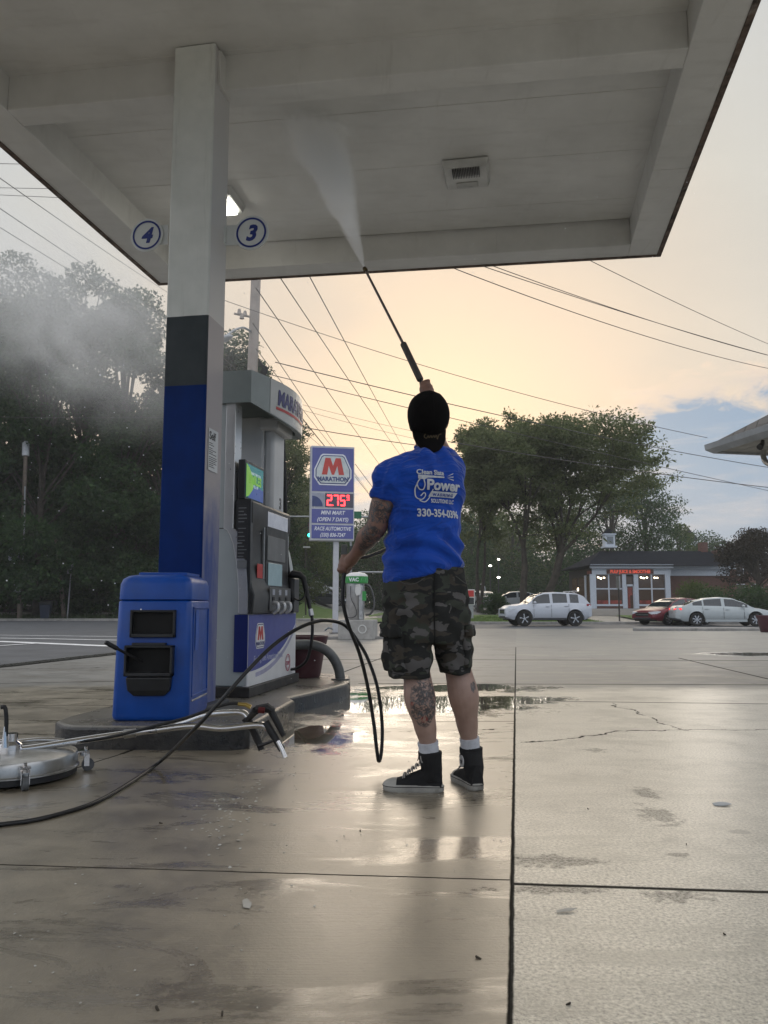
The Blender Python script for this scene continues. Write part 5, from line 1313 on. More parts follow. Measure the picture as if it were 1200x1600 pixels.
# ================================================================== TREES
def leafmat(name,c1,c2,c3,rough=0.6):
    m,t,b=newmat(name)
    ri=t.new('ShaderNodeNewGeometry').outputs['Random Per Island']
    co=t.new('ShaderNodeTexCoord').outputs['Object']
    n=t.noise(co,0.45,3,0.6)
    c=t.ramp(ri,[(0.0,c1),(0.5,c2),(1.0,c3)])
    c=t.mix(t.math('MULTIPLY',t.sstep(n,0.35,0.65),0.45),c,c1)
    t.put(b.inputs['Base Color'],c); b.inputs['Roughness'].default_value=rough; b.inputs['Specular IOR Level'].default_value=0.3
    tr=t.new('ShaderNodeBsdfTranslucent'); t.put(tr.inputs[0],t.mix(0.5,c,c3))
    ms=t.new('ShaderNodeMixShader'); ms.inputs[0].default_value=0.45
    out=[n_ for n_ in t.n if n_.type=='OUTPUT_MATERIAL'][0]
    t.l.new(b.outputs[0],ms.inputs[1]); t.l.new(tr.outputs[0],ms.inputs[2]); t.l.new(ms.outputs[0],out.inputs[0])
    return m
LF_D=leafmat('dark foliage',(0.012,0.032,0.012),(0.028,0.064,0.020),(0.065,0.125,0.034))
LF_L=leafmat('locust foliage',(0.06,0.082,0.030),(0.12,0.15,0.060),(0.21,0.24,0.11))
LF_Y=leafmat('yellow green foliage',(0.04,0.065,0.014),(0.075,0.115,0.022),(0.12,0.16,0.035))
LF_R=leafmat('dark red foliage',(0.014,0.012,0.010),(0.028,0.020,0.014),(0.045,0.034,0.018))
BARK=mat('bark',(0.055,0.045,0.036),0.85,var=0.35,nscale=3,bump=1.0,bscale=14)
def leaf_mesh(name,pts,size,m,aspect=0.55,seed=0,droop=0.0):
    r=np.random.default_rng(seed); pts=np.asarray(pts,dtype=np.float64); n=len(pts)
    a=r.normal(size=(n,3)); a[:,2]-=droop; a/=np.linalg.norm(a,axis=1)[:,None]
    b=r.normal(size=(n,3)); b-=a*(a*b).sum(1)[:,None]; b/=np.linalg.norm(b,axis=1)[:,None]
    s=(size*r.uniform(0.6,1.4,n))[:,None]
    A_=a*s*0.5; B_=b*s*0.5*aspect
    bend=np.cross(a,b)*s*0.12
    v=np.stack([pts-A_,pts-B_*1.0+bend,pts+A_,pts+B_+bend],1).reshape(-1,3)
    me=bpy.data.meshes.new(name); me.vertices.add(n*4); me.vertices.foreach_set('co',v.ravel().astype(np.float32))
    me.loops.add(n*4); me.loops.foreach_set('vertex_index',np.arange(n*4,dtype=np.int32))
    me.polygons.add(n); me.polygons.foreach_set('loop_start',np.arange(0,n*4,4,dtype=np.int32)); me.polygons.foreach_set('loop_total',np.full(n,4,dtype=np.int32))
    me.materials.append(m); me.update(calc_edges=True); me.validate()
    return me
def put_tree(name,loc,label,cat,trunkmb,pts,size,m,group=None,seed=0,aspect=0.55,bark=None):
    o=thing(name,loc,0,label,cat,group)
    if trunkmb: trunkmb.build('trunk',bark or BARK,o,smooth=60)
    me=leaf_mesh('crown',pts,size,m,aspect,seed); c=bpy.data.objects.new('crown',me); col.objects.link(c); c.parent=o
    return o
def dense_tree(name,h,rw,nl,size,m,seed,label,loc,group=None,cat='tree',base=0.12,lumps=26,lumpr=0.32,trunk=0.35):
    r=random.Random(seed); nr=np.random.default_rng(seed)
    mb=MB(); cpts=[]
    mb.tube([(0,0,-0.5),(r.uniform(-.2,.2),r.uniform(-.2,.2),h*0.3),(r.uniform(-.5,.5),r.uniform(-.5,.5),h*0.75)],[trunk,trunk*0.7,trunk*0.25],8)
    cen_=[]
    for k in range(lumps):
        zf=r.random()**(0.8 if base>0.08 else 1.15); z=h*(base+(0.93-base)*zf)
        env=math.sin(PI*min(1,0.18+0.82*zf))**0.6; a=r.uniform(0,2*PI); rr=rw*env*(r.random()**0.4)*0.86
        c=Vector((rr*math.cos(a),rr*math.sin(a),z)); cen_.append(c); lr=rw*lumpr*r.uniform(0.6,1.25)
        mb.tube([(0,0,z*0.6),tuple(c*0.55+Vector((0,0,z*0.36))),tuple(c)],[trunk*0.3,trunk*0.16,0.03],5)
        k_=int(nl/lumps*(lr/(rw*lumpr))**2)
        d_=nr.normal(size=(k_,3)); d_/=np.linalg.norm(d_,axis=1)[:,None]
        rad=lr*(nr.uniform(0.25,1.0,k_)**0.45)[:,None]*(1+0.25*np.sin(d_[:,[0]]*7+k)*np.cos(d_[:,[2]]*9+k))
        p=d_*rad*np.array([1.0,1.0,0.72])+np.array(c); cpts.append(p)
    # sprays sticking out
    P_=np.concatenate(cpts); 
    return put_tree(name,loc,label,cat,mb,P_,size,m,group,seed)
# left bank wood: three source trees then copies
def tz(x,y): return gz(x,y)-0.1
bank=[
 # x px at base, Y, height px top, rw
 ( -60,58,355,7.5),(60,57,385,6.5),(185,60,425,6.0),(120,66,372,7.0),(255,64,470,6.5),(-170,62,370,8.0),(345,72,500,6.5),(20,72,360,7.5),(300,80,505,6.5),(405,84,590,6.0),(-300,66,380,9.0)]
labs=['tall dark tree cut by the left edge of the photo','dark tree with a bushy top behind the pole with the white cylinder','dark tree left of the column, under the drifting mist','dark tree rising behind the leaning wooden post','dark tree touching the left side of the column','dark tree beyond the left edge of the wood','tree showing between the column and the dispenser crown','dark tree standing back in the wood at the far left','tree standing back in the wood behind the column','loose topped tree beyond the dispenser','dark tree at the far left end of the wood']
protos=[]
for i,(px,Y,pyt,rw) in enumerate(bank):
    x=D(px,900,Y).x; z0=tz(x,Y); h=D(px,pyt,Y).z-z0
    if i<4:
        o=dense_tree('bank_tree',h,rw,38000,0.31,LF_D,20+i,labs[i],(x,Y,z0),'dark trees on the bank across the road',lumps=44,lumpr=0.30,base=0.06)
        protos.append((o,h,rw))
    else:
        p,ph,prw=protos[i%4]; o=copy_tree(p); o.location=(x,Y,z0); o.scale=(rw/prw,rw/prw,h/ph); o.rotation_euler=(0,0,i*1.9); o['label']=labs[i]
# undergrowth shrubs along the kerb, hanging over it
shr=None; sl_=['bushy shrub at the foot of the wood by the left edge','bushy shrub behind the blue bin on the far kerb','bushy shrub right of the leaning wooden post','bushy shrub behind the left side of the waste bin','bushy shrub hidden behind the column','bushy shrub at the near end of the dispenser hose']
for i,(px,Y,rw,h) in enumerate([(-20,58,3.6,9.5),(75,58.5,3.6,10.5),(150,58,3.4,8.5),(215,58.5,3.4,9.0),(300,60,3.5,8),(400,66,4.0,7)]):
    x=D(px,900,Y).x; z0=tz(x,Y)
    if shr is None: shr=dense_tree('shrub',h,rw,17000,0.27,LF_D,51,sl_[0],(x,Y,z0),'shrubs at the foot of the wood','shrub',base=0.0,lumps=16,lumpr=0.42,trunk=0.08); sh0=(h,rw)
    else:
        o=copy_tree(shr); o.location=(x,Y,z0); o.scale=(rw/sh0[1],rw/sh0[1],h/sh0[0]); o.rotation_euler=(0,0,i*2.1); o['label']=sl_[i]
# middle distance trees behind the sign
mid_t=[('light_tree',438,75,665,5.0,LF_L,'airy tree with gaps of sky right of the dispenser crown',15000,0.2,0.22),
 ('bright_tree',478,86,838,4.2,LF_Y,'brighter green tree behind the green traffic light',9000,0.22,0.0),
 ('background_tree',455,95,800,7.5,LF_D,'dull green tree behind the traffic signal arm',16000,0.3,0.05),
 ('background_tree',520,110,852,9.0,LF_D,'dull green tree behind the price sign post',16000,0.32,0.05),
 ('background_tree',590,105,806,8.0,LF_D,'dull green tree behind the man, above the vacuum',16000,0.3,0.05),
 ('background_tree',660,100,800,8.0,LF_D,'dull green tree hidden behind the man',10000,0.3,0.05),
 ('background_tree',735,112,790,9.0,LF_D,'dull green tree behind the lit lamps',15000,0.34,0.05),
 ('background_tree',870,105,795,9.5,LF_D,'dull green tree behind the two big trunks',18000,0.34,0.05),
 ('background_tree',800,120,800,10,LF_Y,'yellowish tree glimpsed between the big trunks',12000,0.36,0.05),
 ('background_tree',955,95,752,7.0,LF_D,'dark tree behind the left end of the shop roof',18000,0.26,0.1),
 ('background_tree',1010,100,742,6.5,LF_D,'dark tree behind the middle of the shop roof',18000,0.26,0.1),
 ('golden_tree',1062,115,812,3.2,LF_Y,'small golden tree over the right part of the shop roof',6000,0.26,0.1),
 ('background_tree',1100,130,838,7.0,LF_D,'low tree showing over the right end of the shop roof',9000,0.35,0.05),
 ('dark_red_tree',1182,68,832,3.6,LF_R,'dark reddish round tree at the right edge',15000,0.18,0.30),
 ('background_tree',1230,110,840,8.0,LF_D,'green tree behind the dark red tree',9000,0.35,0.05)]
for i,(nm,px,Y,pyt,rw,m,lab,nl,sz,bs) in enumerate(mid_t):
    x=D(px,900,Y).x; z0=tz(x,Y); h=D(px,pyt,Y).z-z0
    dense_tree(nm,h,rw,nl,sz,m,80+i,lab,(x,Y,z0),None,base=bs,lumps=30 if nm!='light_tree' else 40,lumpr=0.34 if nm!='light_tree' else 0.22)
def leaf_band(name,label,x0,x1,y0,y1,hfun,n,size,m,seed):
    nr=np.random.default_rng(seed); X=nr.uniform(x0,x1,n); Y=nr.uniform(y0,y1,n); f=nr.uniform(0,1,n)**0.8
    Z=np.array([gz(a,b_)+hfun(a,b_)*c_*(0.8+0.35*noise.noise(Vector((a*0.25,b_*0.25,seed)))) for a,b_,c_ in zip(X,Y,f)])
    me=leaf_mesh(name,np.stack([X,Y,Z],1),size,m,0.6,seed); o=bpy.data.objects.new(name,me); col.objects.link(o); tag(o,label,None,None,'stuff')
leaf_band('far_wood','dark mass of far woodland closing the view behind the left bank trees',-75,-8,74,80,lambda a,b_:17.0,42000,0.55,LF_D,7)
leaf_band('far_wood','low far woodland behind the shop and the big trees',-14,62,122,134,lambda a,b_:14.5 if a<24 else 8.0,60000,0.6,LF_L,8)
dense_tree('round_bush',D(1090,915,70).z-gz(20,70),D(1132,940,70).x-D(1088,940,70).x,9000,0.15,LF_Y,131,'rounded light green bush in front of the brick wing',(D(1090,940,70).x,70,gz(20,70)),cat='bush',base=0.0,lumps=22,lumpr=0.4,trunk=0.06)
dense_tree('hedge',1.5,3.6,8000,0.16,LF_D,132,'low green hedge behind the silver saloon by the dark red tree',(D(1165,945,60).x,60,gz(20,60)),cat='hedge',base=0.0,lumps=26,lumpr=0.30,trunk=0.05)
dense_tree('clipped_bush',D(772,930,56).z-gz(7,56)+0.1,0.95,5000,0.12,LF_D,133,'dark clipped bush between the parked grey cars',(D(772,940,56).x,56,gz(7,56)),cat='bush',base=0.0,lumps=16,lumpr=0.5,trunk=0.05)
# spreading feathery trees
def vase_tree(name,loc,h,spread,seed,label,stems,nleaf=55,size=0.17,lean=(0,0),levels=5):
    r=random.Random(seed); nr=np.random.default_rng(seed); mb=MB(); tips=[]
    def grow(p,d_,ln,rad,lev):
        q=p; pts=[p]; rr=[rad]; dd_=d_.copy(); n=3
        for k in range(n):
            dd_=(dd_+Vector((r.uniform(-.16,.16),r.uniform(-.16,.16),r.uniform(-.05,.10)))).normalized()
            q=q+dd_*ln/n; pts.append(q); rr.append(rad*(1-0.35*(k+1)/n))
        mb.tube(pts,rr,6 if lev>2 else 4,cap=False)
        if lev<=2:
            for pt in pts[1:]: tips.append((pt,ln*0.5))
        elif lev<=levels-1:
            for pt in pts[1:]:
                if r.random()<0.75:
                    o1=dd_.orthogonal().normalized(); o2=dd_.cross(o1); az_=r.uniform(0,2*PI)
                    nd=(dd_*0.30+(o1*math.cos(az_)+o2*math.sin(az_))*0.9); nd.z*=0.5; grow(pt,nd.normalized(),ln*0.62,rr[-1]*0.4,1)
        if lev==0: return
        nb_=3 if lev>=levels-1 else r.choice((2,3,3))
        for k in range(nb_):
            az_=r.uniform(0,2*PI); sp_=r.uniform(0.30,0.62)
            o1=dd_.orthogonal().normalized(); o2=dd_.cross(o1)
            nd=(dd_*math.cos(sp_)+(o1*math.cos(az_)+o2*math.sin(az_))*math.sin(sp_)); nd.z+= 0.10 if lev>2 else -0.05; nd.x*=1.10; nd.y*=1.10
            grow(q,nd.normalized(),ln*r.uniform(0.66,0.86),rr[-1]*0.72,lev-1)
    for (dx_,ang,tilt) in stems:
        dv=Vector((math.cos(ang)*math.sin(tilt)+lean[0],math.sin(ang)*math.sin(tilt)+lean[1],math.cos(tilt))).normalized()
        mb.tube([Vector((dx_,0,-0.4)),Vector((dx_,0,0.1)),Vector((dx_,0,0.5))],[0.42,0.33,0.28],8,cap=False)
        grow(Vector((dx_,0,0.4)),dv,h*0.26,0.27,levels)
    cl=[]
    for p,l in tips:
        k_=nleaf; s_=np.array([0.62,0.62,0.24])*(0.55+0.35*r.random())
        cl.append(nr.normal(size=(k_,3))*s_*0.62+np.array(p)+np.array([0,0,-0.05]))
    P_=np.concatenate(cl)
    # fit to wanted height / spread
    mx=P_[:,2].max(); sx_=np.percentile(np.abs(P_[:,0]-0),98)
    kx,kz=spread/sx_,h/mx
    P_=P_*np.array([kx,kx,kz]); mb.v=[(x*kx,y*kx,z*kz) for x,y,z in mb.v]
    o=put_tree(name,loc,label,'tree',mb,P_,size,LF_L,None,seed,0.42)
    print(name,len(P_)); return o
YT=53.0
xt=D(838,940,YT).x
vase_tree('spreading_tree',(xt,YT,gz(xt,YT)),D(880,640,YT).z-gz(xt,YT),D(1045,800,YT).x-D(868,800,YT).x,5,'large spreading feathery tree with two trunks behind the silver white car',[(-0.8,PI,0.16),(0.6,0.2,0.30),(0.2,-0.6,0.42)],nleaf=19,size=0.23,lean=(0.12,0))
YT2=58.0; xt2=D(748,940,YT2).x
vase_tree('spreading_tree',(xt2,YT2,gz(xt2,YT2)),D(750,645,YT2).z-gz(xt2,YT2),D(820,800,YT2).x-D(745,800,YT2).x,9,'spreading feathery tree close to the right of the man',[(0.0,PI,0.12),(0.3,0.3,0.22)],nleaf=20,size=0.24)

# ================================================================== POLES, SIGNS, SIGNALS
wood=mat('weathered wood',(0.15,0.12,0.095),0.8,var=0.25,nscale=4); galv=mat('galvanised',(0.36,0.37,0.38),0.45,0.6,var=0.1)
def pole(name,label,cat,base_,top_,r0,r1,m,group=None,extras=()):
    o=thing(name,tuple(base_),0,label,cat,group); b0=Vector(base_)
    mb=MB(); mb.tube([Vector((0,0,-0.3)),Vector(top_)-b0],[r0,r1],12); mb.build('pole',m,o,smooth=50)
    return o
def gpx(px,Y,off=0): x=D(px,940,Y).x; return Vector((x,Y,gz(x,Y)+off))
Yp=55.5
b0=gpx(32,Yp,0.05); up=pole('utility_pole','wooden pole topped by a white cylinder, at the left before the wood','pole',b0,D(40,712,Yp),0.17,0.13,wood)
iv=mw(up).inverted()
mb=MB(); mb.tube([iv@D(40,712,Yp),iv@D(40.3,690,Yp)],0.24,16); mb.build('antenna_drum',mat('drum white',(0.55,0.57,0.60),0.4),up,smooth=40)
mb=MB(); c=iv@D(29,918,Yp-0.2); mb.box(c.x-0.22,c.x+0.22,c.y-0.25,c.y,c.z-0.32,c.z+0.32); c=iv@D(24,866,Yp-0.2); mb.box(c.x-0.35,c.x+0.28,c.y-0.3,c.y,c.z-0.45,c.z+0.45); mb.build('meter_box',mat('box grey',(0.28,0.30,0.33),0.5),up,bevel=0.02)
mb=MB(); mb.tube([iv@D(33,905,Yp-0.25),iv@D(37,860,Yp-0.2),iv@D(39,760,Yp-0.2)],0.05,6); mb.build('conduit',galv,up)
b0=gpx(106,Yp,0.05); sp_=pole('street_sign_post','slightly tilted metal post with a small blank sign behind the far kerb','sign',b0,D(112,880,Yp),0.045,0.045,galv)
iv=mw(sp_).inverted(); c=iv@D(109,888,Yp-0.1); mb=MB(); mb.box(c.x-0.20,c.x+0.22,-0.05,-0.02,c.z-0.36,c.z+0.36); mb.build('sign_plate',galv,sp_)
b0=gpx(103,Yp+0.6,0.05); pole('leaning_post','weathered wooden post leaning left among the shrubs','post',b0,D(86,830,Yp+0.6),0.16,0.12,wood)
b0=gpx(72,Yp,0.05)
wb=thing('street_bin',tuple(b0),0.2,'dark wheeled bin with lid on the far kerb by the left pole','bin')
mb=MB(); mb.rings([[(-0.26,-0.26,0.05),(0.26,-0.26,0.05),(0.26,0.26,0.05),(-0.26,0.26,0.05)],[(-0.36,-0.36,1.05),(0.36,-0.36,1.05),(0.36,0.36,1.05),(-0.36,0.36,1.05)]]); mb.build('body',mat('bin navy',(0.02,0.03,0.06),0.5),wb,bevel=0.03)
mb=MB(); mb.rings([[(-0.4,-0.4,1.06),(0.4,-0.4,1.06),(0.4,0.4,1.06),(-0.4,0.4,1.06)],[(-0.38,-0.38,1.22),(0.38,-0.38,1.22),(0.38,0.38,1.28),(-0.38,0.38,1.28)]]); mb.tube([(-0.1,0,1.3),(0.5,0,1.34),(0.72,0,1.25),(0.66,0,1.0)],0.035,6); mb.build('lid',mat('bin dark',(0.025,0.03,0.03),0.5),wb,bevel=0.02)
# big wooden pole behind the crown, haze put into its pale colour
Yq=27.0
pb=gpx(380,Yq); o=pole('tall_pole','thick pale leaning pole with a cross arm behind the dispenser crown','pole',pb,D(401,405,Yq),0.21,0.17,mat('pale pole',(0.36,0.31,0.27),0.7,var=0.12,nscale=2))
iv=mw(o).inverted()
mb=MB(); 
mb.tube(spline([iv@D(392,518,Yq-.2),iv@D(380,512,Yq-.6),iv@D(366,516,Yq-1.0),iv@D(355,524,Yq-1.3)],5),0.04,6); mb.build('lamp_arm',galv,o)
mb=MB(); mb.ell(iv@D(349,530,Yq-1.4),(0.32,0,0.1),(0,0.2,0),(0.02,0,0.12),12,8); mb.build('lamp_head',galv,o,smooth=60)
mb=MB(); mb.tube([iv@D(366,490,Yq),iv@D(396,496,Yq)],0.04,6)
for px,py in((374,488),(383,491),(378,495)): mb.tube([iv@D(px,py+3,Yq),iv@D(px,py-5,Yq)],[0.09,0.05],6)
mb.build('cross_arm',MATS['pale pole'],o)  # arm shares the pole's pale colour, standing in for mist
mb=MB()
for k in range(5):
    mb.tube(spline([iv@D(404,560+k*3,Yq),iv@D(410+k*2,575,Yq),iv@D(402+k*2,596,Yq)],4),0.025,5)
mb.build('cable_loops',BLACK,o)
# traffic signal on its arm
Yk=62.0
k0=gpx(560,Yk); 
ts=thing('traffic_signal',tuple(gpx(640,Yk)),0,'traffic signal arm showing a green light behind the price sign','traffic signal'); iv=mw(ts).inverted()
mb=MB(); mb.tube([Vector((0,0,0)),iv@D(640,760,Yk)],[0.14,0.10],10); mb.tube([iv@D(452,807,Yk),iv@D(640,808,Yk)],[0.06,0.10],8); mb.build('pole_and_arm',galv,ts,smooth=50)
c=iv@D(485,830,Yk); mb=MB(); mb.box(c.x-0.2,c.x+0.2,-0.25,0.1,c.z-0.6,c.z+0.7); hd_=mb.build('signal_head',mat('signal black',(0.012,0.014,0.013),0.5),ts,bevel=0.03)
for q,(dz_,cm) in enumerate(((-0.33,mat('green light',(0.02,0.5,0.35),0.3,emit=(0.03,1.0,0.62),estr=5)),(0.06,mat('amber off',(0.06,0.035,0.01),0.4)),(0.45,mat('red off',(0.06,0.01,0.01),0.4)))):
    mb=MB(); mb.lathe([(0,-0.30),(0.17,-0.29),(0.17,-0.25),(0,-0.25)],c=(c.x,0,c.z+dz_),n=16,axis='Y'); mb.build('signal_lens',cm,hd_)
mb=MB(); c=iv@D(563,805,Yk); mb.box(c.x-0.65,c.x+0.1,-0.16,-0.12,c.z-0.28,c.z+0.28); mb.build('street_name_plate',mat('sign green',(0.01,0.14,0.07),0.4),ts)
# second signal seen edge-on between post and arm
ts2=thing('traffic_signal',tuple(gpx(548,58)),0,'dark cluster of signal heads between the sign post and the forearm','traffic signal'); iv=mw(ts2).inverted()
mb=MB(); mb.tube([Vector((0,0,0)),iv@D(548,846,58)],[0.10,0.08],8); mb.build('pole',galv,ts2)
for px,py in((538,864),(551,866)):
    c=iv@D(px,py,57.8); mb=MB(); mb.box(c.x-0.22,c.x+0.20,c.y-0.2,c.y+0.2,c.z-0.6,c.z+0.6); mb.build('signal_head',MATS['signal black'],ts2,bevel=0.04)
mb=MB(); mb.tube([iv@D(560,894,58),iv@D(640,894,58)],0.07,6); mb.build('arm',galv,ts2)
# small far street lamp over the trees
o=thing('street_lamp',tuple(gpx(478,72)),0,'small pale street lamp against the dark trees left of the price sign','street lamp'); iv=mw(o).inverted()
mb=MB(); mb.tube([Vector((0,0,0)),iv@D(477,856,72)],[0.08,0.05],6); mb.build('post',MATS['bark'],o)
mb=MB(); c=iv@D(479,855,72); mb.box(c.x-0.3,c.x+0.3,-0.2,0.2,c.z-0.06,c.z+0.06); mb.build('lamp_head',WHITEP,o,bevel=0.02)
litw=mat('lit street lamp',(0.9,0.9,0.8),0.3,emit=(1.0,0.95,0.82),estr=9)
for i,(px,py,Y,lab) in enumerate([(766,884,92,'lit street lamp nearest the man\'s right side, lower of the close pair'),(779,874,98,'lit street lamp, highest and smallest of the three right of the man'),(779,902,84,'lit lamp on a dark post above the clipped bush')]):
    o=thing('street_lamp',tuple(gpx(px,Y)),0,lab,'street lamp'); iv=mw(o).inverted(); c=iv@D(px,py,Y)
    mb=MB(); mb.tube([Vector((0,0,0)),c],[0.07,0.05],6); mb.build('post',MATS['dark aluminium'],o)
    mb=MB(); mb.ell(c,(0.16,0,0),(0,0.16,0),(0,0,0.09),12,8); mb.build('lamp_head',litw,o,smooth=60)
o=thing('curved_lamp',tuple(gpx(758,70)),0,'thin pale hooked lamp post above the hidden grey car','street lamp'); iv=mw(o).inverted()
mb=MB(); mb.tube(spline([Vector((0,0,0)),iv@D(758,925,70),iv@D(757,917,70),iv@D(753,913,70)],4),0.06,6); mb.build('post',galv,o)
mb=MB(); mb.ell(iv@D(753,913,70),(0.16,0,0),(0,0.12,0),(0,0,0.06),8,6); mb.build('lamp_head',galv,o)
# red and white directional sign beside the man
o=thing('entrance_sign',tuple(gpx(737,50)),0,'small white framed sign with red and dark halves just right of the shorts','sign'); iv=mw(o).inverted()
a_=iv@D(733,945.5,50); b_=iv@D(741.5,921,50)
mb=MB(); mb.box(a_.x-0.3,b_.x,-0.1,0.0,a_.z,b_.z); mb.build('frame',WHITEP,o,bevel=0.02)
mz=(a_.z+b_.z)/2
mb=MB(); mb.box(a_.x-0.25,b_.x-0.06,-0.12,-0.101,mz+0.03,b_.z-0.06); mb.build('red_panel',RED,o)
mb=MB(); mb.box(a_.x-0.25,b_.x-0.06,-0.12,-0.101,a_.z+0.05,mz-0.03); mb.build('dark_panel',DARKP,o)
mb=MB(); mb.box(a_.x-0.2,b_.x-0.1,-0.07,-0.03,-0.1,a_.z); mb.build('post',galv,o)
# thin sign post in front of the shop
o=thing('signpost',tuple(gpx(967,49,0.08)),0,'thin dark signpost in front of the shop door','sign'); iv=mw(o).inverted()
mb=MB(); mb.tube([Vector((0,0,-0.1)),iv@D(966,902,49)],0.045,8); mb.build('post',mat('dark post',(0.03,0.025,0.022),0.6),o)
mb=MB(); c=iv@D(966,908,49); mb.box(-0.03,0.03,-0.32,0.32,c.z-0.45,c.z+0.3); mb.build('plate',galv,o)
pot(Vector((D(1204,975,30).x,30,gz(14,30))),0.50,0.62,'maroon planter cut by the right edge in front of the silver saloon',maroon)
# small utility poles beyond the shop
for px,Y,pt,lab in((1138,120,862,'thin pale post right of the shop chimney'),(1146,90,916,'short post at the right end of the shop')):
    b0=gpx(px,Y); pole('thin_post',lab,'post',b0,D(px,pt,Y),0.10,0.08,wood)

# ================================================================== WIRES
wirem=mat('wire',(0.07,0.062,0.06),0.6)  # colour lightened to stand in for haze over the wires
def wire(p0,p1,sag,r,label,n=24):
    a=D(*p0); b_=D(*p1); pts=[]
    for k in range(n+1):
        t=k/n; p=a.lerp(b_,t); p.z-=sag*4*t*(1-t); pts.append(p)
    mb=MB(); mb.tube(pts,r*0.8,5); o=mb.build('overhead_wire',wirem); tag(o,label,'wire','overhead wires crossing the sky'); return o
W3=[((560,360,14),(1300,592,30),0.45,0.012,'lowest of the three sagging wires leaving the canopy edge to the right'),
 ((520,335,14),(1300,580,32),0.20,0.012,'middle sagging wire leaving the canopy edge to the right'),
 ((600,352,15),(1300,578,34),0.30,0.012,'upper sagging wire that meets its neighbour at the right edge'),
 ((800,345,16),(1300,576,34),0.20,0.011,'short single wire at the upper right below the canopy corner'),
 ((330,462,26),(1105,684,30),0.35,0.014,'long wire from the pale pole to the eave at right'),
 ((430,566,27),(1300,745,45),0.35,0.022,'thick wire passing behind the cap to the right edge'),
 ((400,580,27),(1300,788,45),0.10,0.018,'second thick wire passing just under the cap top'),
 ((470,667,35),(700,702,40),0.05,0.024,'dark wire running from the crown to the neck'),
 ((700,690,40),(1300,772,50),0.2,0.028,'lowest thick wire at the right edge under the eave'),
 ((445,625,50),(700,685,50),0.1,0.014,'faint upper wire of the pair left of the cap'),
 ((445,633,50),(700,697,50),0.1,0.014,'faint lower wire of the pair left of the cap'),
 ((432,425,14),(655,752,70),0.1,0.013,'steep wire left of the lance, leftmost at the canopy edge'),
 ((480,425,14),(648,730,70),0.1,0.013,'steep wire left of the lance, rightmost at the canopy edge'),
 ((400,450,16),(640,790,80),0.1,0.014,'steep wire passing over the price sign'),
 ((395,505,22),(575,768,80),0.1,0.016,'steep wire starting at the pale pole lamp'),
 ((400,545,24),(560,748,80),0.1,0.016,'steep wire between the crown and the price sign'),
 ((350,560,24),(520,712,60),0.1,0.016,'steep wire skimming the dispenser crown'),
 ((440,612,30),(520,712,60),0.05,0.035,'thick twisted cable ending behind the price sign top'),
 ((555,725,60),(620,812,120),0.0,0.03,'upper thin wire right of the price sign'),
 ((555,745,60),(620,826,120),0.0,0.03,'lower thin wire right of the price sign'),
 ((-60,236,12),(270,462,30),0.05,0.011,'topmost diagonal wire at the left'),
 ((-60,285,14),(270,502,30),0.05,0.013,'second diagonal wire at the left'),
 ((-60,318,16),(270,517,32),0.05,0.013,'third diagonal wire at the left, over the tree tops'),
 ((-80,254,20),(110,258,20),0.0,0.010,'short level wire at the far left, topmost'),
 ((-80,292,20),(200,297,20),0.0,0.010,'second level wire at the far left'),
 ((-80,301,20),(230,315,21),0.0,0.010,'third level wire at the far left'),
 ((-80,650,50),(340,651,52),0.1,0.020,'level wire crossing in front of the dark wood')]
for w_ in W3: wire(*w_)

# ================================================================== HAZE
hzm=bpy.data.materials.new('haze air'); hzm.use_nodes=True; t=NT(hzm.node_tree); t.n.clear()
ho=t.new('ShaderNodeOutputMaterial'); hv=t.new('ShaderNodeVolumePrincipled'); hv.inputs['Density'].default_value=0.0007; hv.inputs['Color'].default_value=(0.90,0.92,0.93,1); hv.inputs['Anisotropy'].default_value=0.45
t.l.new(hv.outputs[0],ho.inputs['Volume'])
mb=MB(); mb.box(-190,190,-20,420,-2.0,45); tag(mb.build('haze',hzm),'pale evening haze filling the air over the whole place',None,None,'stuff')

# ================================================================== PERSON
YM=3.55
def fuse(name,mb,voxel,smooth_it,mats,parent,world=True,fac=0.5,deform=None,split=False):
    me=bpy.data.meshes.new(name)
    me.from_pydata(mb.v,[],mb.f); 
    bm=bmesh.new(); bm.from_mesh(me); bmesh.ops.recalc_face_normals(bm,faces=bm.faces); bm.to_mesh(me); bm.free()
    o=bpy.data.objects.new(name,me); col.objects.link(o)
    r=o.modifiers.new('r','REMESH'); r.mode='VOXEL'; r.voxel_size=voxel; r.use_smooth_shade=True
    s=o.modifiers.new('s','SMOOTH'); s.factor=fac; s.iterations=smooth_it
    bpy.context.view_layer.update(); dg=bpy.context.evaluated_depsgraph_get()
    m2=bpy.data.meshes.new_from_object(o.evaluated_get(dg)); bpy.data.objects.remove(o); bpy.data.meshes.remove(me)
    if deform is not None:
        n=len(m2.vertices); co=np.empty(n*3,dtype=np.float32); m2.vertices.foreach_get('co',co)
        no=np.empty(n*3,dtype=np.float32); m2.vertices.foreach_get('normal',no)
        co=deform(co.reshape(-1,3).astype(np.float64),no.reshape(-1,3).astype(np.float64)); m2.vertices.foreach_set('co',co.astype(np.float32).ravel()); m2.update()
    if world and parent is not None: m2.transform(mw(parent).inverted())
    m2.name=name; m2.materials.clear()
    for m in (mats if isinstance(mats,(list,tuple)) else [mats]): m2.materials.append(m)
    m2.polygons.foreach_set('use_smooth',[True]*len(m2.polygons))
    o=bpy.data.objects.new(name,m2); col.objects.link(o); o.parent=parent; return o
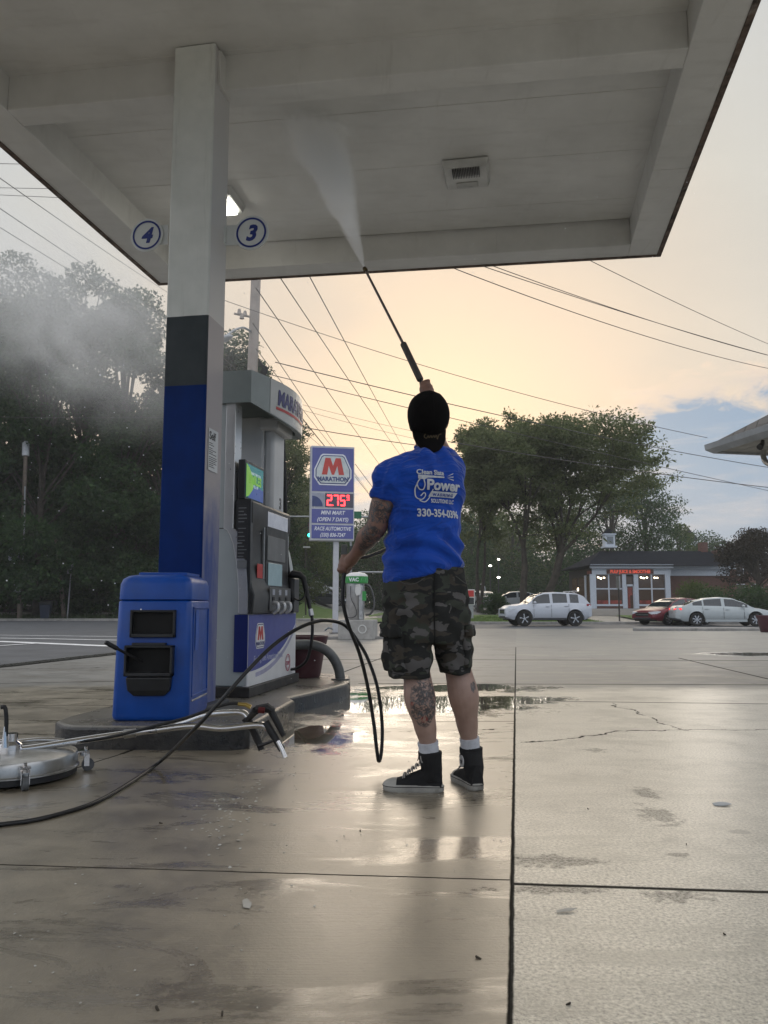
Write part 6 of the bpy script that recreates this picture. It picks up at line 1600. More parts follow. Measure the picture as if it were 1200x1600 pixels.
def caps(mb,pts,rad,n=14,sub=5):     # tapered limb through joints with rounded ends
    P_=spline(pts,sub); Rr=[]
    m=len(pts)-1
    for i in range(len(P_)):
        t=i/(len(P_)-1)*m; k=min(int(t),m-1); f=t-k; f=f*f*(3-2*f); Rr.append(rad[k]*(1-f)+rad[k+1]*f)
    d0=(P_[0]-P_[1]).normalized(); d1=(P_[-1]-P_[-2]).normalized()
    P2=[P_[0]+d0*Rr[0]*0.92,P_[0]+d0*Rr[0]*0.7]+P_+[P_[-1]+d1*Rr[-1]*0.7,P_[-1]+d1*Rr[-1]*0.92]
    R2=[Rr[0]*0.3,Rr[0]*0.72]+Rr+[Rr[-1]*0.72,Rr[-1]*0.3]
    mb.tube(P2,R2,n)
man=thing('person',(G(680,1240).x,3.60,0),0,'man seen from behind in blue T-shirt, camouflage shorts and black cap, spraying the canopy','person')
th=R(28); FW=Vector((-math.sin(th),math.cos(th),0)); RT=Vector((math.cos(th),math.sin(th),0)); UP=Vector((0,0,1))
# --- skin
skin,t,b=newmat('skin')
gp_=t.new('ShaderNodeNewGeometry'); pos=gp_.outputs['Position']; px_,py_,pz_=t.sep(pos)
n1=t.noise(pos,14,5,0.6)
sk=t.ramp(n1,[(0.3,(0.30,0.195,0.155)),(0.7,(0.40,0.27,0.22))])
# arms and hands a little ruddier
arm=t.math('GREATER_THAN',pz_,0.85)
sk=t.mix(arm,sk,t.ramp(n1,[(0.3,(0.175,0.092,0.066)),(0.7,(0.25,0.138,0.102))]))
ink1=t.noise(pos,26,5,0.72,1.2); ink2=t.noise(pos,58,3,0.6,0.6)
band=t.math('LESS_THAN',t.math('ABSOLUTE',t.math('SUBTRACT',ink1,0.5)),0.040)
solid=t.math('GREATER_THAN',t.noise(pos,22,4,0.65,0.8),0.49)
inkm=t.math('MAXIMUM',band,t.math('MULTIPLY',solid,t.sstep(ink2,0.40,0.55)))
def ball(c,rx,ry,rz_):
    q=t.vmath('MULTIPLY',t.vmath('SUBTRACT',pos,tuple(c)),(1/rx,1/ry,1/rz_)); l=t.vmath('LENGTH',q)
    return t.sstep(t.math('ADD',l,t.math('MULTIPLY',t.math('SUBTRACT',n1,0.5),0.8)),1.08,0.90)
reg=ball(D(664,1100,3.47),0.064,0.06,0.135)
reg=t.math('MAXIMUM',reg,ball(D(643,1085,3.52),0.018,0.05,0.06))
reg=t.math('MAXIMUM',reg,ball(D(708,1093,3.52),0.016,0.05,0.042))
reg=t.math('MAXIMUM',reg,ball(D(741,1072,3.56),0.016,0.04,0.03))
reg=t.math('MAXIMUM',reg,ball(D(590,800,3.50),0.085,0.12,0.055))
reg=t.math('MAXIMUM',reg,ball(D(583,845,3.60),0.060,0.14,0.13))
redr=t.math('MAXIMUM',ball(D(664,1128,3.45),0.03,0.05,0.022),ball(D(644,1098,3.5),0.012,0.04,0.014))
inkc=t.mix(t.sstep(t.noise(pos,34,3),0.5,0.62),(0.030,0.036,0.042),(0.06,0.085,0.10))
inkc=t.mix(redr,inkc,(0.22,0.02,0.02))
sk=t.mix(t.math('MULTIPLY',t.math('MULTIPLY',inkm,reg),0.88),sk,inkc)
t.put(b.inputs['Base Color'],sk); b.inputs['Roughness'].default_value=0.5; b.inputs['Subsurface Weight'].default_value=0.08; b.inputs['Subsurface Radius'].default_value=(0.01,0.004,0.002)
bnn=t.new('ShaderNodeBump'); bnn.inputs['Strength'].default_value=0.25; bnn.inputs['Distance'].default_value=0.003
t.put(bnn.inputs['Height'],t.noise(pos,120,4)); t.l.new(bnn.outputs[0],b.inputs['Normal'])

body=MB()
pel=D(664,955,3.56)
hipL=D(636,962,3.52); hipR=D(699,960,3.62)
kneeL=D(651,1052,3.53); ankL=D(672,1178,3.58)
kneeR=D(716,1048,3.63); ankR=D(736,1172,3.68)
# torso inside shirt
caps(body,[pel,D(664,880,3.57),D(665,800,3.57),D(668,750,3.58)],[0.100,0.095,0.10,0.095],18)
caps(body,[D(672,738,3.58),D(673,700,3.61)],[0.062,0.060],16)
# legs with calf bulge
def leg(hip,knee,ank,calfoff):
    k2=knee.lerp(ank,0.30)+calfoff; k3=knee.lerp(ank,0.62)+calfoff*0.4
    caps(body,[hip,hip.lerp(knee,0.55),knee,k2,k3,knee.lerp(ank,0.88),ank+Vector((0,0,-0.02))],[0.080,0.076,0.060,0.069,0.050,0.037,0.038],18)
leg(hipL,kneeL,ankL,Vector((-0.004,-0.022,0)))
leg(hipR,kneeR,ankR,Vector((0.004,-0.020,0)))
# left arm
shL=D(616,746,3.50); elL=D(588,826,3.53); wrL=D(556,866,3.72); haL=D(543,880,3.80)
caps(body,[shL,shL.lerp(elL,0.5)+Vector((-0.006,-0.004,0)),elL],[0.052,0.058,0.047],16)
caps(body,[elL,elL.lerp(wrL,0.35)+Vector((-0.006,0,0.003)),elL.lerp(wrL,0.75),wrL],[0.046,0.050,0.036,0.029],16)
# right arm raised in front
shR=D(700,740,3.70); elR=D(684,692,3.99); wrR=D(671,632,4.07); haR=D(665,614,4.10)
caps(body,[shR,shR.lerp(elR,0.5),elR],[0.052,0.054,0.045],16)
caps(body,[elR,elR.lerp(wrR,0.4),wrR],[0.046,0.048,0.030],16)
# hands: palm + five bent fingers wrapped round a held bar
def hand(wr,hc,grip,out,n_side=1):
    # grip: axis of the held bar, out: direction knuckles face
    g=grip.normalized(); o_=(out-g*out.dot(g)).normalized(); s_=g.cross(o_)
    palm=MB()
    caps(body,[wr,wr.lerp(hc,0.6)],[0.029,0.031],12)
    for k in range(4):
        base=hc+g*(0.033-0.022*k)+o_*0.018
        rr=[0.0125,0.0115,0.0105,0.0095][0:4]; ln=[0.92,1.0,0.95,0.80][k]
        # metacarpal from wrist
        caps(body,[wr.lerp(hc,0.35)+g*(0.02-0.013*k),base],[0.016,0.0135],8,3)
        p1=base+s_*n_side*0.030*ln+o_*0.006; p2=base+s_*n_side*0.040*ln-o_*0.022*ln; p3=base+s_*n_side*0.020*ln-o_*0.038*ln; 
        caps(body,[base,p1,p2,p3],[0.0118,0.0108,0.0098,0.0085],8,3)
    tb=hc+g*0.040-o_*0.010; 
    caps(body,[wr.lerp(hc,0.45)+g*0.018,tb,tb+s_*n_side*0.022+o_*0.000+g*0.010,tb+s_*n_side*0.042-o_*0.006+g*0.002],[0.017,0.0135,0.0125,0.0095],8,3)
    body.ell(hc-s_*n_side*0.004,g*0.043,o_*0.030,s_*0.024,14,10)
hose_dirL=(D(537,905,3.80)-D(548,868,3.83)).normalized()
hand(wrL,D(541,884,3.81),hose_dirL*-1,Vector((-0.8,0.2,0.3)),1)
lz0=D(658,597,4.10); lz1=D(572,424,4.66); ld=(lz1-lz0).normalized()
hand(wrR,D(664,611,4.09),ld,Vector((0.1,1,0.1)),-1)
# head
hcn=D(668,651,3.59)
tl_=R(38)
hF=(Vector((-math.sin(R(10)),math.cos(R(10)),0))*math.cos(tl_)+UP*math.sin(tl_)).normalized(); hR=Vector((math.cos(R(10)),math.sin(R(10)),0)); hU=hR.cross(hF).normalized()
if hU.z<0: hU=-hU
def hp(r_,f_,u_): return hcn+hR*r_+hF*f_+hU*u_
body.ell(hp(0,-0.008,0.020),hR*0.079,hF*0.098,hU*0.095,24,16)
caps(body,[hp(0,0.045,-0.02),hp(0,0.055,-0.085)],[0.062,0.038],14)
caps(body,[hp(-0.035,0.0,-0.05),hp(0,0.060,-0.098),hp(0.035,0.0,-0.05)],[0.035,0.026,0.035],12)
caps(body,[hp(0,-0.02,-0.05),D(673,705,3.59)],[0.062,0.064],16)
caps(body,[hp(0,0.092,0.012),hp(0,0.112,-0.030)],[0.008,0.014],8)          # nose
caps(body,[hp(-0.012,0.094,-0.034),hp(0.012,0.094,-0.034)],[0.010,0.010],8)
caps(body,[hp(-0.022,0.086,-0.060),hp(0,0.094,-0.058),hp(0.022,0.086,-0.060)],[0.006,0.009,0.006],8)   # lips
caps(body,[hp(-0.040,0.080,0.026),hp(0,0.092,0.026),hp(0.040,0.080,0.026)],[0.010,0.011,0.010],8)      # brow
for s_ in(-1,1):
    body.ell(hp(s_*0.082,-0.002,-0.004),hR*0.009,hF*0.020,hU*0.033,12,8)
    body.ell(hp(s_*0.086,-0.008,0.008),hR*0.008,hF*0.018,hU*0.016,10,8)
bd=fuse('body',body,0.0055,3,skin,man)
eyem=mat('eye',(0.5,0.48,0.45),0.15,var=0.0)
for s_ in(-1,1):
    mb=MB(); mb.ell(hp(s_*0.031,0.083,0.006),hR*0.013,hF*0.012,hU*0.009,14,10); mb.build('eye',eyem,man,world=True,smooth=60)
    mb=MB(); mb.ell(hp(s_*0.031,0.0935,0.006),hR*0.005,hF*0.002,hU*0.005,10,6); mb.build('iris',mat('iris',(0.03,0.02,0.012),0.2),man,world=True)
# beard and cropped hair
mb=MB(); caps(mb,[hp(-0.066,0.01,-0.045),hp(-0.038,0.060,-0.090),hp(0,0.083,-0.103),hp(0.038,0.060,-0.090),hp(0.066,0.01,-0.045)],[0.016,0.021,0.022,0.021,0.016],12)
fuse('beard',mb,0.005,2,mat('dark beard',(0.02,0.013,0.010),0.9,bump=0.8,bscale=150),man)
mb=MB(); mb.ell(hp(0,-0.030,0.004),hR*0.081,hF*0.080,hU*0.070,24,16); fuse('hair',mb,0.006,1,mat('cropped hair',(0.02,0.014,0.010),0.9,bump=0.8,bscale=200),man)
# --- cap worn backwards
capm=mat('black cap',(0.0045,0.0038,0.004),0.9,var=0.2,nscale=8,bump=0.5,bscale=220,spec=0.12)
cU=(hU*0.995-hF*0.08).normalized(); cF=hR.cross(cU); cF=cF if cF.dot(hF)>0 else -cF
cc0=hcn+hU*0.012-hF*0.012
mb=MB(); rs=[]; n=40
for j in range(0,15):
    ph=R(-22)+(PI/2-R(-22))*j/14
    rs.append([cc0+ (hR*math.cos(a)*0.0965+cF*math.sin(a)*0.114)*math.cos(ph)*(1.0 if ph>0 else 0.985)+cU*(0.112*math.sin(ph)) for a in [2*PI*k/n for k in range(n)]])
mb.rings(rs,cap=True)
dome=mb.build('cap',capm,man,world=True,smooth=60)
mb=MB(); mb.ell(cc0+cU*0.1125,hR*0.008,cF*0.008,cU*0.004,12,8); mb.build('button',capm,dome,world=True,smooth=60)
mb=MB()
for k in range(6):
    a=2*PI*k/6+PI/6; pts=[]
    for j in range(0,13):
        ph=R(-18)+(PI/2-R(-14))*j/13*0.98; pts.append(cc0+((hR*math.cos(a)*0.0965+cF*math.sin(a)*0.112)*math.cos(ph)+cU*0.112*math.sin(ph))*1.006)
    mb.tube(pts,0.0013,5)
mb.build('cap_seam',mat('seam black',(0.016,0.014,0.015),0.95,spec=0.05),dome,world=True)
# brim hanging at the back over the neck
mb=MB(); rs=[]
dn=(-cF*0.80-cU*0.52).normalized(); 
N=18
for j in range(7):
    f=j/6; row=[]
    for i in range(N+1):
        a=-PI/2+ (i/N-0.5)*R(126)
        rim=cc0+(hR*math.cos(a)*0.0965+cF*math.sin(a)*0.112)*math.cos(R(-20))+cU*0.112*math.sin(R(-20))
        w_=math.cos((i/N-0.5)*PI)**0.42
        row.append(rim+(Vector((-0.02,-0.48+0.10*f,-0.85)).normalized()*0.100*f*w_))
    rs.append(row)
up_=[p for r in rs for p in r]; off=Vector((0,0.004,0.0015)); m_=N+1
vs=up_+[p+off for p in up_]; fs=[]; K=len(up_)
for j in range(6):
    for i in range(N):
        a=j*m_+i; fs.append((a,a+1,a+m_+1,a+m_)); fs.append((K+a,K+a+m_,K+a+m_+1,K+a+1))
for j in range(6):
    for i in(0,N): a=j*m_+i; fs.append((a,a+m_,K+a+m_,K+a))
for i in range(N): fs.append((6*m_+i,6*m_+i+1,K+6*m_+i+1,K+6*m_+i)); fs.append((i,i+1,K+i+1,K+i))
mb.add(vs,fs); mb.build('brim',capm,dome,world=True,smooth=50)
lb=D(0,0,1)
pl=D(666,684,3.46); 
bvh=None
vs=[];fs=[]
P_=spline([Vector(p) for p in((-0.034,0.012,0),(-0.040,0.0,0),(-0.030,-0.008,0),(-0.022,0.004,0),(-0.018,-0.006,0),(-0.010,0.005,0),(-0.006,-0.006,0),(0.002,0.005,0),(0.006,-0.005,0),(0.014,0.006,0),(0.018,-0.012,0),(0.024,0.006,0),(0.036,0.012,0))],5)
for a,b_ in zip(P_[:-1],P_[1:]):
    n_=Vector((-(b_-a).y,(b_-a).x,0)).normalized()*0.0013; b0=len(vs); vs+=[tuple(q) for q in(a+n_,a-n_,b_-n_,b_+n_)]; fs.append((b0,b0+1,b0+2,b0+3))
def proj_on(obj,vs,fs,O,ax,ay,dirv,off,name,m,parent,curve=None,sub=0):
    dg=bpy.context.evaluated_depsgraph_get(); me=obj.data; M=mw(obj)
    bv=BVHTree.FromPolygons([M@v.co for v in me.vertices],[tuple(p.vertices) for p in me.polygons])
    mesh=bpy.data.meshes.new(name); mesh.from_pydata(vs,[],fs)
    bm=bmesh.new(); bm.from_mesh(mesh); bmesh.ops.triangulate(bm,faces=bm.faces)
    for _ in range(sub):
        es=[e for e in bm.edges if e.calc_length()>0.02]
        if es: bmesh.ops.subdivide_edges(bm,edges=es,cuts=1); bmesh.ops.triangulate(bm,faces=bm.faces)
    zs=[v.co.z for v in bm.verts]; 
    for v in bm.verts:
        x,y=v.co.x,v.co.y
        if curve: src,dv=curve(x,y)
        else: src,dv=O+ax*x+ay*y-dirv*0.3,dirv
        h=bv.ray_cast(src,dv,1.5)
        if h[0] is None: p=src+dv*0.3
        else: p=h[0]-dv*(off+ (0.0008 if v.co.z>0 else 0))
        v.co=p
    bm.to_mesh(mesh); bm.free(); mesh.materials.append(m); mesh.transform(mw(parent).inverted())
    o=bpy.data.objects.new(name,mesh); col.objects.link(o); o.parent=parent; return o
gold=mat('gold thread',(0.11,0.075,0.03),0.6)
proj_on(dome,vs,fs,D(677,682,3.45),Vector((1,0,0)),Vector((0,0,1)),Vector((0,1,0)),0.0015,'cap_script',gold,dome)

# --- shirt
shirtm,t,b=newmat('blue cotton')
pos=t.new('ShaderNodeNewGeometry').outputs['Position']
n1=t.noise(pos,5,5,0.6); n2=t.noise(t.map(pos,(500,500,500)),1.0,2)
damp=t.sstep(t.noise(pos,6.5,5,0.6),0.52,0.60)
t.put(b.inputs['Base Color'],t.mix(0.12,t.mix(t.math('MULTIPLY',damp,0.5),t.ramp(n1,[(0.3,(0.005,0.048,0.32)),(0.7,(0.010,0.074,0.45))]),(0.003,0.026,0.20)),t.ramp(n2,[(0.3,(0.004,0.03,0.25)),(0.7,(0.02,0.10,0.55))])))
b.inputs['Roughness'].default_value=0.78; b.inputs['Sheen Weight'].default_value=0.25; b.inputs['Sheen Roughness'].default_value=0.4; b.inputs['Specular IOR Level'].default_value=0.2
bnn=t.new('ShaderNodeBump'); bnn.inputs['Strength'].default_value=0.3; bnn.inputs['Distance'].default_value=0.002
t.put(bnn.inputs['Height'],t.noise(pos,260,3))
bf=t.new('ShaderNodeBump'); bf.inputs['Strength'].default_value=0.42; bf.inputs['Distance'].default_value=0.03
fo=t.noise(t.map(pos,(3.0,3.0,5.5),(0,R(-38),0)),1.0,3,0.5,1.3)
t.put(bf.inputs['Height'],t.math('POWER',t.math('SUBTRACT',1.0,t.math('MULTIPLY',t.math('ABSOLUTE',t.math('SUBTRACT',fo,0.5)),5.0,clamp=True)),1.6)); t.l.new(bf.outputs[0],bnn.inputs['Normal']); t.l.new(bnn.outputs[0],b.inputs['Normal'])
sh=MB(); rs=[]
# rows: py, left px, right px, depth radius, yaw tilt for the hem
rows=[(901,601,724,0.133,14),(888,600,724,0.135,10),(868,601,721,0.134,5),(842,604,719,0.130,0),(815,606,719,0.130,0),(790,605,722,0.134,0),(765,602,726,0.138,0),(745,600,728,0.136,0),(728,606,727,0.122,0),(716,618,722,0.100,0),(708,636,712,0.080,0),(702,648,702,0.066,0)]
NR=48
for (py,xl,xr,bd_,tilt) in rows:
    yc=3.565+ (0.02 if py<730 else 0); a0=D(xl,py,yc-0.0); a1=D(xr,py,yc); c=(a0+a1)/2; W2=(a1.x-a0.x)/2
    # projected half width of an ellipse (a,b) turned by th equals W2
    ct,st_=math.cos(th),math.sin(th); aa=math.sqrt(max(0.0004,(W2*W2-(bd_*st_)**2)))/ct
    ring=[]
    for k in range(NR):
        q=2*PI*k/NR; e=0.86
        cx_=math.copysign(abs(math.cos(q))**e,math.cos(q)); sx__=math.copysign(abs(math.sin(q))**e,math.sin(q))
        p=c+RT*aa*cx_+FW*bd_*sx__
        if tilt: p.z+= (p.x-c.x)/W2*tilt*0.00285
        ring.append(p)
    rs.append(ring)
sh.rings(rs)
# sleeves
slL=D(601,781,3.495)
caps(sh,[D(622,738,3.50),D(607,754,3.485)],[0.078,0.078],18)
dl=(elL-shL).normalized()
def cone(mb,p0,r0,p1,r1,n=22,flat=1.0):
    mb.tube([p0,p0.lerp(p1,0.35),p0.lerp(p1,0.7),p1],[r0,r0*0.65+r1*0.35,r0*0.3+r1*0.7,r1],n)
cone(sh,D(614,740,3.49),0.080,D(599,784,3.50),0.066)
caps(sh,[D(698,738,3.66),D(703,735,3.70)],[0.074,0.070],18)
cone(sh,D(701,733,3.70),0.070,D(691,716,3.85),0.058)
def wrinkle(co,no):
    # diagonal folds from the raised shoulder down to the left hip, and horizontal folds above the hem
    x=co[:,0];y=co[:,1];z=co[:,2]
    u_=x*0.75+z*0.66; v_=-x*0.66+z*0.75
    hem=np.exp(-((z-1.04)/0.09)**2); hip=np.exp(-((z-1.18)/0.08)**2)*np.exp(-((x-0.05)/0.20)**2)
    w1=np.sin(z*75+x*22+2.2*np.sin(x*14+y*6))*hem*0.0060
    w2=np.sin((z*0.9+x*0.55)*48+1.6*np.sin(x*11))*np.exp(-((z-1.26)/0.17)**2)*0.0032
    up2=np.exp(-((z-1.50)/0.09)**2)
    w3=np.sin((z*0.7+x*0.95)*70+1.3*np.sin(z*20))*up2*0.0048*(0.35+np.clip((x-0.12)/0.15,0,1))
    lf=np.exp(-((x+0.02)/0.05)**2)*np.exp(-((z-1.40)/0.13)**2)
    w4=np.sin((x*1.0-z*0.35)*95)*lf*0.0060
    slv=np.exp(-((x+0.02)/0.07)**2)*np.exp(-((z-1.32)/0.06)**2)*np.sin(z*85+x*30)*0.0035
    nz_=np.array([noise.noise(Vector((a*7,b_*7,c_*9)))for a,b_,c_ in co])*0.007+np.array([noise.noise(Vector((a*19,b_*19,c_*13+5)))for a,b_,c_ in co])*0.003
    W=np.clip((w1+w2+w3+w4+slv)*1.7,-0.014,0.009)
    return co+no*(W+nz_*1.1)[:,None]
so=fuse('t_shirt',sh,0.008,3,shirtm,man,deform=wrinkle)
mb=MB()
def ringtube(c,ax,ay,r1_,r2_,rad,n=40): return [c+ax*r1_*math.cos(2*PI*k/n)+ay*r2_*math.sin(2*PI*k/n) for k in range(n+1)]
mb.tube(ringtube(D(675,703,3.585),RT,(FW*0.94+UP*0.34).normalized(),0.078,0.072,0),0.008,8,cap=False); mb.build('collar',shirtm,so,world=True,smooth=60)
# printing on the back: wrap round the torso
tc_=D(664,800,3.57); TC=Vector((tc_.x,tc_.y,0)); backaz=math.atan2(-FW.y,-FW.x)
Rad=0.150
def mkcurve(zref,azoff):
    def f(x,y):
        a=backaz+azoff+x/Rad*1.0; dv=Vector((math.cos(a),math.sin(a),0)); src=TC+dv*0.5; src.z=zref+y; return src,-dv
    return f
ptxt=mat('white shirt print',(0.52,0.55,0.60),0.6,var=0.12,nscale=60)
def zrow(py): return D(680,py,3.45).z
# azimuth such that text begins at px 652
def azpx(px):
    best=None
    for k in range(-120,121):
        a=backaz+R(k); p=TC+Vector((math.cos(a),math.sin(a),0))*0.158
        q=(p.x)/(p.y*_c)*F+600
        if math.sin(a)<0.15 and (best is None or abs(q-px)<best[0]): best=(abs(q-px),R(k))
    return best[1]
az_l=azpx(653)
def back_text(s,py,px0,size,width,bold=0.0,shear=0,name='back_print',sxx=None,depth=0.0015):
    vs,fs=text_polys(s,size,bold=bold,shear=shear,extrude=0.0005)
    w0=max(v[0] for v in vs); k=width/w0; vs=[(x*k,y,z) for x,y,z in vs]
    return proj_on(so,vs,fs,None,None,None,None,0.0035,name,ptxt,so,curve=mkcurve(zrow(py),azpx(px0)),sub=1)
back_text('Clean Slate',743,653,0.030,0.125,bold=0.0008)
back_text('Power',766,668,0.062,0.170,bold=0.0022)
back_text('SOLUTIONS LLC',786,676,0.024,0.130,bold=0.0006)
back_text('330-354-0396',808,653,0.046,0.218,bold=0.0014)
def back_poly(polys,py,px0,name='back_print'):
    vs=[];fs=[]
    for p in polys:
        b0=len(vs); vs+=[(x,y,0.0005) for x,y in p]; fs.append(tuple(range(b0,b0+len(p))))
    return proj_on(so,vs,fs,None,None,None,None,0.0035,name,ptxt,so,curve=mkcurve(zrow(py),azpx(px0)),sub=2)
def stroke(pts,wd):
    out=[]
    P_=spline([Vector((x,y,0)) for x,y in pts],5)
    for a,b_ in zip(P_[:-1],P_[1:]):
        d_=(b_-a).normalized()*0.0006; n_=Vector((-d_.y,d_.x,0)).normalized()*wd/2; a2,b2=a-d_,b_+d_
        out.append([(p.x,p.y) for p in(a2+n_,a2-n_,b2-n_,b2+n_)])
    return out
# wand with spray lines and hose coil
pol=[[(0.004,0.0),(0.004,-0.009),(0.030,-0.012),(0.042,-0.004),(0.122,0.000),(0.122,0.006),(0.045,0.006),(0.03,0.008),(0.004,0.008)]]
for yy in(0.020,0.005,-0.010): pol.append([(0.135,0.003+yy*0.2),(0.172,0.004+yy-0.003),(0.174,0.004+yy+0.002)])
back_poly(pol,747,654)
st2=stroke([(0.012,-0.008),(0.000,-0.03),(0.006,-0.052),(0.022,-0.055),(0.030,-0.035),(0.026,-0.012)],0.0045)+stroke([(0.0,-0.03),(-0.010,-0.055),(-0.006,-0.088),(0.016,-0.098),(0.032,-0.080),(0.026,-0.068),(0.012,-0.082)],0.0045)+stroke([(0.008,-0.103),(0.030,-0.108),(0.052,-0.085),(0.066,-0.052)],0.0045)
back_poly(st2,747,654)
bar_=[[(0.0,0.0),(0.138,0.0),(0.150,0.024),(0.014,0.024)]]
bo=back_poly(bar_,777,671)
vs,fs=text_polys('WASHING',0.016,bold=0.0008,extrude=0.0005,spacing=1.5); w0=max(v[0] for v in vs); vs=[(x*0.108/w0,y,z) for x,y,z in vs]
proj_on(so,vs,fs,None,None,None,None,0.0050,'bar_lettering',mat('bar letter blue',(0.01,0.04,0.25),0.6),so,curve=mkcurve(zrow(775.5),azpx(679)))

# --- shorts
camo,t,b=newmat('camouflage cotton')
pos=t.new('ShaderNodeNewGeometry').outputs['Position']
mp=t.map(pos,(1.0,1.0,1.9))
w1=t.vmath('ADD',mp,t.vmath('SCALE',t.noise(mp,9,3,0.5,out=1),None)); w1.node.inputs[0] if False else None
for nd in t.n:
    if nd.type=='VECT_MATH' and nd.operation=='SCALE': nd.inputs['Scale'].default_value=0.10
c1=t.noise(w1,9,2,0.45); c2=t.noise(t.map(w1,(1,1,1),(0,0,0),(3.1,2.2,5.3)),13,2,0.45); c3=t.noise(t.map(w1,(1,1,1),(0,0,0),(7.7,1.2,9.3)),11,2,0.45)
cc=t.mix(t.sstep(c1,0.53,0.545),(0.015,0.016,0.015),(0.040,0.046,0.035))
cc=t.mix(t.sstep(c2,0.57,0.585),cc,(0.050,0.042,0.033))
cc=t.mix(t.sstep(c3,0.61,0.625),cc,(0.105,0.10,0.098))
fade=t.noise(pos,40,5,0.7)
t.put(b.inputs['Base Color'],t.mix(t.math('MULTIPLY',fade,0.25),cc,(0.07,0.07,0.07))); b.inputs['Roughness'].default_value=0.85; b.inputs['Specular IOR Level'].default_value=0.2
bnn=t.new('ShaderNodeBump'); bnn.inputs['Strength'].default_value=0.35; bnn.inputs['Distance'].default_value=0.002
t.put(bnn.inputs['Height'],t.noise(pos,230,3)); t.l.new(bnn.outputs[0],b.inputs['Normal'])
so2=MB()
def ering(c,aa,bb,thx=th,n=36,e=0.9):
    r_=Vector((math.cos(thx),math.sin(thx),0)); f_=Vector((-math.sin(thx),math.cos(thx),0))
    return [c+r_*aa*math.copysign(abs(math.cos(2*PI*k/n))**e,math.cos(2*PI*k/n))+f_*bb*math.copysign(abs(math.sin(2*PI*k/n))**e,math.sin(2*PI*k/n)) for k in range(n)]
def hwid(xl,xr,Y): return (D(xr,900,Y).x-D(xl,900,Y).x)/2
def shrow(py,xl,xr,bd_,Y=3.57):
    a0=D(xl,py,Y);a1=D(xr,py,Y);W2=(a1.x-a0.x)/2;ct,st_=math.cos(th),math.sin(th); aa=math.sqrt(max(0.0004,W2*W2-(bd_*st_)**2))/ct
    return ering((a0+a1)/2,aa,bd_)
so2.rings([shrow(886,607,724,0.125),shrow(905,602,728,0.130),shrow(930,598,731,0.138),shrow(960,599,734,0.140),shrow(990,602,735,0.135),shrow(1006,610,730,0.12)])
def legrow(py,xl,xr,bd_,Y): 
    a0=D(xl,py,Y);a1=D(xr,py,Y);W2=(a1.x-a0.x)/2; return ering((a0+a1)/2,W2*0.97,bd_,0.15)
so2.rings([legrow(970,600,678,0.11,3.53),legrow(1000,601,678,0.112,3.53),legrow(1030,604,676,0.108,3.53),legrow(1046,606,675,0.106,3.53),legrow(1059,606,673,0.104,3.53)])
so2.rings([legrow(970,668,735,0.11,3.62),legrow(1000,674,735,0.110,3.62),legrow(1030,680,735,0.105,3.62),legrow(1045,684,735,0.103,3.62),legrow(1052,686,736,0.102,3.62)])
def wr2(co,no):
    x=co[:,0];z=co[:,2]
    w1=np.sin(z*62+x*26+1.8*np.sin(x*19))*0.0045*np.clip((0.95-z)/0.2,0.3,1)
    seat=np.exp(-((z-0.80)/0.06)**2)*np.sin((z-x*0.4)*95)*0.0040
    cr=-np.exp(-((x-0.215)/0.012)**2)*np.clip((z-0.62)/0.1,0,1)*np.clip((0.98-z)/0.1,0,1)*0.012
    nz_=np.array([noise.noise(Vector((a*9,b_*9,c_*10+3)))for a,b_,c_ in co])*0.008+np.array([noise.noise(Vector((a*24,b_*24,c_*18)))for a,b_,c_ in co])*0.004
    return co+no*(w1+seat+nz_+cr)[:,None]
sho=fuse('shorts',so2,0.0075,2,camo,man,deform=wr2)
def pocket(c,right,up_,hw_,hh_,dp,name='cargo_pocket'):
    out=right.cross(up_); mb=MB(); rs=[]
    for f,d_ in((1.0,-0.02),(1.04,0.3),(1.02,0.8),(0.93,1.0)):
        rs.append([c+right*(x*hw_*f)+up_*(y*hh_*f)+out*dp*d_ for x,y in((-1,-0.85),(-0.85,-1),(0.85,-1),(1,-0.85),(1,0.85),(0.85,1),(-0.85,1),(-1,0.85))])
    mb.rings(rs)
    def df(co,no):
        return co+no*(np.array([noise.noise(Vector((a*22,b_*22,c_*14)))for a,b_,c_ in co])*0.010+np.sin(co[:,2]*90+co[:,0]*40)*0.0025)[:,None]
    return fuse(name,mb,0.006,3,camo,sho,deform=df)
# left thigh pocket faces left/back, right one faces right
outL=Vector((-0.80,-0.60,0)).normalized(); rtL=Vector((0.60,-0.80,0)).normalized()
upv=Vector((0,0,1))
pkL=pocket(D(621,1012,3.485)+Vector((0,0,0)),rtL,upv,0.066,0.100,0.036)
pkf=pocket(D(620,985,3.480)+outL*0.025,rtL,upv,0.070,0.030,0.026,'pocket_flap')
rtR=Vector((-0.35,0.94,0)).normalized()*-1
rtR=Vector((0.25,0.97,0)).normalized()
pkR=pocket(D(727,1010,3.59),rtR,upv,0.065,0.095,0.026)
pkr=pocket(D(729,985,3.585),rtR,upv,0.068,0.028,0.030,'pocket_flap')
